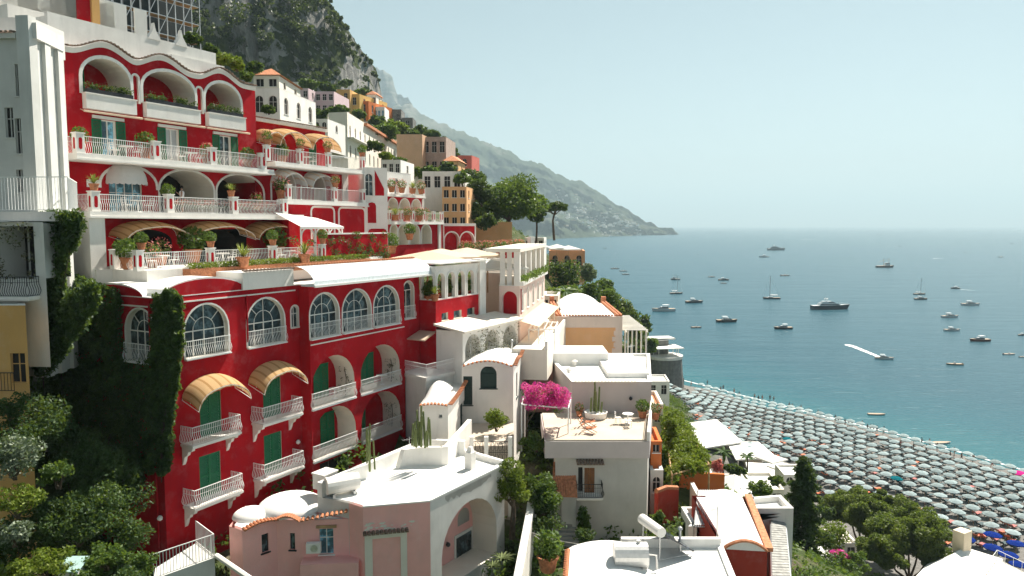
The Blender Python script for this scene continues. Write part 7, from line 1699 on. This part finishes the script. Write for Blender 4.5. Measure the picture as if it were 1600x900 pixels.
def palm(label, px, py, pyb, d, r):
    c = P(px, py, d); b = P(px, pyb, d); t = thing('palm_tree', label, 'palm', b); k = MB(); k.tube([b, c], .14, 6, r1=.1); k.build('trunk', BARK, t); k = MB()
    for i in range(18):
        a = 2.4 * i; dn = Vector((cos(a), sin(a), 0)); s_ = Vector((-sin(a), cos(a), 0)); el = R.uniform(-.2, .9); prev = None
        for j in range(6):
            u = j / 5; p = Vector(c) + dn * r * u * cos(el * (1 - .4 * u)) + Vector((0, 0, r * (u * sin(el) - .55 * u * u))); w_ = r * .13 * sin(pi * min(1, u + .12)) + .01
            cur = (p - s_ * w_ - Vector((0, 0, w_ * .6)), p, p + s_ * w_ - Vector((0, 0, w_ * .6)))
            if prev: k.add([*prev, *cur], [(0, 1, 4, 3), (1, 2, 5, 4)])
            prev = cur
    k.build('fronds', LEAF, t)
palm('small palm among the beach bars', 1130, 705, 745, 100, 1.8); palm('palm at the back of the parasol rows near the conifer', 1168, 712, 745, 108, 1.6); palm('tall palm on the slope above the vaulted roof', 882, 455, 490, 98, 2.2)
# ================= shaded garden in the lower left corner =================
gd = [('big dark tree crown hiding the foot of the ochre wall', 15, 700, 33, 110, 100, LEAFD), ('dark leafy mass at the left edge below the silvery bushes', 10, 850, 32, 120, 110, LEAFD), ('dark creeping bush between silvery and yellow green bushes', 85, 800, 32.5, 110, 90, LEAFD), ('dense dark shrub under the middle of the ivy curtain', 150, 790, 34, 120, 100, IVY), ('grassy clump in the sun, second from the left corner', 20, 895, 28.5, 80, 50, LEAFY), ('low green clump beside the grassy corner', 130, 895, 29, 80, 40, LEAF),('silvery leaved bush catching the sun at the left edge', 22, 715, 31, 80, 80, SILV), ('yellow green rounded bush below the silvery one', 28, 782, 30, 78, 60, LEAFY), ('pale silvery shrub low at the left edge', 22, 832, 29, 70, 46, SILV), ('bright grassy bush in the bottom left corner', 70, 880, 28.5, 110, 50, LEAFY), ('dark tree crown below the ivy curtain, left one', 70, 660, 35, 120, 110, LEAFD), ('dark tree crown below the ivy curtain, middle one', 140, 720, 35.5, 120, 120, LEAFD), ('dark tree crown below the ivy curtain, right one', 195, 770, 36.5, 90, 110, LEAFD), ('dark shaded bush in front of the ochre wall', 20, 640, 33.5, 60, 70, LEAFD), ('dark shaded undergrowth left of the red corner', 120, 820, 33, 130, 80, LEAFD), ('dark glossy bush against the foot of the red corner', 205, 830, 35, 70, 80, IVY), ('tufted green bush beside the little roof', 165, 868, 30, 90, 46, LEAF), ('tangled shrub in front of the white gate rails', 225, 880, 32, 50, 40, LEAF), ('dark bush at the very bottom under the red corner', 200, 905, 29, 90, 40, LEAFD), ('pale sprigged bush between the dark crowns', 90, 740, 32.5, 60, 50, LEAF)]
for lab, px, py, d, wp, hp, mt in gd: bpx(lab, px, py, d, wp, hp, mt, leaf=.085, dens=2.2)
gt = thing('shed', 'tiny shed with a pale blue green roof among the bottom left bushes', 'shed', P(112, 895, 29)); q = P(114, 890, 29); k = MB(); k.add([(q[0] - .5, q[1] - .4, q[2] + .1), (q[0] + .45, q[1] - .4, q[2] + .1), (q[0] + .45, q[1] + .5, q[2] + .35), (q[0] - .5, q[1] + .5, q[2] + .35), (q[0] - .5, q[1] - .4, q[2] + .04), (q[0] + .45, q[1] - .4, q[2] + .04)], [(0, 1, 2, 3), (4, 5, 1, 0)]); k.build('roof', simple('pale verdigris sheet', (.35, .5, .48), .5), gt); k = MB(); k.box((q[0], q[1], q[2] - .6), .8, .7, 1.3, 90); k.build('wall', GREYW, gt)
# white gate rails and steps at the foot of the red corner
ga = thing('white_gate', 'white barred railing and stair at the foot of the red corner', 'railing', P(300, 870, 37)); k = MB()
a_, b_, c_ = P(240, 900, 35.2), P(335, 862, 37.6), P(306, 830, 39.4); 
railing(k, [a_[:2], b_[:2]], b_[2] - .3, 1.25, False, .16, .017); railing(k, [b_[:2], c_[:2]], b_[2] - .3, 1.25, False, .16, .017); k.build('railing', IRON, ga); k = MB(); k.prism([a_[:2], b_[:2], c_[:2], (a_[0] - .5, a_[1] + 1.2)], 24, b_[2] - .32); k.build('landing', GREYW, ga); k = MB()
s_, e_ = P(338, 868, 37.7), P(392, 905, 35.5); k.tube([s_, e_], .14, 6); k.build('handrail', WHITE, ga)
# ================= pots on the terraces =================
def pot_proto(kind):
    t = thing('potted_plant', '', 'potted plant', (0, 0, 0)); k = MB(); k.lathe([(.16, 0), (.2, .05), (.26, .36), (.3, .38), (.3, .44), (.25, .44), (.24, .38), (.02, .38)], (0, 0, 0), 12); k.build('pot', TERRA, t)
    if kind == 'bush': leaves('plant', np.array((0, 0, .72)) + ball(420, .42), .07, LEAF, t)
    if kind == 'flower': leaves('plant', np.array((0, 0, .66)) + ball(260, .38), .065, LEAF, t); leaves('blossom', np.array((0, 0, .75)) + ball(110, .42, .7), .05, ROSE, t)
    if kind == 'yucca':
        k = MB()
        for i in range(34):
            a = 2.4 * i; el = .2 + 1.25 * R.random(); d = Vector((cos(a) * cos(el), sin(a) * cos(el), sin(el))); s_ = Vector((-sin(a), cos(a), 0)) * .028; b = Vector((0, 0, .45)); m_ = b + d * .42; e = b + d * .78 - Vector((0, 0, .14)); k.add([b - s_, b + s_, m_ + s_, m_ - s_, e], [(0, 1, 2, 3), (3, 2, 4)])
        k.build('plant', leafmat('yucca leaf', [(.08, .11, .03), (.2, .23, .05), (.34, .34, .10)]), t)
    return t
PP = {k_: pot_proto(k_) for k_ in ('bush', 'flower', 'yucca')}; f3 = set()
def pot(kind, label, p, s=1.0):
    pr = PP[kind]; o = pr if kind not in f3 else copy_tree(pr); f3.add(kind); o.location = p; o.scale = (s, s, s); o.rotation_euler = (0, 0, R.uniform(0, 6)); clean(o, label, 'potted plant', 'potted plants on the terraces')
def onw(w, px, py, out, z): u = w.uv(px, py, out)[0]; q = w.pt(u, 0, out); return (q[0], q[1], z)
for kind, lab, p, s in [('bush', 'potted bush at the left end of the top green shutter terrace', onw(WU, 124, 205, 1.2, Z2 + .2), 1.2), ('bush', 'potted bush between the first and second green shutters', onw(WU, 226, 210, .8, Z2 + .1), 1.5), ('flower', 'flower pot between the second and third green shutters', onw(WU, 322, 222, .9, Z2 + .1), 1.3), ('bush', 'potted bush right of the third green shutters', onw(WU, 386, 232, .9, Z2 + .1), 1.3),
    ('yucca', 'yucca pot on the corner post beside the white dome awning', onw(WU, 147, 298, 2.2, Z1 + 1.18), .95), ('bush', 'leafy pot on the post left of the waiter', onw(WU, 262, 300, 1.9, Z1 + .6), 1.1), ('yucca', 'yucca pot on the post between the deep arches', onw(WU, 361, 298, 2.2, Z1 + 1.18), .95), ('flower', 'flower pot in front of the last deep arch', onw(WU, 400, 300, 1.6, Z1 + .3), 1.2),
    ('bush', 'round potted bush on the white post under the first tan awning', onw(WR0, 221, 388, -.1, T0 + 1.18), .9), ('bush', 'round potted bush on the white post under the second tan awning', onw(WR0, 329, 378, -.1, T0 + 1.18), .9), ('bush', 'round potted bush on the post by the white pavilion', onw(WR0, 426, 376, -.1, T0 + 1.18), .95), ('bush', 'potted bush on the end post beside the creeper wall', onw(WR0, 504, 372, -.1, T0 + 1.18), .95),
    ('yucca', 'big yucca in a red pot on the planter, left of two', onw(WR0, 380, 418, .75, T0 - .1), 1.5), ('yucca', 'big yucca in a red pot on the planter, right of two', onw(WR0, 476, 408, .75, T0 - .1), 1.5), ('bush', 'bushy pot on the white wall at the terrace corner', (TL[0] + .2, TL[1] + .8, T0), 1.5), ('flower', 'white flowering pot behind the corner railing', (TL[0] + 1.6, TL[1] + 1.5, T0), 1.4), ('bush', 'leafy pot behind the first terrace railing', onw(WR0, 200, 395, -2.0, T0), 1.6), ('bush', 'tall leafy pot between the first two tan awnings', onw(WU, 300, 380, 1.6, T0), 2.2), ('bush', 'tall leafy pot below the last tan awning', onw(WU, 430, 375, 1.6, T0), 2.2), ('flower', 'flower pot below the second tan awning', onw(WU, 250, 385, 1.8, T0), 1.6),
    ('flower', 'flower pot on the rail below the right tan awning of the middle block', onw(WV, 470, 250, 1.7, T2v + 1.0), 1.0), ('flower', 'flower pot on the rail left of the middle block awnings', onw(WV, 418, 240, 1.7, T2v + 1.1), 1.1), ('bush', 'potted bush under the left tan awning of the middle block', onw(WV, 440, 240, .7, T2v), 1.4), ('flower', 'flower pot on the post at the right end of the upper red terrace', onw(WV, 512, 240, 1.7, T2v + 1.1), 1.0), ('bush', 'potted bush at the far end of the upper red terrace', onw(WV, 566, 250, 1.7, T2v + 1.1), 1.0), ('flower', 'flower pot on the post of the white barrel awning terrace', onw(WV, 524, 297, 2.1, T1v + 1.1), 1.0), ('flower', 'pink flower pot at the left end of the white barrel awning terrace', onw(WV, 440, 305, 1.5, T1v), 1.6),
    ('bush', 'potted bush on the pier above the white arcade', onw(WX, 640, 372, 3, 46.5), 1.5), ('bush', 'tall potted bush at the corner by the far red wing', onw(WX, 612, 385, 3, 45.2), 1.8)]:
    pot(kind, lab, p, s)
for i, (px, z, o) in enumerate([(597, 51.5, 1), (612, 51.5, .8), (628, 51.5, .8), (645, 51.5, .9), (658, 51.5, .8), (606, 48.5, .6), (626, 48.5, .7), (646, 48.5, .6), (664, 48.5, .7), (617, 48.5, -.4), (636, 48.5, -.4), (655, 48.5, -.3)]):
    pot('flower' if i % 3 else 'yucca', 'small flower pot on the terraces of the far red wing with white arches', onw(WX, px, 300, -o, z), 1.35)
for i in range(15):
    t = (i + .5) / 15; q = wt.pt(Lt * t, 0, -1.2 - R.random() * 3); pot('flower', 'rose flowering pot on the far roof terrace with the red panel', (q[0], q[1], 44.1), 1.9)
for i in range(9):
    q = WM.pt(LM * (i + .5) / 9, 0, -.8 - (i % 3) * .7); pot(('bush', 'flower', 'yucca')[i % 3], 'potted plant behind the white arcade of the restaurant terrace', (q[0], q[1], 41.65), 1.7)
pot('yucca', 'potted yucca on the wall between white arcade and red wing', (*WMf.pt(LMf + .1, 0, .25)[:2], 42.05), 1.2)
pot('bush', 'potted dark plant in the right corner of the sunny cactus terrace', (*XY(1004, 655, 55.5), zf), 1.3); pot('flower', 'flower pot in the left corner of the sunny cactus terrace', (*XY(905, 655, 56), zf), 1.0); pot('flower', 'red flower pot against the outer wall of the sunny terrace', (*XY(1024, 648, 56), 33), 1.3)
pot('bush', 'big bush in a terracotta tub at the bottom of the lane', (*P(856, 893, 36)[:2], P(856, 893, 36)[2]), 1.9)
# trailing flower boxes in the top arches
for (pl, pr), lab in zip(((131, 203), (226, 303), (322, 374)), ('first', 'second', 'third')):
    a, b = up(WU, pl, 140), up(WU, pr, 150); t = thing('flower_box', 'dark flower box with trailing plants in the %s top arch from the left' % lab, 'flower box', WU.pt((a + b) / 2, Z3 + .05, .2)); k = MB(); k.wbox(WU, a, b, Z3 + .06, Z3 + .3, .05, .35); k.build('box', BIRON, t)
    leaves('plants', np.concatenate([np.array(WU.pt(R.uniform(a, b), Z3 + R.uniform(.25, .6), .2)) + ball(30, .2) for _ in range(30)]), .065, LEAFD, t); leaves('blossom', np.array([WU.pt(R.uniform(a, b), Z3 + R.uniform(.35, .85), R.uniform(0, .4)) for _ in range(60)]), .04, SILV, t)
# red flowers along the second terrace rail
t = thing('flower_strip', 'strip of red flowers along the railing in front of the deep arches', 'flowers', onw(WU, 340, 320, 2.0, Z1)); us = (up(WU, 272, 320, 2), up(WU, 440, 320, 2)); leaves('blossom', np.array([WU.pt(R.uniform(*us), Z1 + R.uniform(.55, .9), 1.95 + R.uniform(-.1, .1)) for _ in range(900)]), .045, leafmat('red blossom', [(.35, .01, .02), (.6, .03, .05), (.5, .08, .10)]), t); leaves('foliage', np.array([WU.pt(R.uniform(*us), Z1 + R.uniform(.3, .8), 1.9 + R.uniform(-.12, .1)) for _ in range(900)]), .05, LEAFD, t)
# creepers on the cream reveals of the loggias
for j, (pl, pr, zb) in enumerate(((487, 554, ZB), (564, 625, ZB), (564, 625, ZC))):
    u1_ = Lb.r(2, pl, pr, 640, 580)[1]; w_ = Lb.w[2]; t = thing('creeper', 'dry dark creeper on the pale reveal of the %s red loggia' % ('upper left', 'upper right', 'lower right')[j], 'creeper', w_.pt(u1_, zb, -.8))
    leaves('foliage', np.concatenate([np.array(w_.pt(u1_ - .06, zb + R.uniform(.2, 2.6), -R.uniform(.3, 1.4))) + ball(9, .16) for _ in range(34)]), .055, DRY, t); k = MB(); k.tube([w_.pt(u1_ - .04, zb, -.8), w_.pt(u1_ - .05, zb + 1.2, -.7), w_.pt(u1_ - .1, zb + 2.5, -.9)], .025, 4); k.build('stem', BARK, t)
# ================= furniture, people and small things =================
def deck_chair(mat):
    t = thing('deck_chair', '', 'deck chair', (0, 0, 0)); k = MB()
    for x in (-.27, .27): k.tube([(x, -.6, .02), (x, .5, .62)], .025, 4); k.tube([(x, .55, .02), (x, -.35, .42)], .025, 4); k.tube([(x, -.35, .42), (x, -.75, 1.05)], .025, 4)
    k.build('frame', WOOD, t); k = MB(); 
    for i in range(9): 
        a = i / 9; y, z = (.5 - .85 * a * 1.1, .47 - .08 * sin(a * 3)) if a < .7 else (-.33 - .4 * (a - .7) / .3, .44 + .58 * (a - .7) / .3); k.box((0, y, z), .54, .09, .025, 90)
    k.build('slats', mat, t); return t
TERW = simple('reddish wood', (.40, .13, .05), .6, 0, .2)
dc = deck_chair(TERW); dc.location = (*XY(918, 668, 53), zf); dc.rotation_euler = (0, 0, -1.9); dc['label'] = 'reddish wooden deck chair on the sunny terrace, rear one of the pair'; dc['group'] = 'reddish deck chairs'
d2 = copy_tree(dc); d2.location = (*XY(920, 680, 51.4), zf); d2['label'] = 'reddish wooden deck chair on the sunny terrace, front one of the pair'
def table():
    t = thing('bistro_table', '', 'table', (0, 0, 0)); k = MB(); k.lathe([(.02, .70), (.42, .70), (.42, .74), (.02, .74)], (0, 0, 0), 16); k.build('tabletop', WHITE, t); k = MB(); k.tube([(0, 0, 0), (0, 0, .71)], .035, 6); k.lathe([(.24, 0), (.2, .04), (.04, .06)], (0, 0, 0), 12); k.build('pedestal', IRON, t); return t
def chair():
    t = thing('bistro_chair', '', 'chair', (0, 0, 0)); k = MB(); k.box((0, 0, .45), .42, .42, .04, 90); k.build('seat', WHITE, t); k = MB()
    for x in (-.18, .18): k.tube([(x, -.19, .45), (x, -.24, .9)], .018, 4)
    for z in (.6, .74, .88): k.tube([(-.18, -.21, z), (.18, -.21, z)], .02, 4)
    k.build('backrest', IRON, t)
    for x in (-.18, .18):
        for y in (-.18, .18): k = MB(); k.tube([(x, y, 0), (x * .95, y * .95, .45)], .018, 4); k.build('leg', IRON, t)
    return t
tb0, ch0 = table(), chair(); ft_used = set()
def furn(pr, label, p, rz=0.0, group=None):
    o = pr if pr.name not in ft_used else copy_tree(pr); ft_used.add(pr.name); o.location = p; o.rotation_euler = (0, 0, rz); clean(o, label, 'table' if pr is tb0 else 'chair', group)
c0 = XY(981, 660, 54)
furn(tb0, 'white round table on the sunny cactus terrace', (*c0, zf)); furn(ch0, 'white chair left of the round table on the sunny terrace', (c0[0] - .75, c0[1] - .1, zf), -1.5); furn(ch0, 'white chair in front of the round table on the sunny terrace', (c0[0] - .1, c0[1] - .95, zf), .2)
for lab, w_, px, o_, z in (('left on the top green shutter terrace', WU, 200, .9, Z2), ('by the third green shutters of the top terrace', WU, 300, .9, Z2), ('below the white dome awning', WU, 215, 1.5, Z1), ('under the deep dark arch', WU, 330, 1.5, Z1), ('behind the railing under the first tan awning', WU, 250, 4.2, T0), ('behind the railing under the second tan awning', WU, 345, 4.2, T0), ('in front of the white pavilion', WU, 450, 4.6, T0), ('on the terrace below the middle tan awnings', WV, 480, .9, T2v)):
    u = w_.uv(px, 300, o_)[0]; q = w_.pt(u, z, o_); furn(tb0, 'white round table ' + lab, q); a = w_.pt(u - .75, z, o_); b = w_.pt(u + .75, z, o_)
    furn(ch0, 'white chair, nearer one, ' + lab, a, -radians(w_.az) - .0); furn(ch0, 'white chair, farther one, ' + lab, b, pi - radians(w_.az))
for i, (e, w0_, zz_, un, wh) in enumerate(((2, Lb.w[2], ZB, 521, 'upper left'), (2, Lb.w[2], ZB, 595, 'upper right'))):
    u = w0_.uv(un, 600, -.8)[0]; furn(tb0, 'white round table in the %s arched loggia' % wh, w0_.pt(u, zz_ + .02, -.7))
# waiter and a guest on the second terrace
SHIRT = simple('white shirt cloth', (.75, .75, .74), .8, 0, .04); TROU = simple('dark trousers', (.03, .03, .035), .8)
def dressed(label, p, rz, me, top, bot):
    person(label, p[0], p[1], p[2], rz, me, SKIN[1], top, bot)
q = WU.pt(WU.uv(284, 300, 1.2)[0], Z1, 1.2); dressed('person in a white shirt standing behind the railing by the deep arches', q, 2.0, HM[2], SHIRT, TROU)
q = WU.pt(WU.uv(264, 300, 1.0)[0], Z1, 1.0); dressed('person in a white top standing left of the other one on the terrace', q, 1.2, HM[0], SHIRT, BOT[1])
# terrace and patterned iron gate in front of the arched white house
te = thing('entrance_terrace', 'small paved entrance terrace in front of the arched white house', 'terrace', (*XY(770, 690, 51), 31)); f_ = [XY(737, 690, 49.5), XY(803, 690, 49.5), XY(803, 690, 55.3), XY(737, 690, 55.3)]; k = MB(); k.prism(f_, 24, 32.9); k.build('floor', TILEF, te)
ig = thing('iron_gate', 'black patterned iron gate with pale posts below the round shrub', 'gate', (*XY(767, 700, 49.3), 31.6)); k = MB(); g0_, g1_ = XY(737, 700, 49.3), XY(797, 700, 49.3); wgt = Wall(*g0_, 90); Lg = g1_[0] - g0_[0]
for i in range(22): u = Lg * i / 21; k.tube([wgt.pt(u, 31.6, 0), wgt.pt(u, 33.3, 0)], .016, 4)
for z in (31.7, 32.5, 33.25): k.tube([wgt.pt(0, z, 0), wgt.pt(Lg, z, 0)], .025, 4)
for i in range(10):
    for z in (32.1, 32.9): c_ = Lg * (i + .5) / 10; k.tube([wgt.pt(c_ + .13 * cos(t), z + .3 * sin(t), .01) for t in [2 * pi * j / 10 for j in range(11)]], .014, 4)
k.build('grille', BIRON, ig)
for u in (0, Lg * .38, Lg): k = MB(); k.wbox(wgt, u - .14, u + .14, 28, 33.6, -.14, .14); k.build('post', WHITE, ig)
# wall lamps and cables
for lab, wl_, px, py in (('little round wall lamp on the red bay beside the lower shutters', Lb.w[0], 463, 690), ('little white wall lamp on the red corner', Lb.w[7], 254, 808), ('dark wall lamp inside the white arched porch', lw, 697, 850), ('dark lantern on the pale wall behind the cactus terrace', Db.w[0], 985, 622)):
    u, z = wl_.uv(px, py); t = thing('wall_lamp', lab, 'lamp', wl_.pt(u, z, .05)); k = MB(); c_ = wl_.pt(u, z, .16); k.lathe([(.02, -.16), (.13, -.08), (.15, .02), (.08, .12), (.02, .15)], c_, 10); k.build('globe', WHITE if px < 600 else BIRON, t); k = MB(); k.tube([wl_.pt(u, z + .1, .003), wl_.pt(u, z + .16, .1), c_], .02, 4); k.build('arm', BIRON, t)
def cable(label, a, b, sag, n=14):
    a, b = Vector(a), Vector(b); k = MB(); k.tube([a.lerp(b, i / n) - Vector((0, 0, sag * 4 * (i / n) * (1 - i / n))) for i in range(n + 1)], .018, 4); o = k.build('cable', simple('cable sheath', (.35, .34, .32), .7), loc=tuple(a)); clean(o, label, 'cable')
cable('upper of two thin cables sagging between lane wall and cement house', P(830, 832, 43), P(975, 850, 43), .35); cable('lower of two thin cables running down to the white flat roof', P(834, 836, 43), P(898, 862, 40), .2)
def aerial(label, p, h, rz):
    t = thing('tv_aerial', label, 'aerial', p); k = MB(); k.tube([p, (p[0], p[1], p[2] + h)], .022, 5); k.build('mast', GALV, t); k = MB(); c_ = cos(rz); s_ = sin(rz); z = p[2] + h * .92; k.tube([(p[0] - .5 * c_, p[1] - .5 * s_, z), (p[0] + .5 * c_, p[1] + .5 * s_, z)], .012, 4)
    for i in range(6): x, y = p[0] + (-.45 + .18 * i) * c_, p[1] + (-.45 + .18 * i) * s_; k.tube([(x + .22 * s_, y - .22 * c_, z), (x - .22 * s_, y + .22 * c_, z)], .008, 3)
    k.build('antenna', GALV, t)
aerial('television aerial on the roof of the red gabled house', (*zz(1120, 842, 30.4), 30.3), 2.0, .4); aerial('television aerial on the big flat white roof', (*Z(985, 575, 35.6)[:2], 35.5), 2.2, 1.0); aerial('television aerial on the white house with the arched shutter', (*Z(735, 560, 37.4)[:2], 37.3), 2.0, .2); aerial('television aerial on the pink house roof', (*zz(640, 725), zk), 1.8, .7); aerial('television aerial on the grey house at the left edge', (x0[0] - 1, x0[1] + 2, 58), 2.2, .5) if False else None
def stovepipe(label, p, h): t = thing('flue_pipe', label, 'flue', p); k = MB(); k.tube([p, (p[0], p[1], p[2] + h)], .07, 8); k.build('pipe', GALV, t); k = MB(); k.lathe([(.13, 0), (.1, .12), (.01, .18)], (p[0], p[1], p[2] + h + .04), 8); k.build('cowl', GALV, t)
stovepipe('slim flue pipe on the white roof by the solar heater', (*Z(1062, 862, 30.5)[:2], 30.4), 1.3); stovepipe('flue pipe on the low white roof behind the red gable', (*Z(1175, 800, 29)[:2], 28.9), 1.0); stovepipe('flue pipe on the vaulted white house', (*Z(800, 545, 37.6)[:2], 37.3), .9)
# more terraces, huts and sheds on the slope between the cement house and the beach
for lab, px0, px1, yt, yb, d, dep, mt, rf in (('small white flat roofed house on the slope below the stone tower', 1012, 1046, 596, 622, 150, 7, WHITE, ROOFW), ('cream flat roofed house right of the big white roof', 1020, 1036, 632, 668, 72, 6, CREAML, TERRAR), ('low orange hut with a tiled roof right of the cement house', 1017, 1034, 690, 712, 55, 4, ORANGE, TERRAR), ('little blue grey outbuilding against the cement house', 1016, 1036, 735, 780, 54, 3, GREYW, GREYW), ('white flat roofed house among the shrubs above the beach bars', 1098, 1130, 770, 800, 68, 7, WHITE, ROOFW), ('pale terrace house behind the white square parasols', 1130, 1180, 772, 800, 84, 7, CREAML, ROOFW), ('low cream beach house left of the tall conifer', 1180, 1225, 765, 792, 98, 7, CREAML, ROOFW), ('white beach hut beside the palm and parasol rows', 1225, 1262, 742, 758, 108, 5, WHITE, ROOFW), ('low white house among hedges left of the pines', 1265, 1305, 872, 896, 88, 6, WHITE, ROOFW), ('small white villa wall between the maritime pines', 1300, 1340, 850, 872, 98, 5, WHITE, CREAML)):
    far_house(lab, px0, px1, yt, yb, d, dep, mt, wins=2 if px1 - px0 > 25 else 1, rows=1, roofmat=rf, side=.08)

for lab, px0, px1, yt, yb, d, dep, mt, rf, hip in (('small cream house with a terrace wall under the lilac pair', 462, 500, 172, 190, 165, 8, CREAML, ROOFW, False), ('white boxy house squeezed behind the tan awnings', 478, 512, 186, 206, 118, 8, WHITE, ROOFW, False), ('tan house with a tiled roof right of the yellow ones', 600, 622, 196, 218, 200, 8, CREAM, TERRAR, True), ('pale house half hidden above the long cream row', 560, 592, 190, 206, 205, 8, CREAML, ROOFW, False), ('white house with a flat roof left of the pinkish stone house', 596, 626, 250, 276, 112, 8, WHITE, ROOFW, False), ('cream house under the plain peach box house', 628, 662, 264, 284, 130, 8, CREAML, ROOFW, False), ('pale peach house with a tiled roof by the pinkish stone house', 694, 716, 252, 274, 160, 8, PEACH, TERRAR, True), ('cream cottage under the cliff right of the ochre yellow house', 574, 588, 148, 166, 232, 6, CREAML, TERRAR, True), ('white cottage at the cliff foot above the lilac houses', 455, 478, 128, 142, 215, 6, WHITE, ROOFW, False), ('white terrace house on the slope left of the stone tower', 972, 1004, 548, 574, 138, 7, WHITE, ROOFW, False), ('pale cottage in the trees left of the vaulted roof', 846, 872, 462, 490, 92, 6, CREAML, ROOFW, False), ('small white house low among the far trees by the umbrella pine', 820, 850, 372, 390, 135, 6, WHITE, ROOFW, False)):
    far_house(lab, px0, px1, yt, yb, d, dep, mt, wins=3 if px1 - px0 > 28 else 2, rows=1, roofmat=rf, side=.12, hip=hip, sidew=1)
# ================= the ground itself =================
xs = np.arange(-135, 150, 1.15); ys = np.arange(2, 430, 1.25)
X, Y = np.meshgrid(xs, ys); H0 = np.stack([ground(X[i], Y[i]) for i in range(len(ys))])
rough = np.clip((H0 - 3) / 10, 0, 1)
H1 = H0 + (NR.normal(size=X.shape) * .12 + .35 * np.sin(X * .31 + 1.3 * np.sin(Y * .17)) * np.sin(Y * .27)) * rough + NR.normal(size=X.shape) * .02
for ft_c, zc_ in CARVE:
    f_ = inset(ft_c, -.55); ax = [p[0] for p in f_]; ay = [p[1] for p in f_]
    ii = np.where((X >= min(ax)) & (X <= max(ax)) & (Y >= min(ay)) & (Y <= max(ay)))
    gx, gy = X[ii], Y[ii]; ins = np.zeros(len(gx), bool)
    for (xa, ya), (xb_, yb_) in zip(f_, f_[1:] + f_[:1]):
        cr_ = (ya > gy) != (yb_ > gy)
        with np.errstate(divide='ignore', invalid='ignore'): ins ^= cr_ & (gx < (xb_ - xa) * (gy - ya) / (yb_ - ya) + xa)
    H1[ii[0][ins], ii[1][ins]] = np.minimum(H1[ii[0][ins], ii[1][ins]], zc_ + .25)
H1 = np.maximum(H1, -9)
me = bpy.data.meshes.new('hillside'); nx_, ny_ = len(xs), len(ys)
idx = np.arange(nx_ * ny_).reshape(ny_, nx_)
F = np.stack([idx[:-1, :-1], idx[:-1, 1:], idx[1:, 1:], idx[1:, :-1]], -1).reshape(-1, 4)
me.from_pydata(np.stack([X, Y, H1], -1).reshape(-1, 3).tolist(), [], F.tolist())
m, nt, o = _new('hillside ground'); b = bsdf(nt, o, .95, 0, .1)
g = N(nt, 'ShaderNodeNewGeometry').outputs['Position']; sx = N(nt, 'ShaderNodeSeparateXYZ'); nt.links.new(g, sx.inputs[0])
veg = ramp(nt, noise(nt, g, .35, 6, .7), [(.3, (.022, .034, .014)), (.5, (.055, .075, .025)), (.62, (.12, .11, .07)), (.75, (.24, .22, .18))])
peb = ramp(nt, noise(nt, g, 1.6, 6, .7), [(.3, (.11, .105, .10)), (.7, (.24, .23, .215))])
hz_ = N(nt, 'ShaderNodeMapRange'); nt.links.new(sx.outputs[2], hz_.inputs[0]); hz_.inputs[1].default_value = 3.2; hz_.inputs[2].default_value = 5.5
nt.links.new(mixc(nt, hz_.outputs[0], peb, veg), b.inputs['Base Color']); bump(nt, b, noise(nt, g, 2.5, 6, .7), .6, .3)
to = link_mesh('hillside', me, m, smooth=True); clean(to, kind='structure')

# loose undergrowth over the open parts of the slope
pts = []; n_ok = 0
for it in range(11500):
    px = R.uniform(0, 1560); y = 22 + 190 * R.random() ** 1.3
    if it > 8500: px = R.uniform(960, 1180); y = R.uniform(60, 200)
    x = (px - 800) / FPX * y
    z = gz(x, y)
    if z < 4.4 or z > 75: continue
    blocked = False
    for ft_c, zc_ in CARVE:
        c = False
        for (xa, ya), (xb_, yb_) in zip(ft_c, ft_c[1:] + ft_c[:1]):
            if (ya > y) != (yb_ > y) and x < (xb_ - xa) * (y - ya) / (yb_ - ya) + xa: c = not c
        if c: blocked = True; break
    if blocked or (it < 8500 and mn.noise(Vector((x * .09, y * .09, 3))) < -.12): continue
    s_ = R.uniform(.35, 1.0); pts.append(np.array((x, y, z + .25 * s_)) + ball(34, s_) * np.array((1, 1, .8)))
o = leaves('undergrowth', np.concatenate(pts), .17, LEAF, flat=.2); clean(o, kind='stuff')
